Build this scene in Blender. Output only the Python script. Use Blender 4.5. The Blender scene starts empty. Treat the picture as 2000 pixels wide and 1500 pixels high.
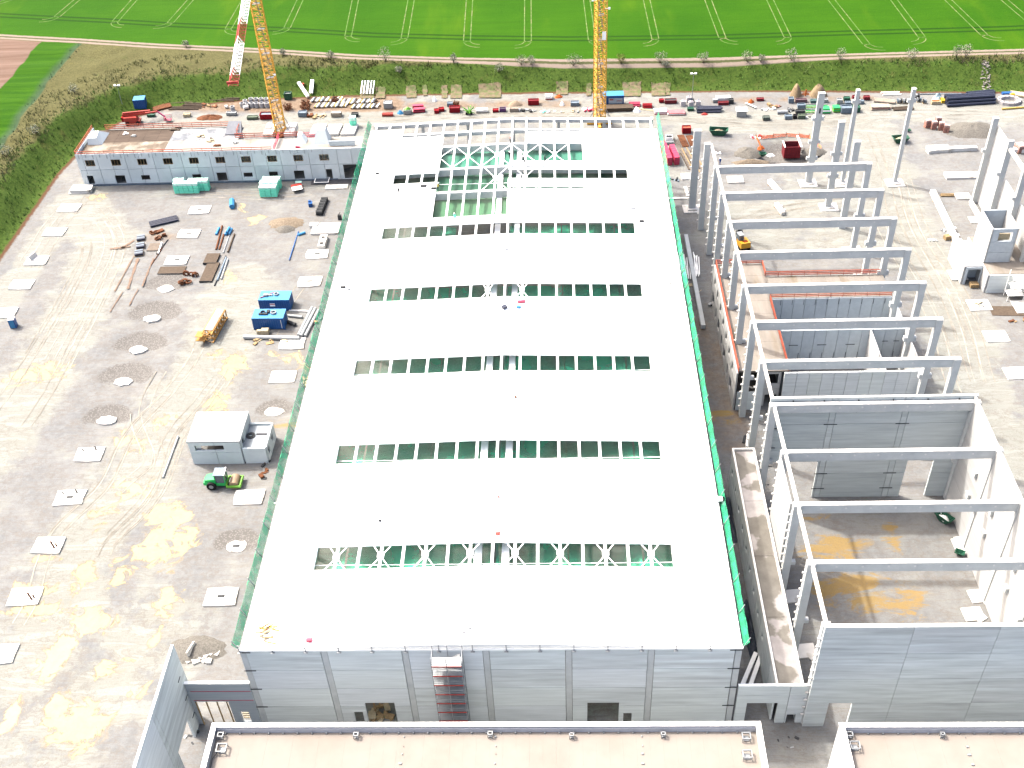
import bpy, bmesh, math, random
import numpy as np
from mathutils import Vector, Matrix
random.seed(7); rng = np.random.default_rng(11)
SC = bpy.context.scene; COL = SC.collection
R = math.radians
# ---------------------------------------------------------------- camera (solved from the photograph)
CF, CP, CY, CR = 2147.78, R(40.354), R(-3.228), R(3.003)
CC = np.array([9.2183, -81.6921, 128.5999])
def cam_axes():
    cy, sy, cp, sp = math.cos(CY), math.sin(CY), math.cos(CP), math.sin(CP)
    f = np.array([sy*cp, cy*cp, -sp]); r = np.array([cy, -sy, 0.]); d = np.cross(f, r)
    c, s = math.cos(CR), math.sin(CR)
    return c*r+s*d, -s*r+c*d, f
AX = cam_axes()
cd = bpy.data.cameras.new('camera'); cam = bpy.data.objects.new('camera', cd); COL.objects.link(cam)
cd.sensor_width = 36; cd.lens = CF/2000*36; cd.clip_start = 1; cd.clip_end = 30000
mw = Matrix.Identity(4)
for i in range(3):
    mw[i][0] = AX[0][i]; mw[i][1] = -AX[1][i]; mw[i][2] = -AX[2][i]; mw[i][3] = CC[i]
cam.matrix_world = mw; SC.camera = cam
# ---------------------------------------------------------------- sky, sun, exposure
SUNV = Vector((-0.60, 0.34, 0.95)).normalized()
W = bpy.data.worlds.new('World'); SC.world = W; W.use_nodes = True
nt = W.node_tree; bg = nt.nodes['Background']; sky = nt.nodes.new('ShaderNodeTexSky')
sky.sky_type = 'NISHITA'; sky.sun_disc = False
sky.sun_elevation = math.asin(SUNV.z); sky.sun_rotation = math.atan2(SUNV.x, SUNV.y)
sky.air_density = 1.0; sky.dust_density = 10.0; sky.ozone_density = 1.0
nt.links.new(sky.outputs[0], bg.inputs[0]); bg.inputs[1].default_value = 0.15
sl = bpy.data.lights.new('sun', 'SUN'); sl.energy = 2.0; sl.angle = R(1.5); sl.color = (1, 0.95, 0.87)
so = bpy.data.objects.new('sun', sl); COL.objects.link(so); so.rotation_euler = SUNV.to_track_quat('Z', 'Y').to_euler()
so.location = (-60, 40, 200)
SC.view_settings.view_transform = 'Standard'; SC.view_settings.look = 'None'
SC.view_settings.gamma = 1; SC.view_settings.use_curve_mapping = False
SC.view_settings.exposure = 2.02
SC.render.engine = 'CYCLES'
try:
    SC.cycles.max_bounces = 6; SC.cycles.transparent_max_bounces = 12
except Exception: pass
# ---------------------------------------------------------------- helpers
def G(px, py, z=0.0):
    """measured photo point (2000x1500) -> place on the level z"""
    q = (px-1000)/CF*AX[0] + (py-750)/CF*AX[1] + AX[2]
    t = (z-CC[2])/q[2]
    return CC+t*q
def lnk(nt, a, b): nt.links.new(a, b)
MATS = {}
KEEP = {'grey_upstand', 'tyre_track_dark', 'tyre_track_pale', 'mint_insulation', 'mint_top', 'crane_yellow', 'green_paint', 'precast_a', 'precast_b', 'precast_c', 'precast_d', 'frame_concrete', 'white_steel', 'white_sheet', 'damp_precast', 'grey_precast_b', 'room_wall_a', 'room_wall_b', 'office_precast_a', 'office_precast_b', 'office_precast_c', 'darker_precast', 'bright_concrete', 'sunlit_concrete_b', 'pale_concrete', 'footing_concrete', 'white_paint', 'beige_membrane', 'sheet_bluish', 'dark_opening', 'dark_glass'}
def mat(name, col, rough=0.85, var=0.12, scale=1.0, metal=0.0, bump=0.0, stretch=None, col2=None, mixscale=None, mixlo=0.45, mixhi=0.6, spec=0.3):
    """painted/concrete/metal procedural: base colour varied by two noises, optional second colour in patches"""
    if name in MATS: return MATS[name]
    if name not in KEEP: col = tuple(c*.45 for c in col); col2 = tuple(c*.45 for c in col2) if col2 else None
    m = bpy.data.materials.new(name); m.use_nodes = True; t = m.node_tree; N = t.nodes
    b = N['Principled BSDF']; b.inputs['Roughness'].default_value = rough; b.inputs['Metallic'].default_value = metal
    b.inputs['Specular IOR Level'].default_value = spec if rough < .6 else .08
    tc = N.new('ShaderNodeTexCoord'); mp = N.new('ShaderNodeMapping'); lnk(t, tc.outputs['Object'], mp.inputs[0])
    if stretch: mp.inputs['Scale'].default_value = stretch
    n1 = N.new('ShaderNodeTexNoise'); n1.inputs['Scale'].default_value = scale; n1.inputs['Detail'].default_value = 6; n1.inputs['Roughness'].default_value = .65
    lnk(t, mp.outputs[0], n1.inputs['Vector'])
    mr = N.new('ShaderNodeMapRange'); mr.inputs[1].default_value = .3; mr.inputs[2].default_value = .7
    mr.inputs[3].default_value = 1-var; mr.inputs[4].default_value = 1+var; lnk(t, n1.outputs[0], mr.inputs[0])
    vm = N.new('ShaderNodeVectorMath'); vm.operation = 'SCALE'; lnk(t, mr.outputs[0], vm.inputs['Scale'])
    if col2 is not None:
        n2 = N.new('ShaderNodeTexNoise'); n2.inputs['Scale'].default_value = mixscale or scale*.5; n2.inputs['Detail'].default_value = 5
        lnk(t, mp.outputs[0], n2.inputs['Vector'])
        r2 = N.new('ShaderNodeMapRange'); r2.inputs[1].default_value = mixlo; r2.inputs[2].default_value = mixhi; lnk(t, n2.outputs[0], r2.inputs[0])
        mx = N.new('ShaderNodeMix'); mx.data_type = 'RGBA'; lnk(t, r2.outputs[0], mx.inputs[0])
        mx.inputs[6].default_value = (*col, 1); mx.inputs[7].default_value = (*col2, 1); lnk(t, mx.outputs[2], vm.inputs[0])
    else: vm.inputs[0].default_value = col
    lnk(t, vm.outputs[0], b.inputs['Base Color'])
    if bump:
        bp = N.new('ShaderNodeBump'); bp.inputs['Strength'].default_value = bump; bp.inputs['Distance'].default_value = .05
        lnk(t, n1.outputs[0], bp.inputs['Height']); lnk(t, bp.outputs[0], b.inputs['Normal'])
    MATS[name] = m; return m
HS = (.09, .09, 1.5)
CON = [mat('precast_a', (.45, .485, .485), stretch=HS, scale=1.1, var=.2, bump=.1, col2=(.36, .38, .385), mixscale=.6, mixlo=.48, mixhi=.72), mat('precast_b', (.475, .51, .51), stretch=HS, scale=1.3, var=.13),
       mat('precast_c', (.41, .435, .44), stretch=HS, scale=.9, var=.22, col2=(.47, .51, .515), mixscale=.7, mixlo=.48, mixhi=.65), mat('precast_d', (.47, .50, .515), stretch=HS, scale=1.6, var=.14)]
M_FRAME = mat('frame_concrete', (.385, .40, .40), scale=.5, var=.1, col2=(.33, .35, .355), mixscale=.3, mixlo=.5, mixhi=.75)
M_CTOP = mat('pale_concrete', (.48, .475, .46), scale=.6, var=.08, col2=(.34, .33, .31), mixscale=.35, mixlo=.55, mixhi=.75)
M_PAD = mat('footing_concrete', (.44, .43, .41), scale=.8, var=.08, col2=(.26, .24, .2), mixscale=.6, mixlo=.58, mixhi=.72)
M_LIGHT = mat('bright_concrete', (.31, .315, .315), scale=.35, var=.12, stretch=HS)  # tone for mostly sun-facing walls, adjusted for the sunlight they catch
M_STEEL = mat('white_steel', (.80, .81, .82), rough=.45, var=.03)
M_ROOF = mat('white_sheet', (.80, .81, .81), rough=.5, var=.03, scale=.2)
M_DARK = mat('dark_opening', (.05, .05, .055), var=.3)
M_RED = mat('red_paint', (.52, .05, .035), rough=.5, var=.2)
M_RAIL = mat('rail_red', (.62, .16, .10), rough=.6, var=.2)
M_GREY = mat('galvanised', (.46, .49, .51), rough=.5, metal=.3, var=.15)
M_DGREY = mat('dark_grey', (.08, .085, .09), var=.25)
M_BLUE = mat('blue_paint', (.02, .13, .42), rough=.4, var=.12)
M_LBLUE = mat('light_blue_paint', (.06, .33, .66), rough=.45, var=.12)
M_GREEN = mat('green_paint', (.015, .30, .07), rough=.4, var=.15)
M_DGREEN = mat('dark_green_paint', (.02, .12, .07), rough=.5, var=.25)
M_LIME = mat('lime_green', (.20, .55, .06), rough=.5, var=.15)
M_YEL = mat('crane_yellow', (.50, .27, .04), rough=.45, var=.12)
M_WOOD = mat('timber', (.46, .33, .18), var=.3, scale=3)
M_WOODP = mat('pale_timber', (.66, .56, .38), var=.2, scale=3)
M_RUST = mat('rust', (.20, .085, .045), var=.35, scale=2, rough=.9)
M_BROWN = mat('brown_board', (.135, .105, .08), var=.2, scale=2)
M_PINK = mat('pink_wrap', (.70, .055, .13), var=.18, rough=.45, scale=2)
M_BRICK = mat('brick_pink', (.52, .27, .22), var=.3, scale=3)
M_MINT = mat('mint_insulation', (.15, .62, .43), var=.12, rough=.6, scale=2)
M_MINTT = mat('mint_top', (.42, .66, .57), var=.1, rough=.6, scale=2)
M_WHITE = mat('white_paint', (.78, .78, .76), rough=.5, var=.06)
M_BLACK = mat('black_rubber', (.025, .025, .028), rough=.7, var=.3)
M_ORANGE = mat('orange_net', (.80, .20, .06), var=.2)
M_SKIN = mat('skin', (.45, .26, .18), rough=.6, var=.05)
M_NAVY = mat('navy_steel', (.04, .05, .09), rough=.5, var=.3, scale=2)
M_BGREY = mat('blue_grey_steel', (.22, .29, .36), rough=.5, var=.25, scale=2)
M_MEMB = mat('beige_membrane', (.165, .15, .134), rough=.85, var=.06, scale=.3, col2=(.15, .13, .112), mixscale=.12, mixlo=.45, mixhi=.75)
M_GLASS = mat('dark_glass', (.06, .08, .10), rough=.12, var=.1, spec=.6)

class MB:
    def __init__(s): s.v = []; s.f = []
    def add(s, vs, fs):
        o = len(s.v); s.v += [tuple(map(float, p)) for p in vs]; s.f += [tuple(i+o for i in q) for q in fs]; return s
    def hexa(s, b, t):  # 4 bottom, 4 top (ccw)
        return s.add(list(b)+list(t), [(3, 2, 1, 0), (4, 5, 6, 7), (0, 1, 5, 4), (1, 2, 6, 5), (2, 3, 7, 6), (3, 0, 4, 7)])
    def box(s, x0, x1, y0, y1, z0, z1):
        return s.hexa([(x0, y0, z0), (x1, y0, z0), (x1, y1, z0), (x0, y1, z0)], [(x0, y0, z1), (x1, y0, z1), (x1, y1, z1), (x0, y1, z1)])
    def rbox(s, cx, cy, z0, sx, sy, sz, a=0):
        c, n = math.cos(a), math.sin(a); P = []
        for u, v in ((-.5, -.5), (.5, -.5), (.5, .5), (-.5, .5)):
            x, y = u*sx, v*sy; P.append((cx+c*x-n*y, cy+n*x+c*y))
        return s.hexa([(x, y, z0) for x, y in P], [(x, y, z0+sz) for x, y in P])
    def bar(s, a, b, w, h=None):
        a = Vector(a); b = Vector(b); d = (b-a); 
        if d.length < 1e-6: return s
        d.normalize(); h = h or w
        up = Vector((0, 0, 1)) if abs(d.z) < .95 else Vector((0, 1, 0))
        x = d.cross(up).normalized(); y = x.cross(d).normalized()
        q = [(-.5, -.5), (.5, -.5), (.5, .5), (-.5, .5)]
        return s.hexa([a+x*w*u+y*h*v for u, v in q][::-1], [b+x*w*u+y*h*v for u, v in q][::-1])
    def tube(s, a, b, r, n=8, r2=None, cap=True):
        a = Vector(a); b = Vector(b); d = (b-a).normalized(); r2 = r if r2 is None else r2
        up = Vector((0, 0, 1)) if abs(d.z) < .95 else Vector((0, 1, 0))
        x = d.cross(up).normalized(); y = d.cross(x)
        A = [a+(x*math.cos(2*math.pi*i/n)+y*math.sin(2*math.pi*i/n))*r for i in range(n)]
        B = [b+(x*math.cos(2*math.pi*i/n)+y*math.sin(2*math.pi*i/n))*r2 for i in range(n)]
        f = [(i, (i+1) % n, n+(i+1) % n, n+i) for i in range(n)]
        if cap: f += [tuple(range(n))[::-1], tuple(range(n, 2*n))]
        return s.add(A+B, f)
    def ring(s, c, axis, r, w, h, n=14):  # hollow ring, axis 'z'/'x'/'y'
        P = []
        for rr, hh in ((r, -h/2), (r, h/2), (r-w, h/2), (r-w, -h/2)):
            for i in range(n):
                t = 2*math.pi*i/n; p = (rr*math.cos(t), rr*math.sin(t), hh)
                if axis == 'x': p = (p[2], p[0], p[1])
                if axis == 'y': p = (p[0], p[2], p[1])
                P.append((c[0]+p[0], c[1]+p[1], c[2]+p[2]))
        f = [(k*n+i, k*n+(i+1) % n, ((k+1) % 4)*n+(i+1) % n, ((k+1) % 4)*n+i) for k in range(4) for i in range(n)]
        return s.add(P, f)
    def mound(s, cx, cy, rx, ry, h, seg=14, rings=5, z0=0, j=.18, rnd=random):
        P = [(cx, cy, z0+h)]; ph = [1+rnd.uniform(-j, j) for _ in range(seg)]
        for k in range(1, rings+1):
            t = k/rings
            for i in range(seg):
                a = 2*math.pi*i/seg; r = t*ph[i]
                P.append((cx+rx*r*math.cos(a), cy+ry*r*math.sin(a), z0+h*(1-t**1.5)*(1+rnd.uniform(-j, j)) - (.05 if k == rings else 0)))
        f = [(0, 1+i, 1+(i+1) % seg) for i in range(seg)]
        for k in range(rings-1):
            for i in range(seg):
                a = 1+k*seg+i; b = 1+k*seg+(i+1) % seg; f.append((a, a+seg, b+seg, b))
        return s.add(P, f)
    def mesh(s, name, m=None, off=(0, 0, 0), smooth=False):
        me = bpy.data.meshes.new(name)
        v = [(p[0]-off[0], p[1]-off[1], p[2]-off[2]) for p in s.v]
        me.from_pydata(v, [], s.f); me.update()
        if m: me.materials.append(m)
        if smooth: me.polygons.foreach_set('use_smooth', [True]*len(me.polygons))
        return me
def ob(name, me, parent=None, loc=(0, 0, 0), rz=0):
    o = bpy.data.objects.new(name, me); COL.objects.link(o); o.parent = parent
    o.location = loc; o.rotation_euler = (0, 0, rz); return o
def tag(o, label=None, cat=None, group=None, kind=None):
    if label: o['label'] = label
    if cat: o['category'] = cat
    if group: o['group'] = group
    if kind: o['kind'] = kind
    return o
def thing(name, label, cat, loc=(0, 0, 0), rz=0, group=None):
    return tag(ob(name, None, None, tuple(float(q) for q in loc), rz), label, cat, group)
def part(parent, name, mb, m, label=None, world=False, kind=None, smooth=False):
    off = tuple(parent.location) if world else (0, 0, 0)
    o = ob(name, mb.mesh(name, m, off, smooth), parent)
    return tag(o, label, kind=kind)
def single(name, mb, m, label, cat, loc=(0, 0, 0), rz=0, group=None, smooth=False):
    loc = tuple(float(q) for q in loc); off = (0, 0, 0)
    if loc == (0., 0., 0.):      # built in place: put the origin at its base
        v = np.array(mb.v); c = (v.min(0)+v.max(0))/2; off = loc = (float(c[0]), float(c[1]), float(v[:, 2].min()))
    return tag(ob(name, mb.mesh(name, m, off, smooth), None, loc, rz), label, cat, group)
def copy_tree(o, parent=None):
    c = o.copy(); COL.objects.link(c); c.parent = parent
    for ch in list(o.children): copy_tree(ch, c)
    return c
def inst(proto, used, loc, rz=0, label=None, group=None):
    o = proto if not used else copy_tree(proto)
    o.location = tuple(float(q) for q in loc); o.rotation_euler = (0, 0, rz)
    if label: o['label'] = label
    if group: o['group'] = group
    return o
def panel_wall(parent, A, B, z0, z1, th, ju, jz, holes=(), mats=None, gap=.07, name='wall_panel', zbase=None):
    """row(s) of precast panels from A to B (2D), joints at distances ju and heights jz, holes (u0,u1,z0,z1)"""
    A = Vector((A[0], A[1])); B = Vector((B[0], B[1])); d = B-A; L = d.length; d /= L; n = Vector((-d.y, d.x))*th/2
    us = [0]+list(ju)+[L]; zs = [z0]+list(jz)+[z1]; mats = mats or CON
    for i in range(len(us)-1):
        for k in range(len(zs)-1):
            u0, u1 = us[i]+gap/2, us[i+1]-gap/2; a0, a1 = zs[k]+(gap/2 if k else 0), zs[k+1]-(gap/2 if k < len(zs)-2 else 0)
            hs = [h for h in holes if h[0] < u1 and h[1] > u0 and h[2] < a1 and h[3] > a0]
            cu = sorted(set([u0, u1]+[min(max(h[q], u0), u1) for h in hs for q in (0, 1)]))
            mb = MB()
            for p in range(len(cu)-1):
                c0, c1 = cu[p], cu[p+1]; mid = (c0+c1)/2
                iv = sorted((max(h[2], a0), min(h[3], a1)) for h in hs if h[0] <= mid <= h[1])
                z = a0; runs = []
                for lo, hi in iv:
                    if lo > z+.01: runs.append((z, lo))
                    z = max(z, hi)
                if z < a1-.01: runs.append((z, a1))
                P0, P1 = A+d*c0, A+d*c1
                q = [P0-n, P1-n, P1+n, P0+n]
                for lo, hi in runs: mb.hexa([(v.x, v.y, lo) for v in q], [(v.x, v.y, hi) for v in q])
            if mb.v: part(parent, name, mb, random.choice(mats), world=True)
def rail(parent, pts, h=1.1, m=None, step=2.2, rails=(.5, 1.05), w=.06, name='guard_rail', pw=.07):
    mb = MB()
    for a, b in zip(pts[:-1], pts[1:]):
        a = Vector(a); b = Vector(b); L = (b-a).length; n = max(1, int(L/step))
        for i in range(n+1):
            p = a+(b-a)*(i/n); mb.bar(p, p+Vector((0, 0, h)), pw)
        for r in rails: mb.bar(a+Vector((0, 0, r)), b+Vector((0, 0, r)), w, w*1.6)
    return part(parent, name, mb, m or M_RAIL, world=True)
# ================================================================ THE SETTING: one sheet of terrain
def seg_dist(X, Y, pts):
    D = np.full(X.shape, 1e9)
    for (x0, y0), (x1, y1) in zip(pts[:-1], pts[1:]):
        dx, dy = x1-x0, y1-y0; t = np.clip(((X-x0)*dx+(Y-y0)*dy)/(dx*dx+dy*dy), 0, 1)
        D = np.minimum(D, np.hypot(X-x0-t*dx, Y-y0-t*dy))
    return D
SITE = [(-113, -200), (-111.5, 60), (-111, 115), (-110.5, 150), (-108, 167), (-103, 177), (-93, 184), (-70, 187.5), (-45, 188), (0, 187), (60, 184.5), (120, 180), (200, 175), (420, 165)]
def side(X, Y, pts):   # + outside (left/beyond) of the open polyline
    D = seg_dist(X, Y, pts); best = np.full(X.shape, 1e9); S = np.ones(X.shape)
    for (x0, y0), (x1, y1) in zip(pts[:-1], pts[1:]):
        dx, dy = x1-x0, y1-y0; t = np.clip(((X-x0)*dx+(Y-y0)*dy)/(dx*dx+dy*dy), 0, 1)
        d = np.hypot(X-x0-t*dx, Y-y0-t*dy); cr = dx*(Y-y0)-dy*(X-x0)
        u = d < best-1e-6; S = np.where(u, np.sign(cr), S); best = np.where(u, d, best)
    return D*S
FH = 4.8
farm_px = [(-900, 20), (0, 75), (150, 83), (300, 93), (500, 102), (700, 115), (900, 121), (1100, 124), (1400, 121), (1700, 112), (2000, 104), (2800, 70)]
FARM = [tuple(G(x, y, FH)[:2]) for x, y in farm_px]
LEFTF = [tuple(G(x, y, FH)[:2]) for x, y in [(-420, 800), (-150, 470), (0, 292), (60, 208), (110, 140), (162, 84)]]
LF2 = [tuple(G(x, y, FH)[:2]) for x, y in [(-500, 560), (0, 176), (78, 84)]]
xs = np.concatenate([[-12000, -6000, -3000, -1500], np.arange(-700, -130, 14), np.arange(-130, 130, 1.3), np.arange(130, 720, 14), [1500, 3000, 6000, 12000]])
ys = np.concatenate([np.arange(-160, -20, 10), np.arange(-20, 232, 1.3), np.arange(232, 300, 6), np.arange(300, 1400, 40), [2000, 3500, 6000, 9000, 14000]])
GX, GY = np.meshgrid(xs, ys); nx, ny = len(xs), len(ys)
Ds = side(GX, GY, SITE)
Ef = side(GX, GY, FARM); El = side(GX, GY, LEFTF); El2 = side(GX, GY, LF2)
t_ = np.clip((Ds-.5)/9.5, 0, 1); H = FH*(t_*t_*(3-2*t_))
def vnoise(X, Y, s, seed):
    r = np.random.default_rng(seed); T = r.random((256, 256)); x = X/s; y = Y/s
    xi = np.floor(x).astype(int); yi = np.floor(y).astype(int); fx = x-xi; fy = y-yi; fx = fx*fx*(3-2*fx); fy = fy*fy*(3-2*fy)
    g = lambda a, b: T[a % 256, b % 256]
    return (g(xi, yi)*(1-fx)+g(xi+1, yi)*fx)*(1-fy)+(g(xi, yi+1)*(1-fx)+g(xi+1, yi+1)*fx)*fy
bankm = np.clip(Ds, 0, 3)/3*np.clip(-Ef/3, 0, 1)
H += bankm*((vnoise(GX, GY, 5, 1)-.5)*.9+(vnoise(GX, GY, 2, 2)-.5)*.5)
# foundation grid: pads stand every 10 m on lines 30 m apart
PADROWS = {-102.3: (93.9, 103.7, 112.6, 123.9, 134.1, 142.0), -71.5: (11.4, 21.7, 31.9, 42.2, 52.4, 61.5, 72.2, 81.6, 91.6, 101.7, 111.6, 121.9, 131.8), -41.6: (21.4, 31.6, 41.9, 63.1, 72.3, 82.2, 102.7, 112.8)}
pits = [(-71.5, 61.8, 4.2, .5), (-71.5, 73, 5, .5), (-71.5, 82.6, 5, .5), (-71.5, 92.6, 5.2, .5), (-71.5, 102.7, 4.6, .35), (-41.6, 63.3, 3.2, .3), (-41.6, 31.8, 3.6, .2)]
grav = np.zeros(GX.shape)
for px_, py_, r_, dp in pits:
    d = np.hypot((GX-px_)/1.15, GY-py_)/r_; k = np.clip(1.15-d, 0, 1); H -= dp*np.clip(k*1.6, 0, 1)*(np.abs(Ds) > 0)
    grav = np.maximum(grav, np.clip(k*2.2, 0, 1)*np.clip((GY-py_+1.2)/2+.35, .15, 1))
def blob(lst, z=0):
    a = np.zeros(GX.shape)
    for x, y, rx, ry, s in lst:
        p = G(x, y, z); sx = np.linalg.norm(G(x+10, y, z)-p)/10; sy = np.linalg.norm(G(x, y+10, z)-p)/10
        d = np.hypot((GX-p[0])/(rx*sx), (GY-p[1])/(ry*sy)); a = np.maximum(a, s*np.clip(1.5-d, 0, 1))
    return a
def band(pls, z=0):
    a = np.zeros(GX.shape)
    for pl, w, s in pls:
        d = seg_dist(GX, GY, [tuple(G(x, y, z)[:2]) for x, y in pl])/w; a = np.maximum(a, s*np.clip(1.5-d, 0, 1))
    return a
wet = blob([(335, 1010, 45, 22, .95), (300, 1060, 30, 40, .9), (350, 1070, 28, 35, .75), (325, 1175, 24, 24, .9), (185, 1215, 42, 22, .9), (120, 1270, 24, 36, .95), (95, 1310, 25, 20, .9),
            (150, 1420, 60, 40, .95), (110, 1380, 22, 30, .9), (60, 1150, 50, 14, .8), (70, 1190, 60, 14, .8), (80, 1092, 28, 10, .85), (165, 1130, 25, 30, .7), (270, 1350, 26, 12, .75), (25, 1400, 16, 34, .7),
            (215, 1300, 30, 20, .6), (460, 715, 24, 28, .8), (425, 785, 26, 22, .7), (560, 700, 30, 14, .55), (530, 690, 20, 14, .55), (90, 725, 40, 26, .6), (30, 740, 24, 20, .55), (320, 822, 22, 12, .6), (255, 960, 40, 26, .55), (190, 1010, 30, 22, .6),
            (420, 690, 16, 14, .5), (480, 405, 30, 10, .45), (450, 540, 18, 12, .5), (260, 860, 40, 20, .45), (500, 430, 20, 8, .45), (230, 1120, 20, 30, .6), (190, 385, 24, 6, .6), (310, 1240, 10, 22, .7), (600, 720, 20, 10, .4)])
beige = band([([(150, 395), (205, 470), (175, 560), (120, 660), (50, 780), (-40, 900)], 6, 1), ([(460, 560), (430, 680), (370, 770), (300, 850), (250, 960), (160, 1060), (120, 1180), (40, 1300)], 6.5, .95),
              ([(330, 250), (560, 240), (740, 229), (1000, 222), (1250, 226), (1450, 238), (1600, 232), (1750, 218), (2000, 222)], 5.5, 1.0),
              ([(220, 330), (120, 425), (60, 510), (-30, 620)], 4, .9), ([(1700, 250), (1730, 330), (1760, 440), (1830, 560), (1870, 650), (1900, 760), (1990, 900)], 5.5, 1.0),
              ([(1420, 440), (1550, 400), (1690, 380)], 7, .8), ([(1480, 470), (1600, 460), (1720, 470)], 6, .7), ([(1450, 250), (1600, 262), (1700, 258)], 4, .7), ([(1560, 340), (1620, 330), (1700, 330)], 5, .7),
              ([(200, 250), (330, 225)], 4, .3), ([(480, 360), (650, 380)], 3, .2), ([(300, 1230), (200, 1350), (60, 1480)], 8, .6)])
beige = np.maximum(beige, .45*np.clip((GX > -60)*(GX < 40)*(GY > 141), 0, 1)); beige = np.maximum(beige, .7*((np.abs(GX) < 31)*(GY > 0)*(GY < 140)))  # hall floor tinted paler to brighten the dim interior
brown = .9*band([([(1345, 640), (1400, 700), (1430, 860)], 5, .6), ([(1300, 400), (1345, 640)], 4, .4), ([(270, 208), (330, 200), (500, 204), (760, 203)], 4.5, 1.3), ([(760, 206), (1000, 203), (1120, 203)], 2.5, .8), ([(1400, 196), (1700, 192)], 2, .7), ([(1440, 300), (1500, 280)], 3, .3)])  # bands beside the hall paint its shade brown; the rest is brown soil
brown = np.maximum(brown, blob([(320, 465, 60, 12, .55), (265, 540, 60, 14, .35)]))
ochre = blob([(1630, 1075, 60, 34, .9), (1690, 1160, 50, 40, .8), (1610, 1160, 26, 30, .8), (1745, 1050, 14, 30, .7), (1780, 1180, 40, 30, .55), (1570, 1005, 40, 20, .5), (1620, 930, 20, 20, .45), (1400, 820, 40, 12, .5), (560, 830, 60, 8, .5)])
pale = band([([(320, 1180), (240, 1090), (330, 930)], 5, .3)])
X, Y, Z = GX.ravel(), GY.ravel(), H.ravel()
# trench pit behind the frame row
d = np.hypot((X-58)/9, (Y-150)/7)
pit_c = G(1540, 300)
d = np.hypot((X-pit_c[0])/6.5, (Y-pit_c[1])/6.5); Z = Z-1.8*np.clip(1.25-d, 0, .6)/.6
Z = Z + (Ds.ravel() < 0)*((vnoise(X, Y, 6, 5)-.5)*.16+(vnoise(X, Y, 1.8, 6)-.5)*.10)*((np.abs(X) > 33)+(Y > 142)).clip(0, 1)*(X < 200)
grav = grav.ravel(); grav = np.maximum(grav, np.clip(1.5-d, 0, 1)*.9)
idx = np.arange(nx*ny).reshape(ny, nx)
Q = np.stack([idx[:-1, :-1], idx[:-1, 1:], idx[1:, 1:], idx[1:, :-1]], -1).reshape(-1, 4)
fc = lambda a: a.ravel()[Q].mean(1)
fD, fE, fL, fL2 = fc(Ds), fc(Ef), fc(El), fc(El2)
zone = np.where(fE > 3.2, 3, np.where(fE > -.6, 2, np.where(fD > .2, np.where(fL > 0, np.where(fL2 > 0, 5, 4), 1), 0)))
earth = bpy.data.materials.new('earth'); earth.use_nodes = True
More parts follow.
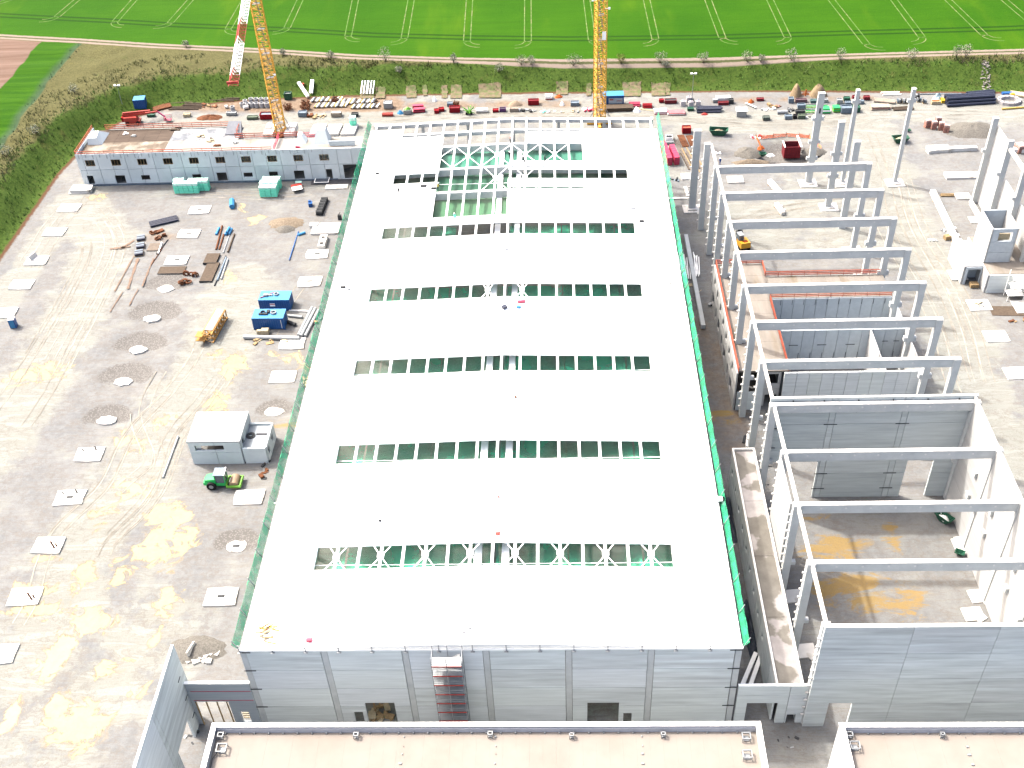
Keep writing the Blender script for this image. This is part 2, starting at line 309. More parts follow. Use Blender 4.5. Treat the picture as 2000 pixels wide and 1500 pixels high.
def build_earth(m):
    t = m.node_tree; N = t.nodes; b = N['Principled BSDF']; b.inputs['Specular IOR Level'].default_value = .05
    tc = N.new('ShaderNodeTexCoord')
    def attr(n):
        a = N.new('ShaderNodeAttribute'); a.attribute_name = n; return a.outputs['Fac']
    def noise(s, det=6, rough=.6, stretch=None, dist=0):
        n = N.new('ShaderNodeTexNoise'); n.inputs['Scale'].default_value = s; n.inputs['Detail'].default_value = det; n.inputs['Roughness'].default_value = rough; n.inputs['Distortion'].default_value = dist
        if stretch:
            mp = N.new('ShaderNodeMapping'); mp.inputs['Scale'].default_value = stretch[0]; mp.inputs['Rotation'].default_value = (0, 0, stretch[1]); lnk(t, tc.outputs['Object'], mp.inputs[0]); lnk(t, mp.outputs[0], n.inputs['Vector'])
        else: lnk(t, tc.outputs['Object'], n.inputs['Vector'])
        return n.outputs[0]
    def mth(op, a, b=None, c=None):
        q = N.new('ShaderNodeMath'); q.operation = op
        for i, v in enumerate((a, b, c)):
            if v is None: continue
            if isinstance(v, (int, float)): q.inputs[i].default_value = v
            else: lnk(t, v, q.inputs[i])
        return q.outputs[0]
    def rngm(v, a, b, c=0, d=1):
        q = N.new('ShaderNodeMapRange'); q.interpolation_type = 'SMOOTHSTEP'; lnk(t, v, q.inputs[0])
        for i, k in enumerate((a, b, c, d)): q.inputs[i+1].default_value = k
        return q.outputs[0]
    def mix(f, a, b):
        q = N.new('ShaderNodeMix'); q.data_type = 'RGBA'
        if isinstance(f, (int, float)): q.inputs[0].default_value = f
        else: lnk(t, f, q.inputs[0])
        for i, v in ((6, a), (7, b)):
            if isinstance(v, tuple): q.inputs[i].default_value = (*v, 1)
            else: lnk(t, v, q.inputs[i])
        return q.outputs[2]
    big, med, fine, grit = noise(.035), noise(.16, 8, .68), noise(.9, 8, .7), noise(5, 4, .7)
    streak = noise(.5, 8, .7, ((.16, 1, 1), R(62)), 1.2); streak2 = noise(.45, 8, .7, ((.14, 1, 1), R(-4)), 1.0)
    # --- site soil
    grey = mix(rngm(fine, .3, .7), (0.09337, 0.09642, 0.09919), (0.1276, 0.1337, 0.1384)); grey = mix(rngm(med, .35, .65, 0, .7), grey, (0.1432, 0.1456, 0.1442))
    bei = mix(rngm(streak, .15, .65), (0.1172, 0.1177, 0.1042), (0.1704, 0.179, 0.1667)); bei = mix(rngm(streak2, .42, .62, 0, .3), bei, (0.1491, 0.156, 0.1494))
    bf = mth('ADD', attr('beige'), mth('MULTIPLY', mth('SUBTRACT', med, .5), 3.0)); c = mix(rngm(bf, .1, .7), grey, bei)
    c = mix(mth('MULTIPLY', rngm(mth('ABSOLUTE', mth('SUBTRACT', streak, .5)), 0, .03, 1, 0), .55), c, (0.1079, 0.09634, 0.08352))
    c = mix(mth('MULTIPLY', rngm(mth('ABSOLUTE', mth('SUBTRACT', med, .47)), 0, .016, 1, 0), .5), c, (0.1039, 0.09249, 0.0798))
    br = mth('ADD', attr('brown'), mth('MULTIPLY', mth('SUBTRACT', med, .5), 1.4)); c = mix(rngm(br, .3, .9), c, mix(rngm(fine, .3, .7), (.095, .068, .048), (.16, .122, .09)))
    oc = mth('ADD', mth('MULTIPLY', attr('ochre'), .7), mth('MULTIPLY', mth('SUBTRACT', noise(.35, 7, .7, ((.35, 1, 1), R(75)), 1.0), .5), mth('MULTIPLY', mth('MINIMUM', mth('MULTIPLY', attr('ochre'), 8), 1), 3.4))); c = mix(rngm(oc, .18, .6, 0, .85), c, (0.1837, 0.1233, 0.04083))
    gv = N.new('ShaderNodeTexVoronoi'); gv.inputs['Scale'].default_value = 3.2; lnk(t, tc.outputs['Object'], gv.inputs['Vector'])
    gr = mth('ADD', attr('gravel'), mth('MULTIPLY', mth('SUBTRACT', fine, .5), 1.2)); c = mix(rngm(gr, .35, .6), c, mix(rngm(gv.outputs['Distance'], .1, .6), (0.14, 0.1365, 0.132), (0.08313, 0.08083, 0.07736)))
    c = mix(rngm(grit, .35, .7, 0, .25), c, (0.08792, 0.07709, 0.06682))
    w0 = mth('ADD', attr('wet'), mth('MULTIPLY', mth('SUBTRACT', noise(.26, 9, .62, None, 1.4), .5), mth('MULTIPLY', mth('MINIMUM', mth('MULTIPLY', attr('wet'), 12), 1), 3.0)))
    wf = rngm(w0, .48, .52); halo = rngm(w0, .28, .48, 0, .7)
    c = mix(halo, c, (0.1599, 0.1349, 0.1002)); c = mix(rngm(w0, .44, .48, 0, .7), c, (0.1199, 0.1002, 0.07053))
    c = mix(wf, c, mix(rngm(mth('ADD', mth('MULTIPLY', fine, .4), mth('MULTIPLY', big, .6)), .35, .65), (.19, .167, .092), (.225, .20, .125)))
    # --- grass and brush
    ga = noise(.28, 7, .7); gb = noise(2.2, 6, .75)
    g = mix(rngm(gb, .3, .7), (0.01744, 0.03574, 0.006772), (0.04651, 0.07491, 0.01385)); d = attr('site')
    top = mth('ADD', rngm(d, 6, 11), mth('MULTIPLY', mth('SUBTRACT', ga, .5), 1.5)); g = mix(rngm(top, .3, .9, 0, .7), g, mix(rngm(gb, .3, .7), (0.04264, 0.03405, 0.01693), (0.08915, 0.0732, 0.04001)))
    g = mix(rngm(ga, .55, .72, 0, .5), g, (0.07752, 0.0715, 0.02462))
    sb = mth('ADD', d, mth('MULTIPLY', mth('SUBTRACT', fine, .5), 1.6)); 
    c = mix(rngm(sb, -.9, -.3), c, (0.06202, 0.03405, 0.02001)); c = mix(rngm(sb, .1, .6), c, g)
    # --- farm track and fields
    e = attr('farm'); lf = attr('leftf'); lf2 = attr('leftf2')
    fg = mix(rngm(noise(.03, 3), .3, .7), (.012, .051, .0008), (.019, .064, .0012)); fg = mix(rngm(noise(.5, 6, .7, ((.05, 1, 1), R(88))), .3, .75, 0, .55), fg, (.012, .046, .0008))
    fg = mix(rngm(noise(.05, 4, .6, ((1, .25, 1), 0)), .55, .75, 0, .55), fg, (.042, .086, .002))
    tr = mix(rngm(mth('ABSOLUTE', mth('SUBTRACT', mth('ADD', e, mth('MULTIPLY', mth('SUBTRACT', fine, .5), .6)), 1.2)), .25, .55), (0.042, 0.0476, 0.021), (0.144, 0.1176, 0.099))
    c = mix(rngm(e, -.5, -.1), c, tr); c = mix(rngm(mth('ADD', e, mth('MULTIPLY', fine, .8)), 2.9, 3.3), c, fg)
    hd = rngm(mth('ABSOLUTE', mth('SUBTRACT', e, 17)), .25, .7, .8, 0); hd2 = rngm(mth('ABSOLUTE', mth('SUBTRACT', e, 14.6)), .25, .7, .8, 0)
    c = mix(mth('MAXIMUM', hd, hd2), c, (0.0048, 0.0224, 0.0018))
    lsel = mth('MULTIPLY', rngm(lf, -.3, .3), rngm(e, -.8, -.2, 1, 0))
    ls = noise(.6, 4, .6, ((.04, 1, 1), R(55))); lg = mix(rngm(ls, .35, .65), (.011, .044, .0008), (.02, .062, .0016)); lg = mix(rngm(lf, .2, 3.2, .8, 0), lg, (0.03, 0.0476, 0.03))
    c = mix(lsel, c, lg)
    soil = mix(rngm(ls, .3, .7), (0.078, 0.0504, 0.0372), (0.12, 0.084, 0.069)); c = mix(mth('MULTIPLY', rngm(lf2, -.3, .3), rngm(e, -.8, -.2, 1, 0)), c, soil)
    lnk(t, c, b.inputs['Base Color'])
    lnk(t, mth('MULTIPLY_ADD', wf, .1, .05), b.inputs['Specular IOR Level'])
    lnk(t, mth('MULTIPLY_ADD', wf, -.35, .92), b.inputs['Roughness'])
    bp = N.new('ShaderNodeBump'); bp.inputs['Strength'].default_value = .55; bp.inputs['Distance'].default_value = .25
    hh = mth('ADD', mth('MULTIPLY', fine, .8), mth('ADD', mth('MULTIPLY', streak, .5), mth('MULTIPLY', grit, .15)))
    lnk(t, mth('MULTIPLY', hh, mth('SUBTRACT', 1, wf)), bp.inputs['Height']); lnk(t, bp.outputs[0], b.inputs['Normal'])
build_earth(earth)
for z, nm in ((0, 'ground'), (1, 'grass_bank'), (2, 'farm_track'), (3, 'crop_field'), (4, 'crop_field'), (5, 'bare_field')):
    q = Q[zone == z]
    if not len(q): continue
    u, inv = np.unique(q.ravel(), return_inverse=True)
    me = bpy.data.meshes.new(nm); me.from_pydata(np.stack([X[u], Y[u], Z[u]], 1).tolist(), [], inv.reshape(-1, 4).tolist()); me.update()
    for an, arr in (('site', Ds), ('farm', Ef), ('leftf', El), ('leftf2', El2), ('wet', wet), ('beige', beige), ('brown', brown), ('ochre', ochre), ('gravel', grav)):
        a = me.attributes.new(an, 'FLOAT', 'POINT'); a.data.foreach_set('value', arr.ravel()[u].astype(np.float32))
    me.materials.append(earth); me.polygons.foreach_set('use_smooth', [True]*len(me.polygons))
    tag(ob(nm, me), kind='structure')
def hgt(x, y):
    x = np.atleast_1d(np.asarray(x, float)); y = np.atleast_1d(np.asarray(y, float))
    d = side(x, y, SITE); e = side(x, y, FARM)
    t = np.clip((d-.5)/9.5, 0, 1); h = FH*(t*t*(3-2*t)); k = np.clip(d, 0, 3)/3*np.clip(-e/3, 0, 1)
    return h+k*((vnoise(x, y, 5, 1)-.5)*.9+(vnoise(x, y, 2, 2)-.5)*.5)
def GB(px, py):   # point on the bank surface
    z = 2.
    for _ in range(30):
        p = G(px, py, z); z += .5*(float(hgt(p[0], p[1])[0])-z)
    return p
# tractor wheel tracks in the field: pairs, joined two and two at the headland
M_TRACK = mat('wheel_track_soil', (.11, .22, .045), var=.3, scale=.6, col2=(.19, .23, .09), mixscale=.3)
tram = [((-60, 60), (-20, 22), (60, -14)), ((108, 0), (112, 42), (150, 0)), ((230, 0), (225, 52), (262, 0)), ((340, 0), (333, 54), (372, 0)), ((0, 0), (446, 66), (478, 0)), ((0, 0), (561, 64), (586, 0)),
        ((0, 0), (680, 80), (694, 0)), ((0, 0), (790, 84), (803, 0)), ((0, 0), (912, 90), (917, 0)), ((0, 0), (1031, 90), (1031, 0)), ((0, 0), (1156, 88), (1146, 0)), ((0, 0), (1280, 86), (1263, 0)), ((0, 0), (1411, 84), (1383, 0)),
        ((0, 0), (1538, 82), (1504, 0)), ((0, 0), (1692, 96), (1624, 0)), ((0, 0), (1800, 82), (1746, 0)), ((0, 0), (1922, 78), (1852, 0)), ((0, 0), (2040, 76), (1962, 0))]
for i, (_, b_, t) in enumerate(tram):
    a = G(b_[0], b_[1]-10, FH)[:2]; b = G(t[0], t[1], FH)[:2]; d = (b-a)/np.linalg.norm(b-a); n = np.array([-d[1], d[0]])
    sgn = 1 if i % 2 else -1   # which way the track swings at the headland
    for off in (-.95, .95):
        mb = MB(); pts = []
        for k in range(9):   # quarter turn
            th = (k/8)*math.pi/2; r = 3.6-off*(-sgn)
            pts.append(a+n*(off)+0*d if k == 8 else a + n*(sgn*3.6) + (-n*sgn*r*math.sin(th)) + (-d*r*math.cos(th)))
        pts += [a+n*off+d*s for s in (6, 30, 60, 120, 260)]
        L = []
        for k, p in enumerate(pts):
            q = pts[min(k+1, len(pts)-1)]-pts[max(k-1, 0)]; q = q/np.linalg.norm(q); m_ = np.array([-q[1], q[0]])*.14
            L += [(p[0]-m_[0], p[1]-m_[1], FH+.03), (p[0]+m_[0], p[1]+m_[1], FH+.03)]
        mb.add(L, [(2*k, 2*k+1, 2*k+3, 2*k+2) for k in range(len(pts)-1)])
        tag(ob('wheel_track', mb.mesh('wheel_track', M_TRACK)), kind='structure')
# --- grass tufts on the bank and brush along its top (stuff)
def tuft_mesh(name, P, sizes, blades, m, kind_label, spread=.5, wide=.35):
    n = len(P); V = []; F = []
    base = np.repeat(P, blades, 0); s = np.repeat(sizes, blades)
    a = rng.uniform(0, 2*np.pi, len(base)); lean = rng.uniform(0, .6, len(base)); o = rng.normal(0, spread, (len(base), 2))*s[:, None]*.5
    bx, by, bz = base[:, 0]+o[:, 0], base[:, 1]+o[:, 1], base[:, 2]-.05
    w = s*wide*rng.uniform(.5, 1.2, len(base)); h = s*rng.uniform(.6, 1.2, len(base))
    dx, dy = np.cos(a), np.sin(a)
    v0 = np.stack([bx-dx*w/2, by-dy*w/2, bz], 1); v1 = np.stack([bx+dx*w/2, by+dy*w/2, bz], 1)
    v2 = np.stack([bx-dy*lean*h, by+dx*lean*h, bz+h], 1)
    V = np.stack([v0, v1, v2], 1).reshape(-1, 3); F = np.arange(len(V)).reshape(-1, 3)
    me = bpy.data.meshes.new(name); me.from_pydata(V.tolist(), [], F.tolist()); me.update(); me.materials.append(m)
    return tag(ob(name, me), kind_label, name.replace('_', ' '), kind='stuff')
def scatter(n, cond):
    x = rng.uniform(-150, 240, n); y = rng.uniform(-20, 235, n); d = side(x, y, SITE); e = side(x, y, FARM); l = side(x, y, LEFTF)
    k = cond(d, e, l, x, y); x, y = x[k], y[k]; return np.stack([x, y, hgt(x, y)], 1)
M_TUFT = mat('grass_blades', (.13, .27, .055), var=.25, scale=.8, col2=(.20, .28, .09), mixscale=.15)
M_BRUSH = mat('brush_twigs', (.20, .23, .085), var=.2, scale=.7, col2=(.28, .26, .15), mixscale=.2)
P = scatter(150000, lambda d, e, l, x, y: (d > .6) & (d < 12) & (e < -.8) & (l < 0))
tuft_mesh('grass_tufts', P, rng.uniform(.3, .8, len(P)), 3, M_TUFT, 'long green grass tufts over the slope of the earth bank')
P = scatter(160000, lambda d, e, l, x, y: (d > 7) & (e < -1) & (l < -1) & (d < 22) & (vnoise(x, y, 4, 9) > .35))
tuft_mesh('brush', P, rng.uniform(.3, .95, len(P)), 4, M_BRUSH, 'low brown and olive brush along the top of the bank', wide=.22)
P = scatter(70000, lambda d, e, l, x, y: (d > 7.5) & (e < -1.2) & (d < 13) & (x > -60) & (vnoise(x, y, 5, 19) > .3))
M_HEDGE = mat('hedge_twigs', (.13, .155, .06), var=.3, scale=.5, col2=(.20, .18, .11), mixscale=.12)
tuft_mesh('hedge', P, rng.uniform(.5, 1.5, len(P)), 4, M_HEDGE, 'tangled olive and brown scrub band along the crest of the rear bank', wide=.2)
P = scatter(60000, lambda d, e, l, x, y: (l > -1.2) & (l < 1.6) & (e < -1) & (x < -60))
M_FOIL = mat('grey_green_weeds', (.09, .14, .085), var=.3, scale=.6)
tuft_mesh('weeds', P, rng.uniform(.2, .6, len(P)), 3, M_FOIL, 'grey green weed strip along the edge of the left field')
# flowering shrubs: stem + crown of leaf clumps
M_BLOS = mat('blossom_twigs', (.46, .48, .38), var=.3, scale=2, col2=(.24, .27, .15), mixscale=1.5)
M_OLIV = mat('olive_leaves', (.25, .27, .08), var=.3, scale=2)
M_BARK = mat('bark', (.12, .09, .07), var=.3)
def shrub(px, py, h, w, label, m, grp):
    p = GB(px, py); t = thing('shrub', label, 'shrub', p, random.uniform(0, 6), grp)
    st = MB(); 
    for k in range(6):
        a = k*1.05+random.random(); r = w*random.uniform(.15, .4)
        st.tube((0, 0, -.2), (r*math.cos(a), r*math.sin(a), h*random.uniform(.5, .8)), .05, 5, .015)
    part(t, 'stem', st, M_BARK)
    n = 420; q = rng.normal(0, 1, (n, 3)); q /= np.linalg.norm(q, axis=1)[:, None]; q *= rng.uniform(.35, 1, n)[:, None]**.5
    c = q*np.array([w/2, w/2, h*.42])*(1+.3*np.sin(q[:, :1]*5+q[:, 1:2]*4))+np.array([0, 0, h*.58]); mb = MB()
    for k in range(n):
        s = random.uniform(.06, .15); a = Vector(c[k]); u = Vector(rng.normal(0, 1, 3)).normalized()*s; v = Vector(rng.normal(0, 1, 3)).normalized()*s
        mb.add([a-u, a+v, a+u, a-v], [(0, 1, 2, 3)])
    part(t, 'crown', mb, m)
shr = [(364, 92, 2.4, 2.6, 'small pale shrub beside the farm track at upper left'), (466, 108, 2, 2, 'low pale shrub beside the farm track between jib and yellow mast'), (553, 108, 2, 2.2, 'pale shrub just right of the leaning yellow mast'), (646, 112, 2.2, 2.6, 'pale blossoming shrub below the second pair of wheel tracks right of the mast'),
       (753, 120, 4.4, 2.8, 'tall narrow white blossoming shrub left of the hall on the bank crest'), (886, 122, 2.6, 2.6, 'small white blossoming shrub above the open hall end'), (1018, 126, 3.4, 3, 'white blossoming shrub, left one of the close pair above the hall ridge'), (1037, 126, 3.2, 2.2, 'white blossoming shrub, right one of the close pair above the hall ridge'),
       (1121, 128, 3.6, 4, 'broad white blossoming shrub just left of the upright crane mast'), (1213, 124, 2.6, 3, 'thin pale shrub first to the right of the upright crane mast'), (1289, 122, 4, 4.2, 'large white blossoming shrub above the big bags'), (1300, 130, 2, 2.4, 'small white shrub in front of the large one above the big bags'),
       (1373, 122, 3, 3, 'white blossoming shrub above the dark pipe bundle'), (1459, 120, 3, 3.6, 'white blossoming shrub left of the two spoil heaps'), (1486, 120, 2.2, 2.2, 'little pale shrub left of the spoil heaps'), (1546, 118, 3.4, 3.8, 'white blossoming shrub straight above the spoil heaps'),
       (1640, 116, 3.2, 3, 'white blossoming shrub above the tallest lone column'), (1780, 114, 3, 3.4, 'pale shrub between the two right lone columns'), (1868, 112, 3.6, 3, 'white blossoming shrub left of the stone gully'), (1886, 112, 4, 2.6, 'white blossoming shrub directly above the stone gully'),
       (780, 142, 2.2, 2.4, 'white dotted shrub on the slope above the racks'), (975, 140, 2.4, 2.6, 'white dotted shrub on the upper slope over the ridge'), (70, 262, 2.6, 3, 'pale grey shrub on the left bank next to the crop field'), (12, 306, 3, 3.6, 'grey blossoming shrub at the left picture edge on the bank'), (146, 182, 2.6, 3, 'pale grey shrub on the left bank beyond the office block')]
for px, py, h, w, lb in shr: shrub(px, py, h*random.uniform(.7, 1.05), w*random.uniform(.7, 1.1), lb, M_OLIV if 'thin' in lb else M_BLOS, 'blossoming shrubs along the bank crest')
# stone gully on the bank at the right
mb = MB(); a = GB(1935, 196); b = GB(1924, 120)
for k in range(150):
    t = random.random(); p = a+(b-a)*t+np.array([random.uniform(-1.1, 1.1), random.uniform(-.6, .6), 0]); z = float(hgt(p[0], p[1])[0]); s = random.uniform(.25, .6)
    mb.rbox(p[0], p[1], z-.1, s, s*.8, s*.5, random.uniform(0, 3))
M_STONE = mat('rubble_stone', (.36, .34, .31), var=.3, scale=1.5)
tag(ob('stone_gully', mb.mesh('stone_gully', M_STONE)), 'grey rubble gully running down the green bank at right', 'gully', kind='stuff')
# straw squares on the slope
M_STRAW = mat('straw_mat', (.24, .19, .125), var=.4, scale=1.6, col2=(.14, .17, .07), mixscale=.8)
for px, py, w, hpx, lb in [(717, 180, 26, 26, 'under the two white racks'), (743, 182, 18, 22, 'just right of the two white racks'), (803, 180, 20, 24, 'left of the small orange post'), (830, 178, 9, 20, 'narrow one right of the orange post'), (868, 180, 12, 26, 'narrow one above the red trailer pair'), (891, 180, 22, 26, 'above the red container'), (957, 178, 44, 28, 'with white sticks lying on it'),
                           (1098, 173, 24, 26, 'above the white machine box'), (1150, 176, 10, 24, 'narrow one left of the upright mast'), (1234, 175, 36, 28, 'right of the blue site cabin'), (1286, 175, 28, 26, 'second one right of the blue cabin'), (1304, 175, 9, 24, 'thin strip left of the light mast'), (1398-92, 175, 1, 1, '')]:
    if not lb: continue
    q = [GB(px-w/2, py+hpx/2), GB(px+w/2, py+hpx/2), GB(px+w/2, py-hpx/2), GB(px-w/2, py-hpx/2)]; mb = MB(); n = 7; V = []
    for i in range(n+1):
        for j in range(n+1):
            u, v = i/n, j/n; p = (q[0]*(1-u)+q[1]*u)*(1-v)+(q[3]*(1-u)+q[2]*u)*v; p = p+rng.normal(0, .08, 3); V.append((p[0], p[1], float(hgt(p[0], p[1])[0])+.22))
    mb.add(V, [(i*(n+1)+j, (i+1)*(n+1)+j, (i+1)*(n+1)+j+1, i*(n+1)+j+1) for i in range(n) for j in range(n)])
    single('straw_mat', mb, M_STRAW, 'straw covered square on the grassy slope, '+lb, 'straw mat', group='straw squares on the bank')

# tyre tracks pressed into the haul lanes
def site_z(x, y):
    x = np.atleast_1d(float(x)); y = np.atleast_1d(float(y))
    return float(((vnoise(x, y, 6, 5)-.5)*.16+(vnoise(x, y, 1.8, 6)-.5)*.10)[0])
M_TYRE = [mat('tyre_track_dark', (.135, .125, .108), var=.3, scale=.5, col2=(.19, .18, .155), mixscale=.15), mat('tyre_track_pale', (.222, .21, .182), var=.25, scale=.5, col2=(.18, .168, .145), mixscale=.15)]
lanes = [([(150, 395), (205, 470), (175, 560), (120, 660), (50, 780), (-40, 900)], 4.5, 9), ([(460, 560), (430, 680), (370, 770), (300, 850), (250, 960), (160, 1060), (120, 1180), (40, 1300)], 5, 9), ([(330, 247), (560, 240), (740, 229), (1000, 222), (1250, 226), (1450, 240), (1600, 240), (1750, 225), (2000, 228)], 3.2, 6),
         ([(205, 345), (120, 425), (60, 510), (-30, 620)], 2.5, 4), ([(1700, 250), (1730, 330), (1760, 440), (1830, 560), (1870, 650), (1900, 760), (1990, 900)], 4.2, 10), ([(330, 720), (300, 800), (330, 900), (250, 1000), (330, 1200)], 4, 4), ([(300, 390), (420, 380), (560, 385), (640, 372)], 3, 4), ([(1450, 440), (1560, 415), (1700, 400)], 4, 4), ([(620, 520), (560, 600), (480, 760)], 3, 3)]
for pl, wd, n in lanes:
    P = [G(x, y)[:2] for x, y in pl]; pts = []
    for k in range(len(P)-1):      # smooth the lane
        p0, p1, p2, p3 = P[max(k-1, 0)], P[k], P[k+1], P[min(k+2, len(P)-1)]
        for t in np.linspace(0, 1, 8, endpoint=False): pts.append(.5*((2*p1)+(-p0+p2)*t+(2*p0-5*p1+4*p2-p3)*t*t+(-p0+3*p1-3*p2+p3)*t**3))
    for q in range(int(n*.6)):
        o = random.uniform(-wd, wd); ph = random.uniform(0, 6); i0 = random.randint(0, len(pts)//3); i1 = random.randint(2*len(pts)//3, len(pts)-1); m_ = M_TYRE[0 if random.random() < .65 else 1]
        for side_ in (-.95, .95):
            V = []; 
            for k in range(i0, i1):
                a, b = pts[max(k-1, 0)], pts[min(k+1, len(pts)-1)]; d = (b-a)/np.linalg.norm(b-a); nn = np.array([-d[1], d[0]]); c_ = pts[k]+nn*(o+side_+.5*math.sin(ph+k*.13)); w_ = .11*random.uniform(.5, 1.2)
                for s_ in (-w_, w_): p = c_+nn*s_; V.append((p[0], p[1], site_z(p[0], p[1])+.035))
            if len(V) < 6: continue
            mb = MB().add(V, [(2*k, 2*k+1, 2*k+3, 2*k+2) for k in range(len(V)//2-1)]); tag(ob('tyre_track', mb.mesh('tyre_track', m_)), kind='structure')
# ================================================================ MAIN HALL
HW = 31.1
def rz_(x): return 16.15+.95*(1-abs(x)/HW)
hall = thing('assembly_hall', 'long white corrugated roof hall under construction in the middle with seven window strips', 'building', (0, 0, 0))
holes = [(-16.8+HW, -12.9+HW, 0, 4.9), (-18.5+HW, -17.3+HW, .2, 2.8), (12.2+HW, 16.3+HW, 0, 4.75), (16.9+HW, 18+HW, 0, 2.35)]
# six bays of four panels, pilaster strips between them
edges = [-30.3, -20.9, -20.1, -10.8, -10., -.75, .05, 9.45, 10.25, 19.6, 20.4, 30.2]
for i in range(0, 12, 2):
    a, b = edges[i], edges[i+1]
    hs = [(h[0]-HW-a, h[1]-HW-a, h[2], h[3]) for h in holes]
    panel_wall(hall, (a, .15), (b, .15), 0, 16.05, .3, [], [4.1, 8.1, 12.1], hs)
for x in [-31.1+.4, -20.5, -10.4, -.35, 9.85, 20., 30.65]:
    mb = MB().box(x-.38, x+.38, .06, .9, 0, 16.0); part(hall, 'column', mb, M_FRAME, world=True)
for x in (-30.45, 30.3):   # tie plates on the corners
    for z in (4.1, 8.1, 12.1, 15.9):
        part(hall, 'tie_plate', MB().box(x-.75, x+.75, -.07, -.01, z-.07, z+.07), M_DGREY, world=True)
for s in (-1, 1):  # unseen side walls, kept low so daylight reaches the interior
    for k in range(14):
        for z0, z1 in ((0, 4.1),) if 0 < k else ((0, 4.1), (4.15, 8.1), (8.15, 12.1), (12.15, 16.0)):
            x = s*(HW-.15); part(hall, 'wall_panel', MB().box(x-.15, x+.15, k*10+.35, k*10+9.7, z0, z1), random.choice(CON), world=True)
        part(hall, 'column', MB().box(s*(HW-.75)-.3, s*(HW-.75)+.3, k*10+9.7, k*10+10.3, 0, 15.9), M_FRAME, world=True)
for x in (-20, -10, 0, 10, 20): part(hall, 'column', MB().box(x-.3, x+.3, 139.4, 140, 0, 15.8), M_FRAME, world=True)
for y in (20, 40, 60, 80, 100, 120): part(hall, 'column', MB().box(-.35, .35, y-.35, y+.35, 0, 15.4), M_FRAME, world=True)
part(hall, 'parapet', MB().box(-HW, HW, -.03, .42, 16.06, 16.34), M_WHITE, world=True)
fz = MB()
for x0, x1 in ((-HW+.02, 0), (0, HW-.02)):
    fz.hexa([(x0, .12, 16.345), (x1, .12, 16.345), (x1, .41, 16.345), (x0, .41, 16.345)], [(x0, .12, max(16.36, rz_(x0)+.09)), (x1, .12, max(16.36, rz_(x1)+.09)), (x1, .41, max(16.36, rz_(x1)+.09)), (x0, .41, max(16.36, rz_(x0)+.09))])
part(hall, 'gable_fascia', fz, M_WHITE, world=True)
# roof deck: sheets with ribs running across the hall
def deck(x0, x1, y0, y1, dz=0, m=None):
    mb = MB(); n = max(1, int((y1-y0)/.5)); st = (y1-y0)/n; prof = []
    for i in range(n):
        y = y0+i*st; prof += [(y, .0), (y+st*.3, .0), (y+st*.42, .07), (y+st*.88, .07)]
    prof.append((y1, 0)); xs_ = sorted(set([x0, x1]+([0] if x0 < 0 < x1 else [])))
    V = [(x, y, rz_(x)+z+dz) for x in xs_ for y, z in prof]; L = len(prof)
    F = [(k*L+i, (k+1)*L+i, (k+1)*L+i+1, k*L+i+1) for k in range(len(xs_)-1) for i in range(L-1)]
    o = len(V); V += [(x, y, rz_(x)+z+dz-.16) for x in xs_ for y, z in (prof[0], prof[-1])]   # thickness at the two long edges and ends
    K = len(xs_)
    for k in range(K-1):
        F += [(k*L, o+2*k, o+2*k+2, (k+1)*L), (k*L+L-1, (k+1)*L+L-1, o+2*k+3, o+2*k+1), (o+2*k, o+2*k+1, o+2*k+3, o+2*k+2)]
    mb.add(V, F); part(hall, 'roof_deck', mb, m or M_ROOF, world=True)
E_ = 31.0
ROWS = [(12.7+20*k, 16.7+20*k) for k in range(6)]
yprev = .42
for k, (a, b) in enumerate(ROWS[:5]):
    deck(-E_, E_, yprev, a); deck(-E_, -24.1, a, b); deck(24.1, E_, a, b); yprev = b
    if k in (1, 3): pass
deck(-E_, E_, yprev, 98.5)
deck(-E_, -14.7, 98.5, 113); deck(-E_, -24.1, 113, 116.8); deck(-E_, -14.7, 116.8, 132.6); deck(-E_, -23.8, 132.6, 136.4)
deck(14.8, E_, 98.5, 113); deck(23.6, E_, 113, 116.8); deck(14.8, E_, 116.8, 133); deck(23.6, E_, 133, 134.2)
deck(-.4, 14.8, 100, 108.2); deck(-.4, 14.8, 109.9, 113); deck(-.4, 23.6, 113, 113.05); deck(-.4, 14.8, 116.8, 117.4); deck(.0, 14.8, 118, 120.1, .05); deck(3.1, 14.8, 127.8, 132.8)
deck(-14.7, -.4, 98.5, 98.9); deck(3, 14.8, 98.5, 98.7)
# loose sheets laid ready on the deck
M_SHEET = mat('sheet_bluish', (.70, .74, .76), rough=.5, var=.04)
def sheet_stack(x0, x1, y0, y1, lb, skew=0):
    mb = MB()
    for k in range(3):
        q = [(x0, y0+k*.5), (x1, y0+skew+k*.5), (x1, y1+skew-k*.4), (x0, y1-k*.4)]; z = .1+k*.05
        mb.hexa([(x, y, rz_(x)+z) for x, y in q], [(x, y, rz_(x)+z+.05) for x, y in q])
    single('roof_sheet_stack', mb, M_SHEET, lb, 'sheet stack', group='sheet stacks laid on the hall roof')
sheet_stack(15.4, 30.8, 120.6, 124.4, 'pale blue-grey sheets laid slanting on the right rear of the white roof', 5.0)
sheet_stack(-30.6, -15.2, 122.2, 125.4, 'pale sheets in long thin strips on the left rear of the white roof')
sheet_stack(-.2, 14.4, 103.2, 106.8, 'pale sheets lying on the roof right of the lower open bays')
single('roof_sheet', MB().box(-HW-.1, -17, 24.55, 24.75, 16.75, 16.8), M_SHEET, 'thin loose strip across the white roof near its left edge', 'roof strip')
single('edge_clamp', MB().box(30.4, 31.9, 24.4, 25.1, 16.3, 16.6).box(31.6, 31.9, 24.4, 25.1, 15.6, 16.6), M_WHITE, 'white edge plate sticking over the right green net, near the front', 'edge plate')
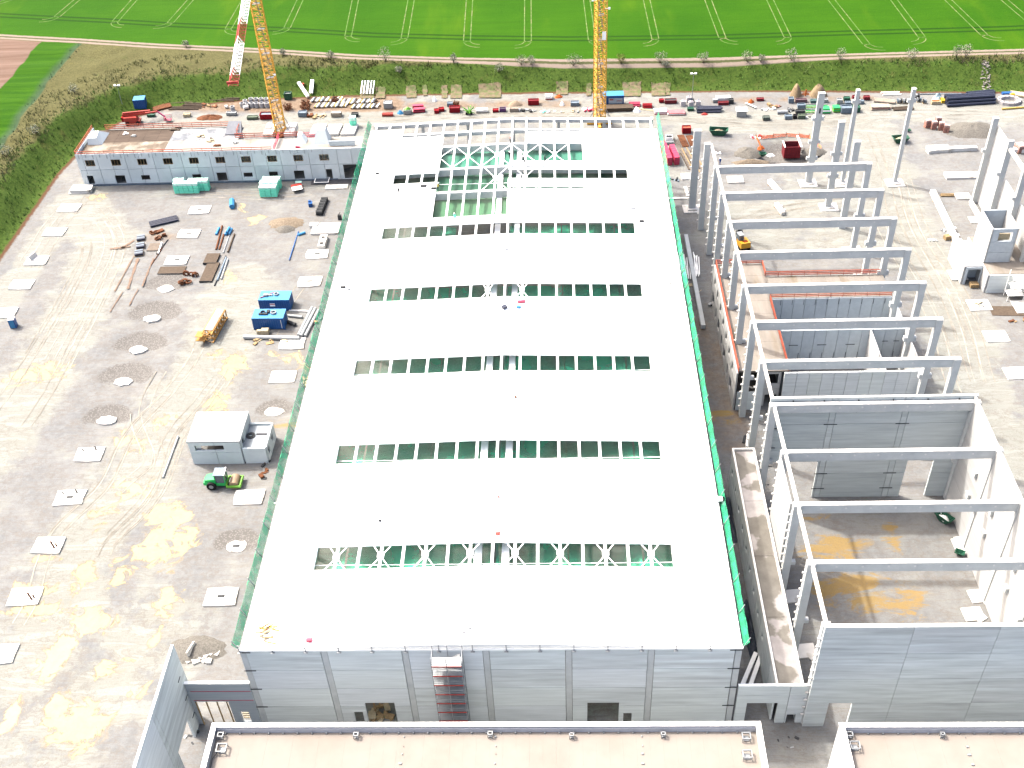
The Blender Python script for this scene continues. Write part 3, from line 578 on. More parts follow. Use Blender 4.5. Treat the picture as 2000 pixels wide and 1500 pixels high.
single('lifeline', MB().bar((-.5, 90.5, 17.5), (15, 91.6, 17.1), .07), M_GREY, 'thin grey line lying on the roof near the fifth window strip', 'line')
# purlin girders along the hall under the deck, every 3 m, and gabled cross girders
for k in list(range(-10, 11)):
    x = 3.0*k; wd = .36 if abs(k) < 10 else .3
    part(hall, 'roof_girder', MB().box(x-wd/2, x+wd/2, .6, 139.6, rz_(x)-.55, rz_(x)-.03), M_STEEL, world=True)
for x in (-2.1, 1.6):
    part(hall, 'ridge_duct', MB().box(x-.5, x+.5, .8, 131, 14.3, 15.2), M_STEEL, world=True)
def cross_girder(y, wd=.7, dep=1.5, m=M_FRAME):
    mb = MB()
    for x0, x1 in ((-HW+.5, 0), (0, HW-.5)):
        z0, z1 = rz_(x0)-.25, rz_(x1)-.25
        mb.hexa([(x0, y-wd/2, z0-dep), (x1, y-wd/2, z1-dep), (x1, y+wd/2, z1-dep), (x0, y+wd/2, z0-dep)], [(x0, y-wd/2, z0), (x1, y-wd/2, z1), (x1, y+wd/2, z1), (x0, y+wd/2, z0)])
    part(hall, 'cross_girder', mb, m, world=True)
for y in (10, 20, 30, 40, 50, 60, 70, 80, 90, 99.6, 109.2, 118.6, 128.2, 134.4, 139.4): cross_girder(y, .8 if y > 99 else .6, 1.5 if y < 134 else .8)
def brace(cx, y0, y1, dx=3):
    z = rz_(cx)-.25; cy = (y0+y1)/2; mb = MB()
    for s in (-1, 1):
        mb.bar((cx-dx*s, y0, z), (cx+dx*s, y1, z), .13, .1)
    mb.box(cx-.45, cx+.45, cy-.45, cy+.45, z+.1, z+.3); part(hall, 'cross_brace', mb, M_STEEL, world=True)
for cx in range(-21, 22, 6): brace(cx, 10.4, 19.6, 3)
for cx in (-15, -9, -3, 3, 9): brace(cx, 118.9, 127.9)
brace(-3, 109.5, 118.3, 2.4); brace(3, 109.5, 118.3, 2.4); brace(-3, 70, 80, 2.4); brace(3, 70, 80, 2.4)
for k, (a, b) in enumerate(ROWS):   # thin line along every window strip
    part(hall, 'safety_line', MB().bar((-24, (a+b)/2-.2, 15.2), (24, (a+b)/2-.2, 15.2), .08), M_STEEL, world=True)
# green safety nets slung under the roof
M_NET = bpy.data.materials.new('green_net'); M_NET.use_nodes = True
def build_net(m, col, lo, hi, sc=.5):
    t = m.node_tree; N = t.nodes; b = N['Principled BSDF']; b.inputs['Base Color'].default_value = (*col, 1); b.inputs['Roughness'].default_value = .8
    tc = N.new('ShaderNodeTexCoord'); n = N.new('ShaderNodeTexNoise'); n.inputs['Scale'].default_value = sc; n.inputs['Detail'].default_value = 5; lnk(t, tc.outputs['Object'], n.inputs['Vector'])
    r = N.new('ShaderNodeMapRange'); r.inputs[1].default_value = .35; r.inputs[2].default_value = .7; r.inputs[3].default_value = lo; r.inputs[4].default_value = hi; lnk(t, n.outputs[0], r.inputs[0]); lnk(t, r.outputs[0], b.inputs['Alpha'])
build_net(M_NET, (.05, .42, .25), .2, .75, .16)
M_NET2 = bpy.data.materials.new('edge_net'); M_NET2.use_nodes = True; build_net(M_NET2, (.012, .27, .13), .45, .9, .8)
M_NET3 = bpy.data.materials.new('dense_green_net'); M_NET3.use_nodes = True; build_net(M_NET3, (.0, .05, .024), .93, 1.0, .3)
M_NET4 = bpy.data.materials.new('teal_net'); M_NET4.use_nodes = True; build_net(M_NET4, (.012, .115, .075), .88, 1.0, .3)
M_NET5 = bpy.data.materials.new('pale_green_net'); M_NET5.use_nodes = True; build_net(M_NET5, (.03, .11, .05), .78, .95, .3)
def net(x0, x1, y0, y1, z, m=None, sag=1.2):
    mb = MB(); n = 8
    V = [(x0+(x1-x0)*i/n, y0+(y1-y0)*j/n, z-sag*math.sin(math.pi*i/n)*math.sin(math.pi*j/n)+random.uniform(-.1, .1)) for i in range(n+1) for j in range(n+1)]
    mb.add(V, [(i*(n+1)+j, (i+1)*(n+1)+j, (i+1)*(n+1)+j+1, i*(n+1)+j+1) for i in range(n) for j in range(n)])
    part(hall, 'safety_net', mb, m or M_NET, world=True, smooth=True)
for k in range(13):
    y = 10*k+.4
    if y > 99: break
    for (x0, x1) in ((-30.5, -20.3), (-20, -10.2), (-10, -.3), (.3, 10), (10.2, 20), (20.3, 30.5)):
        if k == 11: continue
        if random.random() < .04: continue
        net(x0, x1, y, y+9.2, 14.3)
for x0, x1 in ((-30.5, -14.8), (-14.8, -.4), (.4, 14.8), (14.8, 30)):
    zz = (rz_(x0)+rz_(x1))/2-2.0; net(x0, x1, 112.4, 121.6, zz, M_NET3, .4); net(x0, x1, 121.8, 131.6, zz, M_NET4, .4); net(x0, x1, 101.5, 112.2, zz, M_NET5, .4)
# ---- green edge nets on posts along both eaves
for s, lb in ((-1, 'green safety net fence along the left eave of the white roof'), (1, 'green safety net fence along the right eave of the white roof')):
    t = thing('edge_net_fence', lb, 'safety net', (s*HW, 70, 16.1)); 
    for k in range(28):
        y = .6+k*5; o = random.uniform(-.06, .06)
        mb = MB(); V = []
        for j in range(6):
            yy = y+j; V += [(s*(HW+.25+o), yy, 15.7), (s*(HW+.75+random.uniform(-.08, .08)+.25*(s < 0)), yy, 16.55), (s*(HW+.70+random.uniform(-.05, .05)), yy, 17.35+random.uniform(-.1, .1))]
        mb.add(V, [(3*j+c, 3*j+3+c, 3*j+4+c, 3*j+1+c) for j in range(5) for c in (0, 1)])
        part(t, 'net_panel', mb, M_NET2, world=True)
        part(t, 'post', MB().bar((s*(HW+.1), y, 15.4), (s*(HW+.85), y, 17.5), .08), M_GREY, world=True)
# ---- guard rail along the front parapet
t = thing('parapet_guard_rail', 'thin grey guard rail with posts along the front edge of the white roof', 'guard rail', (0, .3, 16.3))
for x in np.arange(-31, 31.1, 4.15):
    part(t, 'post', MB().bar((x, -.1, 15.9), (x, -.1, 17.4), .09).box(x-.25, x+.25, -.25, -.04, 15.95, 16.02), M_GREY, world=True)
for z in (16.75, 17.35): part(t, 'rail', MB().bar((-31.2, -.1, z), (31, -.1, z-.02), .06), M_GREY, world=True)
# ---- scaffold stair tower in front
t = thing('scaffold_stair', 'grey and red scaffold stair tower standing against the front wall of the hall', 'scaffold', (-5.2, -1.3, 0))
x0, x1, y0, y1 = -6.9, -3.2, -2.3, -.35
for x in (x0, (x0+x1)/2, x1):
    for y in (y0, y1): part(t, 'standard', MB().tube((x, y, 0), (x, y, 17.6), .05, 6), M_GREY, world=True)
for k in range(9):
    z = .3+k*1.95
    part(t, 'platform', MB().box(x0, x1, y0, y1-.55, z, z+.09), M_GREY, world=True)
    part(t, 'toe_board', MB().box(x0, x1, y0-.06, y0-.02, z+.0, z+.2), M_RED, world=True)
    mb = MB().bar((x0, y0, z+1.), (x1, y0, z+1.), .06).bar((x0, y0, z+.55), (x1, y0, z+.55), .05).bar((x1, y0, z+1.), (x1, y1, z+1), .06).bar((x0, y0, z+1.), (x0, y1, z+1), .06)
    part(t, 'guard_rail', mb, M_GREY, world=True)
    if k < 8:
        a, b = ((x0+.3, z), (x1-.3, z+1.95)) if k % 2 else ((x1-.3, z), (x0+.3, z+1.95))
        part(t, 'stair_flight', MB().bar((a[0], y1-.3, a[1]+.05), (b[0], y1-.3, b[1]+.05), .55, .1), M_GREY, world=True)
# ---- things left on the roof
t = thing('timber_pile', 'small pile of orange-tipped timber blocks at the front left corner of the roof', 'timber pile', (-28, 1.9, rz_(-28)+.08))
for k in range(14): part(t, 'board', MB().rbox(random.uniform(-.9, .9), random.uniform(-.9, 1.6), .0+.09*(k//3), 1.5, .16, .1, random.uniform(-.4, .9)), random.choice([M_WOOD, M_WOODP, M_YEL]))
def roof_bit(px, py, sx, sy, sz, m, nm, lb, cat, rz=0):
    p = G(px, py, 16.9); p = G(px, py, rz_(p[0])+.08); mb = MB().rbox(0, 0, 0, sx, sy, sz, rz).rbox(sx*.3, sy*.5, 0, sx*.5, sy*.4, sz*.6, rz+.5)
    single(nm, mb, m, lb, cat, p)
roof_bit(604, 1252, .7, .4, .4, M_PINK, 'red_bag', 'little pink-red bag on the roof near the front left edge', 'bag')
roof_bit(1018, 590, 1.3, .5, .3, M_PINK, 'red_bag', 'pink-red bag on the ridge below the fourth window strip', 'bag', .1)
roof_bit(985, 602, .8, .7, .5, M_NAVY, 'tool_box', 'dark blue tool box on the ridge below the fourth window strip', 'box', .7)
roof_bit(1013, 601, .7, .5, .4, M_LBLUE, 'bucket', 'light blue bucket on the ridge beside the dark blue box', 'bucket')
roof_bit(972, 1043, .6, .5, .15, M_RED, 'red_tape', 'bit of red tape on the roof above the lowest window strip', 'tape')
roof_bit(974, 971, .25, .25, .15, M_RED, 'red_tin', 'tiny red tin on the roof between the two lowest window strips', 'tin')
roof_bit(1007, 776, .35, .3, .2, M_RUST, 'brown_rag', 'tiny brown rag on the ridge between the third and fourth strips from the front', 'rag')
for px, py, w, lb in [(737, 340, .7, 'grey tool bag left of the three dark panes'), (1236, 408, .9, 'grey roll on the roof right side, upper one of two'), (1253, 433, .9, 'dark roll on the roof right side, lower one of two'), (989, 487, .6, 'dark case on the ridge below the fifth window strip'),
                      (670, 562, .8, 'grey fittings near the left eave beside the fourth strip'), (682, 566, .5, 'small dark fitting right of the grey fittings near the left eave'), (827, 364, 1.2, 'dark tool left of the worker by the open bay'), (847, 369, 1., 'dark bag right beside the worker at the open bay edge'),
                      (906, 1236, .4, 'small dark screw box above the scaffold stair'), (918, 1228, .3, 'tiny bolt tin above and right of the stair'), (1310, 554, .3, 'small dark weight at the right eave by the fourth strip'), (742, 1018, .4, 'small grey clip on the roof near the loose strip')]:
    roof_bit(px, py, w, w*.5, .3, random.choice([M_DGREY, M_GREY]), 'tool_bag', lb, 'tool')
# ================================================================ FRONT HALLS (their flat roofs at the bottom of the picture)
def flat_roof(name, lb, x0, x1, y1, y0, ztop, boxes, joints):
    t = thing(name, lb, 'building', ((x0+x1)/2, (y0+y1)/2, 0)); w = .45
    part(t, 'parapet', MB().box(x0, x1, y1-w, y1, ztop-1.4, ztop).box(x0, x0+w, y0, y1-w, ztop-1.4, ztop).box(x1-w, x1, y0, y1-w, ztop-1.4, ztop), M_LIGHT, world=True)
    part(t, 'coping', MB().box(x0-.08, x1+.08, y1-w-.06, y1+.08, ztop+.003, ztop+.09).box(x0-.08, x0+w+.06, y0, y1-w-.06, ztop+.003, ztop+.09).box(x1-w-.06, x1+.08, y0, y1-w-.06, ztop+.003, ztop+.09), M_WHITE, world=True)
    wd = 1.5; n = int((x1-x0-2*w)/wd); st = (x1-x0-2*w)/n
    for k in range(n):   # welded membrane strips with overlap ribs
        a = x0+w+k*st; part(t, 'membrane_strip', MB().box(a+.002, a+st-.002, y0, y1-w-.02, ztop-1.2, ztop-1.02+.008*(k % 2)), M_MEMB, world=True)
    part(t, 'upstand', MB().box(x0+w+.01, x1-w-.01, y1-w-.14, y1-w-.03, ztop-1.0, ztop-.25), mat('grey_upstand', (.34, .35, .38), var=.1), world=True)
    for q in range(int((x1-x0)/10)+1):
        a = x0+q*10; b = min(x1, a+9.9)
        if b-a < 1: continue
        for z0, z1 in ((0, 4.1), (4.15, 8.1), (8.15, 12.1), (12.15, ztop-1.42)): part(t, 'wall_panel', MB().box(a, b, y1-.3, y1-.02, z0, z1), random.choice(CON), world=True)
    for xx in (x0+.01, x1-.31):
        for q in range(2):
            for z0, z1 in ((0, 4.1), (4.15, 8.1), (8.15, 12.1), (12.15, ztop-1.42)): part(t, 'wall_panel', MB().box(xx, xx+.3, y0+q*9, min(y1-.35, y0+q*9+8.9), z0, z1), random.choice(CON), world=True)
    for bx, by, s in boxes:
        mb = MB(); 
        for u, v in ((-1, -1), (1, -1), (1, 1), (-1, 1)): mb.box(bx+u*s-.04, bx+u*s+.04, by+v*s-.04, by+v*s+.04, ztop-1, ztop-.3)
        mb.box(bx-s, bx+s, by-s, by-s+.1, ztop-.5, ztop-.3).box(bx-s, bx+s, by+s-.1, by+s, ztop-.5, ztop-.3).box(bx-s-.05, bx-s+.05, by-s, by+s, ztop-.5, ztop-.3).box(bx+s-.05, bx+s+.05, by-s, by+s, ztop-.5, ztop-.3).box(bx-s*.7, bx+s*.7, by-s*.7, by+s*.7, ztop-1, ztop-.85)
        part(t, 'drain_cage', mb, M_GREY, world=True)
    mb = MB()
    for xx in joints:
        for v in (1.2, 2.4, 3.4, 4.6, 5.7): mb.box(xx-.1+random.uniform(-.2, .2), xx+.1, y1-v-.1, y1-v+.1, ztop-1, ztop-.88)
    for xx in np.arange(x0+1.5, x1-1, 1.7): mb.box(xx-.1, xx+.1, y1-w-.35, y1-w-.15, ztop-.98, ztop-.8)
    part(t, 'fixings', mb, M_GREY, world=True, kind='stuff'); return t
flat_roof('front_hall', 'pale flat roofed hall with white parapet at the bottom centre of the picture', -32.0, 31.6, -10.2, -27, 16.2, [(-30.4, -13.1, .55), (-30.9, -11.4, .3), (-15, -11.4, .25), (0.6, -11.3, .25), (10, -11.5, .22), (20.5, -11.4, .22), (29.9, -11.7, .45), (29.7, -14.0, .5)], [1.2, 18, -9.5])
flat_roof('front_right_hall', 'pale flat roofed hall with white parapet in the bottom right corner', 40.6, 84, -10.4, -27, 16.2, [(41.9, -12.9, .5), (41.6, -11.5, .3), (52, -11.5, .2)], [54.5])
single('cable', MB().bar((-30.6, -13.2, 15.6), (-31.3, -14.2, 15.35), .06).bar((-31.3, -14.2, 15.35), (-31.2, -18, 15.3), .06), M_DGREY, 'dark cable curving down the left edge of the front flat roof', 'cable')
# ---- high free wall at the lower left, seen from its inner face
t = thing('free_wall', 'tall blue-grey concrete wall running towards the viewer at the lower left', 'wall', (-39.9, -12, 0))
panel_wall(t, (-39.9, 1.3), (-39.9, -31), 0, 15.9, .35, [9.4, 10.2, 20, 20.8], [], [(3.2, 8.2, 0, 4.6), (12, 16, 0, 4.6)], name='wall_panel')
for z in (3, 7, 11): part(t, 'tie_plate', MB().box(-39.72, -39.66, -1, -.1, z, z+.12), M_DGREY, world=True)
# ---- link walls left and right of the hall front
t = thing('left_link_wall', 'low grey precast wall with red joint lines between free wall and hall', 'wall', (-35.5, .2, 0))
panel_wall(t, (-39.7, .2), (-31.2, .2), 0, 9.2, .4, [], [5.6, 7.6], [(.6, 5.0, 0, 5.3), (6.0, 7.2, .3, 3.0)], mats=[mat('darker_precast', (.27, .30, .325), stretch=HS, var=.12)])
for z in (5.6, 7.6): part(t, 'joint_strip', MB().box(-39.2, -31.3, -.03, -.003, z-.05, z+.05), M_PINK, world=True)
part(t, 'coping', MB().box(-39.7, -31.2, 0, .42, 9.203, 9.28), M_WHITE, world=True)
for k, x in enumerate((-39., -37.6, -36.2, -34.9)): part(t, 'timber_prop', MB().bar((x, -.05, 0), (x, -.05, 5.3), .14), M_WOOD, world=True)
for z in (.8, 1.3, 1.8, 2.3): part(t, 'timber_board', MB().box(-33.6, -32.5, .42, .5, z, z+.2), M_WOODP, world=True)
t = thing('right_link_wall', 'low light grey wall with a gate opening between hall and the right shell', 'wall', (35.6, .2, 0))
panel_wall(t, (31.3, .2), (40.2, .2), 0, 8.2, .35, [6.6], [6.2], [(1.4, 5.4, 0, 4.5), (6.8, 8., 0, 1.9)], mats=[CON[3], CON[1]])
part(t, 'coping', MB().box(31.3, 40.2, .02, .38, 8.203, 8.27), M_WHITE, world=True)
# ---- long low corridor building with puddled flat roof
t = thing('corridor_building', 'long narrow low building with stained flat roof beside the right eave of the hall', 'building', (37.8, 22, 0))
M_STAIN = mat('stained_slab', (.24, .225, .20), var=.2, scale=.4, col2=(.46, .43, .42), mixscale=.14, mixlo=.5, mixhi=.53)
for k in range(4): part(t, 'roof_slab', MB().box(36.4, 39.3, .6+k*10.7, .6+k*10.7+10.65, 7.3, 7.6), M_STAIN, world=True)
part(t, 'parapet', MB().box(36.1, 36.38, .5, 43.4, 7.2, 8.0).box(39.32, 39.6, .5, 43.4, 7.2, 8.0).box(36.1, 39.6, 43.42, 43.7, 7.2, 8.0), M_CTOP, world=True)
for k in range(11):
    y = .5+k*3.9; hs = [(1.5, 2.4, 4.2, 5.4)]
    panel_wall(t, (36.25, y), (36.25, y+3.85), 0, 7.19, .25, [], [], hs if k > 1 else [], mats=CON)
panel_wall(t, (39.46, .5), (39.46, 43.6), 0, 7.19, .25, [10, 20, 30], [], [])
panel_wall(t, (36.4, 43.56), (39.3, 43.56), 0, 7.19, .25, [], [], [])
single('tarpaulin', MB().mound(35.2, 36, 1.0, 5.5, .8, 16, 4, 0, .35), mat('dark_foil', (.045, .06, .085), rough=.5, var=.5, scale=1.5), 'crumpled dark foil on the ground along the left side of the corridor building', 'tarpaulin')
single('tarpaulin', MB().mound(35.5, 14, .8, 5.5, .7, 16, 4, 0, .35), MATS['dark_foil'], 'second crumpled dark foil strip near the two white beams', 'tarpaulin')
for k, (px, py, qx, qy, lb) in enumerate([(1476, 1276, 1450, 1338, 'left'), (1486, 1281, 1466, 1338, 'right')]):
    a, b = G(px, py, .3), G(qx, qy, .3); single('steel_beam', MB().bar(a, b, .55, .5), M_WHITE, 'white steel beam lying behind the right link wall, %s one of two' % lb, 'beam', group='white beams behind the right link wall')
# ================================================================ RIGHT SHELL: portal frames every 10 m
XL_, XR_, HP = 40.15, 70.3, 20.27
def portal_proto():
    t = thing('portal_frame', 'x', 'portal frame', (XL_, 0, 0))
    L = XR_-XL_
    part(t, 'column', MB().box(-.1, .95, -.45, .45, 0, HP-1.55), M_FRAME)
    part(t, 'column', MB().box(L-.85, L+.2, -.45, .45, 0, HP-1.55), M_FRAME)
    part(t, 'column_head', MB().box(-.1, .95, -.45, -.32, HP-1.55, HP).box(-.1, .95, .32, .45, HP-1.55, HP).box(-.1, .95, -.318, .318, HP-1.548, HP-1.5), M_FRAME)
    part(t, 'column_head', MB().box(L-.85, L+.2, -.45, -.32, HP-1.55, HP).box(L-.85, L+.2, .32, .45, HP-1.55, HP), M_FRAME)
    part(t, 'roof_beam', MB().box(-.05, L+.15, -.3, .3, HP-1.5, HP+.02), M_FRAME)
    part(t, 'beam_flange', MB().box(-.08, L+.18, -.34, .34, HP+.023, HP+.12), M_CTOP)
    for k in range(8):
        x = 3.6+k*3.25; part(t, 'beam_hole', MB().tube((x, -.335, HP-.55), (x, -.302, HP-.55), .16, 8), M_CTOP)
    part(t, 'corbel', MB().box(L+.2, L+.75, -.35, .35, 8.0, 8.9), M_FRAME); part(t, 'corbel', MB().box(L-1.35, L-.85, -.35, .35, 8., 8.9), M_FRAME)
    part(t, 'corbel', MB().box(.95, 1.6, -.3, .3, 8.3, 8.9), M_FRAME)
    for k in range(11): part(t, 'socket_stub', MB().box(-.45, -.1, -.12, .12, 2.2+k*1.6, 2.4+k*1.6), M_CTOP)
    return t
pf = portal_proto()
nth = ['farthest one', 'second farthest', 'third farthest', 'fourth farthest', 'fifth farthest, over the block corridor', 'sixth farthest, over the first open room', 'seventh farthest, over the second open room', 'close behind the cross wall', 'first inside the high walls', 'middle one inside the high walls', 'nearest the front wall']
for i in range(11):
    inst(pf, i > 0, (XL_, 110-10*i, 0), 0, 'grey concrete portal frame, '+nth[i], 'concrete portal frames of the right shell')
# edge beams from head to head along the left side
for i in range(11):
    y0 = 110-10*i; m = MB().box(XL_+.35, XL_+.75, y0-9.5, y0-.5, HP-.55, HP-.05)
    single('edge_beam', m, M_CTOP, 'slim pale beam linking the left heads of frames %s' % ['one and two from the far end', 'two and three from the far end', 'three and four from the far end', 'four and five from the far end', 'five and six from the far end', 'six and seven from the far end', 'seven and eight from the far end', 'eight and nine from the far end', 'nine and ten from the far end', 'ten and eleven from the far end', 'eleven and the front wall'][i], 'beam', group='edge beams along the left column row')
single('edge_beam', MB().box(XL_+.35, XL_+.75, 110.5, 119.5, HP-.55, HP-.05), M_CTOP, 'slim pale beam from the farthest frame back to the lone left column', 'beam', group='edge beams along the left column row')
# lone columns at the far end
def column(x, y, h, lb, w=1.0, corb=(), slots=False, stubs=0, top=None, grp='lone concrete columns at the far end'):
    t = thing('column', lb, 'column', (x, y, 0), 0, grp)
    part(t, 'shaft', MB().box(-w/2, w/2, -.4, .4, 0, h), M_FRAME); part(t, 'cap', MB().box(-w/2-.04, w/2+.04, -.44, .44, h+.003, h+.08), M_CTOP)
    for z in corb: part(t, 'corbel', MB().box(-w/2-.55, -w/2-.003, -.3, .3, z, z+.7), M_FRAME); part(t, 'corbel', MB().box(w/2+.003, w/2+.5, -.3, .3, z, z+.7), M_FRAME)
    for k in range(stubs): part(t, 'socket_stub', MB().box(-w/2-.35, -w/2-.003, -.12, .12, 2.2+k*1.6, 2.4+k*1.6), M_CTOP)
    if slots: part(t, 'recess', MB().box(-.1, .25, -.43, -.402, h-4.5, h-3.3), M_DGREY)
    return t
column(38.9, 127.8, 18.9, 'tall grey column at the back end of the left column row, beside the pink packs', 1.5, (), False, 10)
column(39.9, 119.5, HP, 'grey column just behind the farthest portal frame on the left', 1.2, (), False, 10)
column(65.9, 137.5, 21.8, 'tallest lone column with slot and corbels, left of the group behind the frames', 1.4, (6, 10, 15.5), True)
column(68.2, 127, 20.5, 'lone column with corbels, second in the group behind the frames', 1.3, (7.5, 12.8))
column(69.6, 118.8, 20.3, 'short looking lone column closest behind the far right frame leg', 1.3, ())
column(73.4, 137.2, 22.4, 'slim leaning-looking lone column right of the group behind the frames', .8, (19.5,))
column(84.9, 136.8, 22.6, 'slim lone column standing by itself on a white footing at right', .8, (19.5,))
# front wall (Y=0), cross wall (Y=40), long right wall
t = thing('shell_front_wall', 'huge streaky grey concrete front wall of the right shell', 'wall', (55, -.2, 0))
panel_wall(t, (40.2, -.35), (96, -.35), 0, 20.95, .4, [10.5, 20.5, 30.5, 40.5], [5.25, 10.5, 15.7], [(2.7, 5.7, 0, 5.3)], mats=[CON[0], CON[2], CON[0]], gap=.05)
part(t, 'coping', MB().box(40.2, 96, -.6, -.1, 20.953, 21.03), M_WHITE, world=True)
part(t, 'column', MB().box(40.1, 41.1, -.1, .7, 0, 20.5), M_FRAME, world=True)
for k in range(11): part(t, 'socket_stub', MB().box(39.75, 40.15, -.3, -.06, 2.2+k*1.6, 2.4+k*1.6), M_CTOP, world=True)
t = thing('shell_cross_wall', 'high streaky grey cross wall with two gate openings inside the right shell', 'wall', (55, 40.7, 0))
M_DKC = [mat('damp_precast', (.34, .375, .38), stretch=HS, scale=1.0, var=.2), mat('grey_precast_b', (.37, .405, .41), stretch=HS, scale=1.2, var=.16)]  # darker grey tones than the other precast
panel_wall(t, (40.2, 40.7), (70.2, 40.7), 0, 20.95, .35, [9.0, 9.9, 19.6, 20.5], [5.3, 10.5, 15.7], [(1.2, 8.7, 0, 7.9), (22.3, 26.3, 0, 7.9)], mats=M_DKC)
part(t, 'coping', MB().box(40.2, 70.2, 40.5, 40.9, 20.953, 21.03), M_CTOP, world=True)
for x in (43.5, 48, 53, 58, 63, 67.5): part(t, 'bracket', MB().box(x-.07, x+.07, 40.3, 40.5, 18.2, 20.6), M_DGREY, world=True)
for x in (49.6, 60.2):
    for z in (2, 5.3, 10.5, 15.7): part(t, 'tie_plate', MB().box(x-1.0, x+1.0, 40.44, 40.5, z-.06, z+.06), M_DGREY, world=True)
for z in (3, 7, 11, 15.): part(t, 'tie_plate', MB().box(40.3, 41.9, 40.42, 40.5, z-.06, z+.06), M_DGREY, world=True)
t = thing('shell_right_wall', 'long sunlit pale wall closing the right shell on its far side', 'wall', (70.3, 20, 0))
panel_wall(t, (69.75, 40.5), (69.75, -.1), 0, 20.9, .3, [10.2, 20.4, 30.6], [5.3, 10.5, 15.7], [], mats=[M_LIGHT, mat('sunlit_concrete_b', (.285, .29, .29), scale=.35, var=.14, stretch=HS)], gap=.05)
for i, y in enumerate((33, 25.5, 15.5, 6)):
    for z in (12.5, 8.0): part(t, 'socket', MB().box(69.2, 69.59, y-.45, y+.45, z-.5, z+.4).box(69.1, 69.59, y-.5, y+.5, z+.403, z+.5), M_FRAME, world=True)
t = thing('infill_panel', 'bright white panel stack set between frames nine and ten on the left column row', 'wall panel', (40.0, 25, 0))
panel_wall(t, (39.95, 20.6), (39.95, 29.4), 0, 19.7, .28, [], [5.3, 10.5, 15.7], [], mats=[M_LIGHT], gap=.03)
# footings at the right column row
for i in range(9):
    y = 110-10*i
    if y in (40,): continue
    single('footing', MB().rbox(0, 0, -.1, 3.6, 3.0, .28, .05*(-1)**i), M_PAD, 'pale footing under the right leg of portal frame, %s' % nth[i], 'footing', (XR_-.3, y, 0), 0, 'footings under the right column row')
for x, y, lb in [(65.8, 137.3, 'under the tallest lone column'), (68.4, 127, 'under the second lone column'), (73.5, 137, 'under the slim column of the group'), (84.9, 136.6, 'under the slim column standing by itself'), (38.9, 127.6, 'under the tall column beside the pink packs')]:
    single('footing', MB().rbox(0, 0, -.1, 3.9, 3.3, .3, .03).rbox(0, 0, .2, 2, 2, .25), M_PAD, 'pale footing '+lb, 'footing', (x, y, 0), 0, 'footings of the lone columns')
# ---------------------------------------------------------------- two-storey block with open rooms inside the shell
t = thing('inner_block', 'two-storey grey precast block with open rooms and red rails under the frames', 'building', (55, 75, 0))
B0, B1, BX0, BX1, BH = 61.5, 94, 39.4, 70.2, 8.2
wins = [(2+4.2*k, 3.6+4.2*k, 5.2, 7.0) for k in range(7)]+[(2+4.2*k+(.4 if k % 2 else -.4), 3.4+4.2*k, .9, 3.2) for k in range(7)]
panel_wall(t, (BX0-.1, B1), (BX0-.1, B0), 0, BH+.1, .25, [4, 8.1, 12.2, 16.3, 20.4, 24.5, 28.6], [4.1], wins, mats=[M_LIGHT])
M_ROOM = [mat('room_wall_a', (.34, .38, .41), var=.08), mat('room_wall_b', (.37, .41, .435), var=.08)]
ju = [2.05*k for k in range(1, 11)]
panel_wall(t, (48.3, 82.6), (70.1, 82.6), 0, BH, .3, ju, [], [], mats=M_ROOM)
panel_wall(t, (48.3, 73.2), (70.9, 73.2), 0, BH, .3, ju, [], [], mats=M_ROOM)
panel_wall(t, (47.2, 61.6), (70.2, 61.6), 0, BH, .3, [2.1*k for k in range(1, 11)], [], [], mats=[CON[1], CON[3]])
panel_wall(t, (43.6, 62.6), (47.0, 62.6), 0, BH, .25, [], [4], [(1.2, 2.9, 5, 7.2), (1, 3, 0, 2.6)], mats=[M_LIGHT])
panel_wall(t, (BX0+.2, 61.6), (43.4, 61.6), 0, 4.0, .25, [], [], [], mats=CON[:2])
panel_wall(t, (64.1, 73), (64.1, 61.8), 0, BH, .22, [], [], [], mats=[M_LIGHT])
panel_wall(t, (70.2, 73), (70.2, 61.8), 0, BH, .22, [], [], [], mats=[M_LIGHT])
panel_wall(t, (70.3, 82.4), (70.3, 73.4), 0, BH, .22, [], [], [], mats=M_ROOM)
panel_wall(t, (48.15, 61.9), (48.15, 94), 0, BH-.32, .25, [8, 16, 24], [], [], mats=M_ROOM)
panel_wall(t, (48.4, 89.8), (70.2, 89.8), 0, BH-.32, .3, ju, [], [], mats=M_ROOM)
panel_wall(t, (BX0, 94), (48.2, 94), 0, BH-.32, .25, [4], [], [], mats=CON)
M_SLAB = mat('roof_slab', (.34, .31, .275), var=.2, scale=.4, stretch=(1, .25, 1), col2=(.25, .20, .14), mixscale=.25, mixlo=.55, mixhi=.7)
for k in range(8): part(t, 'roof_slab', MB().box(BX0+.1, 48.4, 62.2+k*4, 62.2+k*4+3.97, BH-.3, BH), M_SLAB, world=True)
for k in range(8): part(t, 'roof_slab', MB().box(48.45+k*2.7, 48.45+k*2.7+2.67, 82.8, 89.9, BH-.3, BH), M_SLAB, world=True)
rail(t, [(BX0+.1, 61.8, BH), (BX0+.1, 94, BH)], m=M_RAIL, rails=(.35, .7, 1.05), w=.1)
rail(t, [(47.9, 62, BH), (47.9, 82.2, BH)], m=M_RAIL, rails=(.35, .7, 1.05), w=.1)
rail(t, [(48, 82.9, BH), (70, 82.9, BH)], m=M_RAIL, rails=(.35, .7, 1.05), w=.1)
rail(t, [(48.2, 89.8, BH), (70, 89.8, BH)], m=M_RAIL, rails=(.35, .7, 1.05), w=.1)
rail(t, [(BX0, 94, BH), (48.2, 94, BH), (48.2, 90, BH)], m=M_RAIL, rails=(.35, .7, 1.05), w=.1)
for px, py in ((-1, 0),): pass
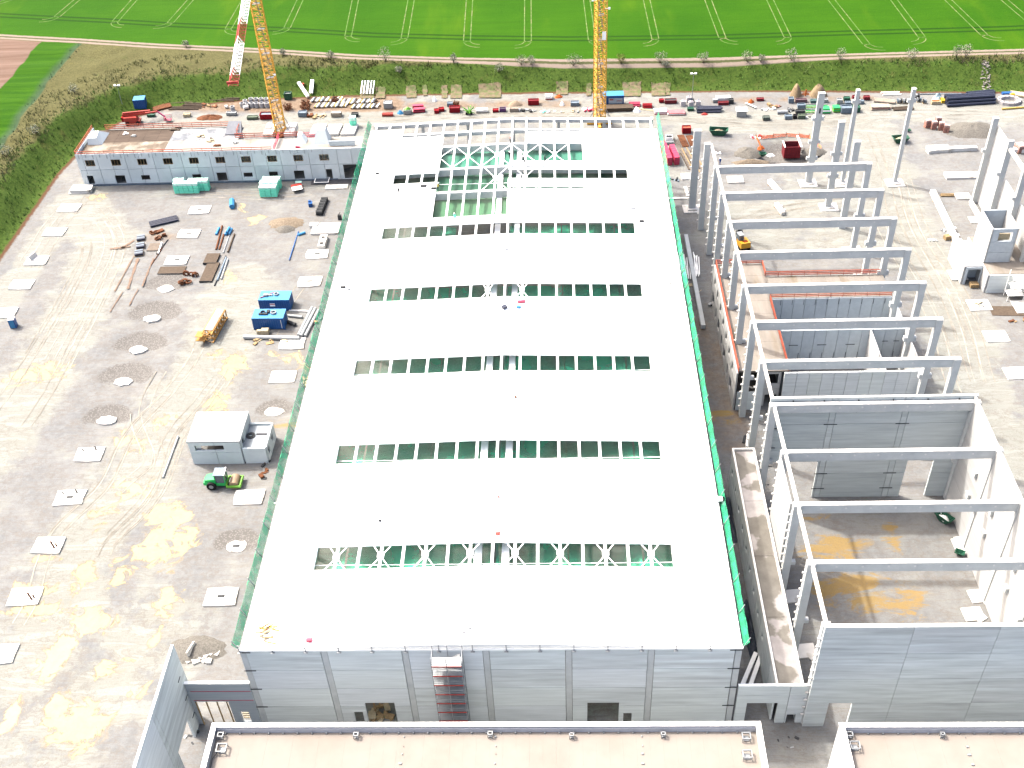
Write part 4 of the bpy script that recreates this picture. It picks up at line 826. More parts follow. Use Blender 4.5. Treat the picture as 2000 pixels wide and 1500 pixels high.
for x in (51, 56, 61): part(t, 'shear_bar', MB().box(x-.8, x+.8, 72.98, 73.03, 4.9, 5.0), M_DGREY, world=True)
for x in (67, 69): part(t, 'shear_bar', MB().box(x-.5, x+.5, 72.98, 73.03, 5.5, 5.6), M_DGREY, world=True)
for x in np.arange(50, 69, 2.1): part(t, 'starter_bars', MB().box(x-.03, x+.03, 82.36, 82.42, 6.9, 8.0).box(x-.03, x+.03, 72.96, 73.02, 1.6, 3.2), M_DGREY, world=True)
single('precast_beam', MB().bar((36.4, 116, .6), (36.6, 84.5, .6), .8, .9), M_FRAME, 'very long grey beam lying on the ground left of the column row', 'beam', smooth=False)
# bundle of white profiles next to the hall
t = thing('profile_bundle', 'bundle of long white steel profiles lying beside the right eave', 'profiles', G(1346, 520))
for k in range(18): part(t, 'profile', MB().bar((-1.7+k*.2+random.uniform(-.1, .1), -4+random.uniform(-1, 1), .15+.12*(k % 3)), (-1.6+k*.22+random.uniform(-.5, .5), 4+random.uniform(-1.5, 1), .15+.12*(k % 3)), .16), M_WHITE)
# ---------------------------------------------------------------- far right: second wall line, tower and low building
t = thing('far_column_wall', 'line of tall concrete columns with white sunlit panels at the right edge', 'wall', (99.8, 118, 0))
CY_ = [127.9, 118.2, 108.6, 99.0, 89.4]
for y in CY_:
    part(t, 'column', MB().box(99.2, 100.3, y-.4, y+.4, 0, 20), M_FRAME, world=True)
    part(t, 'corbel', MB().box(98.6, 99.198, y-.3, y+.3, 12.2, 12.9), M_FRAME, world=True)
for i, (y, h) in enumerate([(127.5, 18.3), (117.8, 11.5), (108.2, 11.5), (98.6, 11.5)]):
    panel_wall(t, (100.5, y), (100.5, y-8.8), .2, h, .25, [], [5.5, 11] if h > 12 else [5.5], [], mats=[M_LIGHT])
    if i: part(t, 'edge_beam', MB().box(99.5, 100.1, y-9, y, 18, 18.6), M_CTOP, world=True)
panel_wall(t, (98.6, 127), (98.6, 118.8), 0, .9, .3, [], [], [], mats=[M_LIGHT])
t = thing('stair_tower', 'white open-topped concrete stair tower with a window at the right edge', 'tower', (94.7, 101.5, 0))
TX0, TX1, TY0, TY1, TZ0, TZ1 = 92.2, 97.0, 98.6, 105.6, 4.3, 11.9
panel_wall(t, (TX0, TY1), (TX0, TY0), TZ0, TZ1, .25, [], [8], [], mats=[M_LIGHT], gap=.03)
panel_wall(t, (TX1, TY1), (TX1, TY0), TZ0, TZ1, .25, [], [], [(4.5, 6, TZ0, TZ0+2.2)], mats=[M_LIGHT])
panel_wall(t, (TX0+.15, TY0+.12), (TX1-.15, TY0+.12), TZ0, TZ1, .25, [], [6.6, 9], [(1.2, 3.8, 9.1, 11.1)], mats=M_ROOM)
panel_wall(t, (TX0+.15, TY1-.12), (TX1-.15, TY1-.12), TZ0, TZ1, .25, [], [], [], mats=M_ROOM)
part(t, 'window_board', MB().box(TX0+1.2, TX0+3.9, TY0+.9, TY0+1.0, 8.9, 10.3), M_WOODP, world=True)
t = thing('low_block', 'low white concrete building with a dark doorway at the foot of the stair tower', 'building', (98, 101, 0))
panel_wall(t, (92, 108), (92, 94.6), 0, 4.1, .3, [7], [], [], mats=[M_LIGHT])
panel_wall(t, (92.2, 94.6), (112, 94.6), 0, 4.1, .3, [6, 12], [], [(9, 10.5, 0, 2.3)], mats=CON)
part(t, 'roof_slab', MB().box(92.2, 112, 94.8, 108, 3.85, 4.2), M_SLAB, world=True)
panel_wall(t, (88.4, 106.4), (88.4, 97.6), 0, 4.0, .3, [], [], [], mats=[M_LIGHT])
panel_wall(t, (88.6, 97.6), (91.8, 97.6), 0, 4.0, .3, [], [], [(.5, 3, 0, 3.5)], mats=M_ROOM)
part(t, 'roof_slab', MB().box(88.3, 91.85, 97.6, 106.5, 4.003, 4.25), M_CTOP, world=True)
part(t, 'inner_wall', MB().box(88.7, 91.8, 99.8, 100, 0, 3.9), M_ROOM[0], world=True)
rail(t, [(100, 96, 4.2), (105, 102, 4.2)], m=M_RAIL, w=.12)
t = thing('scaffold_tower', 'light grey scaffold stair in front of the low block at the right edge', 'scaffold', (97, 92.6, 0))
for x in (-1.6, 1.4):
    for y in (-1, 1): part(t, 'standard', MB().tube((x, y, 0), (x, y, 6), .06, 6), M_WHITE)
for k in range(3):
    part(t, 'platform', MB().box(-1.6+.3*k, 1.4, -1, 1, 1.2+1.7*k, 1.3+1.7*k), M_WHITE); part(t, 'guard_rail', MB().bar((-1.6, -1, 2.2+1.7*k), (1.4, -1, 2.2+1.7*k), .07).bar((-1.6, -1, 1.8+1.7*k), (1.4, -1, 1.8+1.7*k), .07).bar((-1.6, -1, 1.3+1.7*k), (1.4, -1, 2.9+1.7*k), .06), M_WHITE)
for x in (4, 6.5): part(t, 'brace', MB().tube((x, 0, 0), (x-1.5, 0, 4.5), .07, 6).tube((x+1, 0, 0), (x+1, 0, 4.2), .06, 6), M_WHITE)
# long precast columns lying on the ground
def lying(ax, ay, bx, by, w, h, lb, notch=(), m=None):
    a, b = G(ax, ay, h), G(bx, by, h); t = thing('precast_column', lb, 'precast column', (a[0], a[1], 0), 0, 'precast columns lying on the ground')
    d = (b-a)[:2]; L = np.linalg.norm(d); ang = math.atan2(d[1], d[0]); t.rotation_euler = (0, 0, ang)
    part(t, 'shaft', MB().box(0, L, -w/2, w/2, .12, h), m or M_CTOP)
    for s, ln in notch: part(t, 'corbel', MB().box(s*L, s*L+ln, w/2+.003, w/2+.5, .15, h-.1), M_CTOP)
    for s in (.15, .85): part(t, 'sleeper', MB().box(s*L-.12, s*L+.12, -w/2-.2, w/2+.2, 0, .117), M_WOOD)
lying(1822, 370, 1876, 482, 1.1, 1.0, 'long white notched column lying diagonally left of the tower', [(.66, .6), (.78, .6), (.86, .6)])
lying(1820, 289, 1908, 286, 1.1, 1.0, 'long white column lying level in front of the spoil heap, left of the tall columns')
lying(1975, 289, 2040, 292, 1.1, 1.0, 'white column lying level at the right edge behind the tall columns')
lying(1503, 350, 1523, 372, 1.0, 1.0, 'white column end under the farthest frame')
lying(1516, 395, 1530, 414, .8, .9, 'short white beam lying between the two farthest frames', [(.3, .4), (.7, .4)])
lying(1896, 390, 1918, 426, .6, .7, 'short slim white beam beside the footings left of the tall columns')
single('footing_block', MB().rbox(0, 0, 0, 5, 2.6, .8, .05).rbox(-1.6, -.8, 0, 2.4, 1.5, .9, .2), M_PAD, 'big rough white concrete block lying at the left end of the level column', 'concrete block', G(1832, 294))
single('footing', MB().rbox(0, 0, 0, 6.5, 2.6, .55).rbox(3.8, 0, 0, 2.0, 1.8, .5, .78).rbox(-.4, .2, .552, 1.4, .5, .02), M_PAD, 'white boat-shaped footing with dark slot behind the tall right columns', 'footing', G(1874, 345))
# ================================================================ OFFICE BLOCK at the back left
off = thing('office_block', 'two-storey precast office shell with red guard rails left of the hall', 'building', (-66, 144, 0))
OX0, OX1, OY, OH = -102.0, -31.6, 144.2, 8.2
pw = 3.3; js = [pw*k+1.6 for k in range(0, 21)]
def ux(px, py): # distance along the front face of a photo point
    q = (px-1000)/CF*AX[0]+(py-750)/CF*AX[1]+AX[2]; t = (OY-CC[1])/q[1]; p = CC+t*q; return p[0]-OX0, p[2]
UW = [(ux(x, 314-.05*(x-175))[0], 5.15, 6.75) for x in (175, 225, 276, 326, 376.5, 428, 478, 529, 580, 630.5)]
hol = [(u-1.1, u+1.1, a, b) for u, a, b in UW]
for x, y, w, z0, z1 in [(177, 347, 1.5, .4, 2.7), (235, 346, 2.4, .4, 2.6), (284, 343, 2.1, 1.2, 2.5), (384, 341, 2.1, 1.2, 2.4), (434, 344, 2.4, .4, 2.7), (484.5, 339, 2.1, 1.3, 2.5), (534, 338, 2.1, 1.3, 2.6), (585, 341, 2.4, .4, 2.7), (644, 341, 1.4, .3, 2.9)]:
    u = ux(x, y)[0]; hol.append((u-w/2, u+w/2, z0, z1))
ub = ux(672, 336)[0]; hol.append((ub, OX1-OX0-.3, .3, 4.0))
M_OFF = [mat('office_precast_a', (.45, .495, .51), var=.07, scale=.4), mat('office_precast_b', (.48, .52, .535), var=.07, scale=.4), mat('office_precast_c', (.43, .475, .49), var=.09, scale=.4)]
panel_wall(off, (OX0, OY), (OX1, OY), 0, OH, .3, js, [4.15], hol, mats=M_OFF, gap=.09)
part(off, 'plinth_membrane', MB().box(OX0-.1, OX1-10, OY-.35, OY-.16, 0, .45), mat('plinth_blue', (.20, .25, .31), var=.2), world=True)
for u, a, b in UW:   # opening frames and mullion boards
    x = OX0+u
    f = part(off, 'window', MB().box(x-1.1, x-1.0, OY-.1, OY+.1, a, b).box(x+1., x+1.1, OY-.1, OY+.1, a, b).box(x-.998, x+.998, OY-.1, OY+.1, a, a+.09).box(x-.998, x+.998, OY-.1, OY+.1, b-.09, b), M_WOOD, world=True)
    for dx in (-.35, .33): part(off, 'mullion', MB().box(x+dx-.04, x+dx+.04, OY-.06, OY+.06, a+.092, b-.092), M_WOOD, world=True)
mb = MB()
for k in range(int((OX1-OX0-14)/1.65)): x = OX0+.8+k*1.65; mb.box(x-.05, x+.05, OY-.22, OY-.152, OH-1.1+.3*(k % 2), OH)
part(off, 'rail_bracket', mb, M_GREY, world=True, kind='stuff')
panel_wall(off, (OX0+.15, 157.4), (OX0+.15, OY+.2), 0, OH, .3, [4, 8], [4.15], [], mats=M_OFF)
panel_wall(off, (OX0, 157.5), (-66, 157.5), 0, OH-1.05, .3, [4*k for k in range(1, 9)], [4.15], [], mats=M_OFF)
M_OSL = mat('office_slab', (.47, .455, .42), var=.15, scale=.35, col2=(.33, .30, .25), mixscale=.2, mixlo=.5, mixhi=.7)
M_WSL = mat('wet_brown_slab', (.13, .10, .08), var=.25, scale=.5, stretch=(.5, 2, 1))
for k in range(21):
    x = OX0+.4+k*3.3
    if x > OX1-3.3: break
    part(off, 'roof_slab', MB().box(x, x+3.27, OY+.3, OY+6.9, OH-1.0, OH-.75), M_OSL if k > 5 else mat('stained_office_slab', (.22, .18, .14), var=.3, scale=.5, col2=(.42, .38, .32), mixscale=.3), world=True)
    if x < -66: part(off, 'roof_slab', MB().box(x, x+3.27, OY+6.95, OY+13.2, OH-1.0, OH-.75), (M_WSL if k < 6 else mat('wet_grey_slab', (.24, .26, .29), var=.25, scale=.6, col2=(.5, .5, .49), mixscale=.3)) , world=True)
rail(off, [(OX0, OY+.1, OH-.5), (-56, OY+.1, OH-.5)], h=1.3, rails=(.2, .65, 1.15), w=.1)
rail(off, [(OX0, OY+.1, OH-.5), (OX0, 157.4, OH-.5)], h=1.3, rails=(.2, .65, 1.15), w=.1)
rail(off, [(OX0+3, 157.5, OH-.6), (-66, 157.5, OH-.6)], h=1.3, rails=(.2, .65, 1.15), w=.1)
rail(off, [(-66, 153, OH-.6), (-66, 157.5, OH-.6)], h=1.3, rails=(.2, .65, 1.15), w=.1)
rail(off, [(-66, 151.4, OH-.6), (-50, 151.4, OH-.6)], h=1.2, rails=(.2, .65, 1.15), w=.1)
rail(off, [(-50, 151.4, OH-.9), (-44, 151.3, OH-.9)], h=1.2, m=M_PINK, rails=(.2, .65, 1.15), w=.12)
rail(off, [(-55.5, OY+.1, OH-.5), (-55.5, 151, OH-.5)], h=1.2, m=M_PINK, rails=(.2, .65, 1.15), w=.1)
# parapet and stair cores sticking up
part(off, 'stair_core', MB().hexa([(-101, 150, OH-.7), (-97.6, 150, OH-.7), (-97.6, 156, OH-.7), (-101, 156, OH-.7)], [(-100.8, 150.4, OH+.9), (-98.6, 150.4, OH+.9), (-98.9, 153.4, OH+1.2), (-100.4, 153.4, OH+1.2)]), M_OFF[0], world=True)
part(off, 'stair_core', MB().hexa([(-47, 147.5, OH-.9), (-43.2, 147.5, OH-.9), (-43.2, 151, OH-.9), (-47, 151, OH-.9)], [(-46, 149, OH+2.2), (-44, 149, OH+2.2), (-44, 150.5, OH+2.6), (-46, 150.5, OH+2.6)]), M_OFF[1], world=True)
part(off, 'stair_core', MB().hexa([(-51, 148, OH-.9), (-48.6, 148, OH-.9), (-48.6, 150.5, OH-.9), (-51, 150.5, OH-.9)], [(-50.6, 149, OH+1), (-49.6, 149, OH+1), (-49.6, 150.2, OH+1.2), (-50.6, 150.2, OH+1.2)]), M_OFF[1], world=True)
part(off, 'dark_ramp_slab', MB().hexa([(-69, 153.2, OH-.74), (-65, 153.2, OH-.74), (-65.6, 157.2, OH-.74), (-68.6, 157.2, OH-.74)], [(-69, 153.2, OH-.5), (-65, 153.2, OH-.5), (-65.6, 157.2, OH+.9), (-68.6, 157.2, OH+.9)]), mat('dark_slab_grey', (.27, .285, .32), var=.15), world=True)
part(off, 'inner_wall', MB().box(-43, -37, OY+2.4, OY+2.6, OH-1, OH+.5), M_OFF[0], world=True)
part(off, 'yellow_box', MB().box(-40, -38.2, OY+2.7, OY+3.6, OH-.9, OH-.1), mat('yellow_cover', (.75, .50, .05)), world=True)
for k in range(3): part(off, 'inner_floor', MB().box(OX0+.5, OX1, OY+.4, OY+13, .02, .06) if k == 0 else MB().box(-66+k*2, -65+k*2, OY+7, OY+14, .1, .2), M_OSL, world=True)
panel_wall(off, (-66, OY+7), (OX1, OY+7), 0, OH-1, .3, [5*k for k in range(1, 7)], [], [], mats=M_OFF)
mb = MB()
for k in range(5): mb.bar((-36.6+k*.9, OY+1.2, .1), (-36.6+k*.9, OY+1.2, 3.8), .1)
for z in (.4, 1.4, 2.4): mb.bar((-36.8, OY+1.2, z), (-32.6, OY+1.2, z), .12)
part(off, 'red_scaffold', mb, M_RED, world=True)
for i, (px, py, s, m, lb) in enumerate([(245, 262, 1.0, M_WHITE, 'white scraps on the brown wet part of the office roof'), (262, 266, 1.3, M_GREY, 'coiled hose on the brown wet part of the office roof'), (393, 266, 1.6, M_WOODP, 'pale plank stack on the office roof slab'), (410, 275, 1.8, M_WOODP, 'flat timber box on the office roof slab near the front rail'),
                               (425, 284, 1.3, M_RUST, 'rust-red bag against the front rail of the office roof'), (460, 280, 1.2, M_GREY, 'grey mat on the pale office roof slab'), (345, 252, 2.2, M_BROWN, 'brown board at the rear edge of the office roof'), (413, 272, .8, M_DGREY, 'dark tools on the office roof slab'), (583, 289, 1.0, M_PINK, 'red and white tape heap on the parapet left of the stair core')]):
    p = G(px, py, OH-.74); mb = MB()
    for k in range(4): mb.rbox(random.uniform(-.4, .4)*s, random.uniform(-.3, .3)*s, 0, s*random.uniform(.4, 1), s*random.uniform(.15, .5), .12+.08*k, random.uniform(-.3, .3))
    single('roof_debris', mb, m, lb, 'building material', p)
# ---- white slabs and formwork behind the office
for i, (px, lb) in enumerate([(622, 'left one of three'), (652, 'middle one of three'), (683, 'right one of three')]):
    single('precast_slab', MB().hexa([(-1.9, -2.6, 0), (1.5, -2.6, 0), (1.9, 2.6, 0), (-1.5, 2.6, 0)], [(-1.9, -2.6, .6), (1.5, -2.6, .6), (1.9, 2.6, .6), (-1.5, 2.6, .6)]), M_PAD, 'white precast slab leaning behind the office stair cores, '+lb, 'slab', G(px, 256), 0, 'white slabs behind the office stair cores')
# ================================================================ SMALL CONCRETE HOUSE in the yard
sh = thing('concrete_house', 'small flat roofed grey concrete house standing alone in the left yard', 'building', (-48, 53, 0))
hx0, hx1, hy0, hy1, hh = -52.7, -44.0, 49.9, 57.1, 5.2
panel_wall(sh, (hx0, hy0), (hx1, hy0), 0, hh-.25, .3, [4.4], [2.7], [(1.0, 5.9, 3.15, 4.3)], mats=M_OFF)
panel_wall(sh, (hx0, hy1), (hx0, hy0+.2), 0, hh-.25, .3, [3.5], [2.7], [(1, 3.2, .1, 2.3)], mats=[M_LIGHT])
panel_wall(sh, (hx1, hy1), (hx1, hy0+.2), 0, hh-.25, .3, [3.5], [2.7], [(5.2, 6.3, 3.0, 4.6)], mats=M_ROOM)  # right side in a darker tone, shade worked into its colour
panel_wall(sh, (hx0, hy1), (hx1, hy1), 0, hh-.25, .3, [4.4], [2.7], [(1.0, 2.4, 3.1, 4.4)], mats=M_OFF)
part(sh, 'window_board', MB().box(hx0+1.0, hx0+1.9, hy0+.4, hy0+.5, 3.15, 4.3), M_WHITE, world=True)
part(sh, 'roof_slab', MB().box(hx0-.15, hx1+.15, hy0-.15, hy1+.15, hh-.247, hh), mat('house_roof', (.56, .59, .61), var=.05, scale=.5, col2=(.40, .43, .45), mixscale=.45, mixlo=.66, mixhi=.7), world=True)
ex1, eh = -39.9, 3.5
panel_wall(sh, (hx1+.2, hy0), (ex1, hy0), 0, eh, .25, [], [], [], mats=M_OFF)
panel_wall(sh, (ex1, hy1-1), (ex1, hy0+.15), 0, eh, .25, [3.0], [], [(1.5, 2.6, 1.4, 2.6), (4.4, 5.4, 1.2, 2.6)], mats=M_ROOM)
panel_wall(sh, (hx1+.2, hy1-1), (ex1-.15, hy1-1), 0, eh, .25, [], [], [], mats=M_OFF)
part(sh, 'roof_slab', MB().box(hx1+.17, ex1-.14, hy0+.15, hy1-1.15, eh-.7, eh-.4), mat('ext_roof', (.44, .49, .53), var=.15, scale=.6), world=True)
part(sh, 'roof_opening', MB().box(hx1+1.8, ex1-.5, hy0+3.6, hy0+3.95, eh-.397, eh-.3), M_DARK, world=True)
part(sh, 'rebar_coil', MB().ring((hx1+.9, hy0+3.4, eh-.3), 'z', .8, .3, .1).ring((hx1+.9, hy0+3.4, eh-.2), 'z', .5, .2, .1), M_DGREY, world=True)
# ================================================================ TOWER CRANES
def lattice(mb, a, b, w, n, t=.11, tri=False, diag=.06):
    a = Vector(a); b = Vector(b); d = (b-a).normalized(); up = Vector((0, 0, 1)) if abs(d.z) < .9 else Vector((math.cos(.35), math.sin(.35), 0))
    x = d.cross(up).normalized(); y = x.cross(d)
    cs = [(-.5, -.5), (.5, -.5), (.5, .5), (-.5, .5)] if not tri else [(-.5, -.4), (.5, -.4), (0, .5)]
    pt = lambda s, i: a+(b-a)*s+(x*cs[i][0]+y*cs[i][1])*w
    for i in range(len(cs)): mb.bar(pt(0, i), pt(1, i), t)
    for k in range(n):
        for i in range(len(cs)):
            j = (i+1) % len(cs)
            mb.bar(pt(k/n, i), pt((k+.5)/n, j), diag); mb.bar(pt((k+.5)/n, j), pt((k+1)/n, i), diag)
            mb.bar(pt(k/n, i), pt(k/n, j), diag)
def crane(lb, x, y, htop, w, z0=.8, plat=True):
    t = thing('tower_crane', lb, 'crane', (x, y, 0)); n = int((htop-z0)/6)
    for k in range(n):
        mb = MB(); lattice(mb, (0, 0, z0+k*6), (0, 0, z0+k*6+5.95), w, 4, .2, diag=.1); part(t, 'mast_section', mb, M_YEL)
        part(t, 'ladder_platform', MB().box(-w*.32, w*.32, -w*.3, w*.2, z0+k*6+3, z0+k*6+3.08), M_GREY)
        part(t, 'ladder', MB().bar((w*.2, w*.1, z0+k*6), (-w*.2, w*.2, z0+k*6+5.9), .3, .08), M_GREY)
    part(t, 'base_frame', MB().box(-3.1, 3.1, -.3, .3, .1, .75).box(-.3, .3, -3.1, -.302, .1, .75).box(-.3, .3, .302, 3.1, .1, .75), M_YEL if 'upright' in lb else M_RUST)
    mb = MB(); 
    for sx, sy in ((1, 1), (1, -1), (-1, 1), (-1, -1)): mb.bar((sx*w/2, sy*w/2, 4.6), (sx*3*(sx > 0 or sy < 0), sy*3*(sy > 0 or sx > 0)*.2, .7), .14)
    part(t, 'strut', mb, M_GREY)
    return t
cr = crane('leaning-looking yellow lattice crane mast behind the office block at upper left', -59.0, 166.0, 54, 2.5)
for sx in (-2.6, 2.6):
    for q in range(2): part(cr, 'ballast_block', MB().box(sx-1.2, sx+1.2, -3+3.1*q, -.2+3.1*q, .8, 2.4) if q == 0 else MB().box(sx-1.2, sx+1.2, .4, 3, .8, 2.4), M_PAD)
# jib of this crane: red and white lattice hanging in the air
jt = G(457, 141, 41.5); jm = Vector((-59.0, 166.0, 41.5)); jt = Vector(jt); dv = (jt-jm).normalized()
for k in range(-2, 12):
    a = jm+dv*(k*4.9+.2); b = jm+dv*(k*4.9+5.05)
    mb = MB(); lattice(mb, a, b, 1.75, 3, .11, True, .06); part(cr, 'jib_section', mb, M_RED if k in (6, 7, 1, 0, 11) else M_WHITE, world=True)
e_ = jm+dv*(12*4.9); part(cr, 'jib_head', MB().bar(e_-dv*.1, e_+dv*.2, 2.1, .5), M_RED, world=True)
for z in (17, 36): part(cr, 'light', MB().rbox(1.6, -1.6, z, .4, .4, .35).bar((1, -1, z+.1), (1.6, -1.6, z+.1), .1), M_WHITE)
cr2 = crane('upright orange-yellow lattice crane mast behind the far end of the hall', 20.2, 168.5, 52, 2.3)
part(cr2, 'sign_board', MB().box(.35, 1.25, -1.3, -1.18, 22.2, 24.2), M_WHITE)
for z in (29.5, 31.5): part(cr2, 'light', MB().rbox(1.9*(1 if z < 30 else -1), -1.2, z, .5, .4, .4).bar((1*(1 if z < 30 else -1), -1.1, z+.15), (1.9*(1 if z < 30 else -1), -1.2, z+.15), .1), M_WHITE)
# jib piece lying in the yard
t = thing('jib_piece', 'orange lattice mast piece lying on the ground in the left yard', 'crane part', G(432, 610)); t.rotation_euler = (0, 0, 0)
a, b = G(433, 612, 1.1)-G(432, 610), G(405, 661, 1.1)-G(432, 610); mb = MB(); lattice(mb, a, b, 1.9, 6, .2, diag=.1); part(t, 'lattice', mb, mat('tan_yellow', (.66, .36, .12), var=.2))
d = Vector(b-a).normalized(); part(t, 'cover_sheet', MB().bar(Vector(a)+d*.1+Vector((0, 0, 1.12)), Vector(a)+(Vector(b)-Vector(a))*.86+Vector((0, 0, 1.12)), 1.7, .06), mat('wood_deck', (.58, .45, .37), var=.25, scale=1.5))
sdir = Vector((d.y, -d.x, 0)); part(t, 'end_frame', MB().bar(Vector(b)-sdir*(-.2), Vector(b)+sdir*2.0, 1.9, .16).bar(Vector(b)+sdir*.6+Vector((0, 0, .9)), Vector(b)+sdir*2+Vector((0, 0, .9)), 1.7, .12), MATS['tan_yellow'])
# ================================================================ FOOTING PADS of the yard
LBP = {-102.3: 'outer yard row by the bank', -71.5: 'middle yard row', -41.6: 'inner yard row by the hall'}
ORD = ['nearest the viewer', 'second', 'third', 'fourth', 'fifth', 'sixth', 'seventh', 'eighth', 'ninth', 'tenth', 'eleventh', 'twelfth', 'farthest']
for x, ys_ in PADROWS.items():
    for i, y in enumerate(ys_):
        rot = random.uniform(-.05, .05); w = 4.7; d_ = 3.3; pit = any(abs(p[0]-x) < 1 and abs(p[1]-y) < 1.6 for p in pits)
        nm = ORD[i] if i < len(ys_)-1 else 'farthest'
        if i > 0 and i < len(ys_)-1: nm += ' from viewer'
        slot = (x == -71.5 and i in (3, 10, 11, 12)) or (x == -41.6 and i in (0, 1, 6, 7))
        extra = ', in gravel pit' if pit else (', dark slot' if slot else '')
        t = thing('footing_pad', 'white footing pad, %s, %s%s' % (LBP[x], nm, extra), 'footing', (x, y, 0), rot, 'footing pads of the left yard')
        mb = MB(); n = 14; dz = -.42 if pit else 0
        if pit:   # uneven outline where rubble covers the rim
            P = [(w*.36*math.cos(a)*random.uniform(.85, 1.15), d_*.36*math.sin(a)*random.uniform(.8, 1.15)) for a in np.linspace(0, 2*math.pi, n, endpoint=False)]
        else:
            P = [(-w/2, -d_/2), (0, -d_/2-.1), (w/2, -d_/2), (w/2+.06, 0), (w/2, d_/2), (.4, d_/2+.05), (-w/2, d_/2), (-w/2-.05, .1)]; P = [(a+random.uniform(-.12, .12), b+random.uniform(-.1, .1)) for a, b in P]
        m_ = len(P); mb.add([(a, b, dz-.2) for a, b in P]+[(a, b, dz+.24) for a, b in P], [tuple(range(m_, 2*m_))]+[(k, (k+1) % m_, m_+(k+1) % m_, m_+k) for k in range(m_)])
        part(t, 'slab', mb, M_PAD)
        if slot: part(t, 'slot', MB().box(-.55, .55, -.2, .3, dz+.243, dz+.26), M_DGREY)
        if x == -71.5 and i in (1, 2): part(t, 'cage_post', MB().tube((1.2, -.6, .24), (1.0, -.5, 1.6), .14, 6).tube((1.5, -.3, .24), (1.4, -.2, .8), .12, 6), M_RUST)
        if x == -71.5 and i in (3, 4): part(t, 'cage_post', MB().tube((.9, 1.0, .24), (.9, 1.0, 1.0), .14, 6).tube((-1.2, .9, .24), (-1.3, .8, .7), .1, 6), M_DGREY)
single('footing_pad', MB().rbox(0, 0, 0, 4.6, 2.6, .9, 0).rbox(2.0, 0, .1, 1.3, 2.2, .85, .1), M_PAD, 'high white footing with rounded grey end just below the left end of the office', 'footing', G(160, 373))
# rubble spills near outer pads
for px, py, lb in [(78, 509, 'crushed white concrete rubble with a tilted slab on the outer left row'), (395, 1281, 'broken white slab pieces in the gravel heap near the free wall')]:
    p = G(px, py); mb = MB()
    for k in range(14): mb.rbox(random.uniform(-2, 2), random.uniform(-1.2, 1.2), 0, random.uniform(.5, 1.6), random.uniform(.3, .9), random.uniform(.1, .4), random.uniform(0, 3))
    mb.hexa([(-1.8, -.4, 0), (-1.6, -.4, 0), (-1.0, 1.6, 0), (-1.2, 1.6, 0)], [(-2.0, -.4, 1.3), (-1.8, -.4, 1.3), (-1.2, 1.6, 1.3), (-1.4, 1.6, 1.3)]); single('rubble', mb, M_PAD, lb, 'rubble', p)
M_GRAV = mat('gravel', (.20, .19, .17), var=.4, scale=4, bump=.6)
M_GRAVB = mat('brown_gravel', (.27, .22, .165), var=.35, scale=3, bump=.5)
def heap(px, py, rx, ry, h, m, lb, cat='heap', nm='spoil_heap'):
    p = G(px, py) if nm != 'spoil_heap_bank' else GB(px, py)
    single(nm.replace('_bank', ''), MB().mound(0, 0, rx, ry, h, 26, 8, 0, .12), m, lb, cat, p, smooth=True)
heap(560, 436, 4.3, 2.6, .9, M_GRAVB, 'brown flat gravel heap near the inner row of the left yard')
heap(558, 448, 2.4, 1.6, .8, M_GRAV, 'grey crushed stone on the front side of the brown gravel heap')
heap(385, 1268, 4.2, 2.6, .8, M_GRAV, 'coarse grey gravel heap behind the link wall near the free wall')
# ================================================================ YARD OBJECTS
def container(px, py, L, Wd, h, rot, m, mt, lb, nm='site_container', top=()):
    p = G(px, py) if py > 215 or px > 400 else GB(px, py+3); t = thing(nm, lb, 'container', p, rot)
    part(t, 'body', MB().box(-L/2, L/2, 0, Wd, .15, h), m); mb = MB()
    for k in range(int(L/.45)): x = -L/2+.25+k*.45; mb.box(x, x+.2, -.05, -.003, .3, h-.2)
    for k in range(int(Wd/.45)): y = .25+k*.45; mb.box(L/2+.003, L/2+.05, y, y+.2, .3, h-.2)
    part(t, 'ribs', mb, m)
    part(t, 'roof', MB().box(-L/2-.04, L/2+.04, -.06, Wd+.04, h+.003, h+.1), mt)  # roof in lighter blue, sunlight on the top put into its colour
    part(t, 'corner_casting', MB().box(-L/2-.06, -L/2+.12, -.08, .1, 0, h).box(L/2-.12, L/2+.07, -.08, .1, 0, h), m)
    return t
c1 = container(527, 644, 6.1, 3.0, 2.7, -.02, M_BLUE, M_LBLUE, 'blue container, front one of the pair by the grey pipes')
c2 = container(539, 608, 6.1, 3.0, 2.7, -.02, M_BLUE, M_LBLUE, 'blue container, rear one of the pair by the grey pipes')
part(c1, 'fan', MB().ring((.9, 1.6, 2.95), 'z', .55, .12, .35).box(.35, 1.45, 1.55, 1.65, 2.9, 3.0), M_GREY)
part(c1, 'fan', MB().ring((-1.2, 1.7, 2.95), 'z', .5, .15, .3), M_DGREY); part(c1, 'hose', MB().box(-1.9, -.2, 1.0, 1.4, 2.85, 3.1).box(-.4, .1, 1.5, 2.3, 2.85, 3.2), M_DGREY)
part(c2, 'machinery', MB().box(-2.2, -1.4, 1.1, 1.7, 2.85, 3.2).box(-1.5, -.5, 1.3, 1.6, 2.85, 3.05).ring((.2, 1.8, 2.95), 'z', .5, .15, .3), M_GREY); part(c2, 'hose', MB().bar((-2.8, .6, 2.9), (-.3, 2.3, 3.0), .12), M_RED)
part(c2, 'sign', MB().box(-.9, .1, -.09, -.055, 1.3, 1.95), M_WHITE); part(c2, 'sign_stripe', MB().box(-.9, .1, -.1, -.092, 1.65, 1.85), M_PINK)
part(c1, 'door_bars', MB().box(2.5, 2.56, -.09, -.055, .4, 2.4), M_WHITE)
single('wooden_crate', MB().box(-.7, .7, -.5, .5, 0, 1.1).box(-1.6, -.8, -.3, .3, 0, .9), M_WOODP, 'wooden crate with grey machine in front of the nearer blue container', 'crate', G(519, 652))
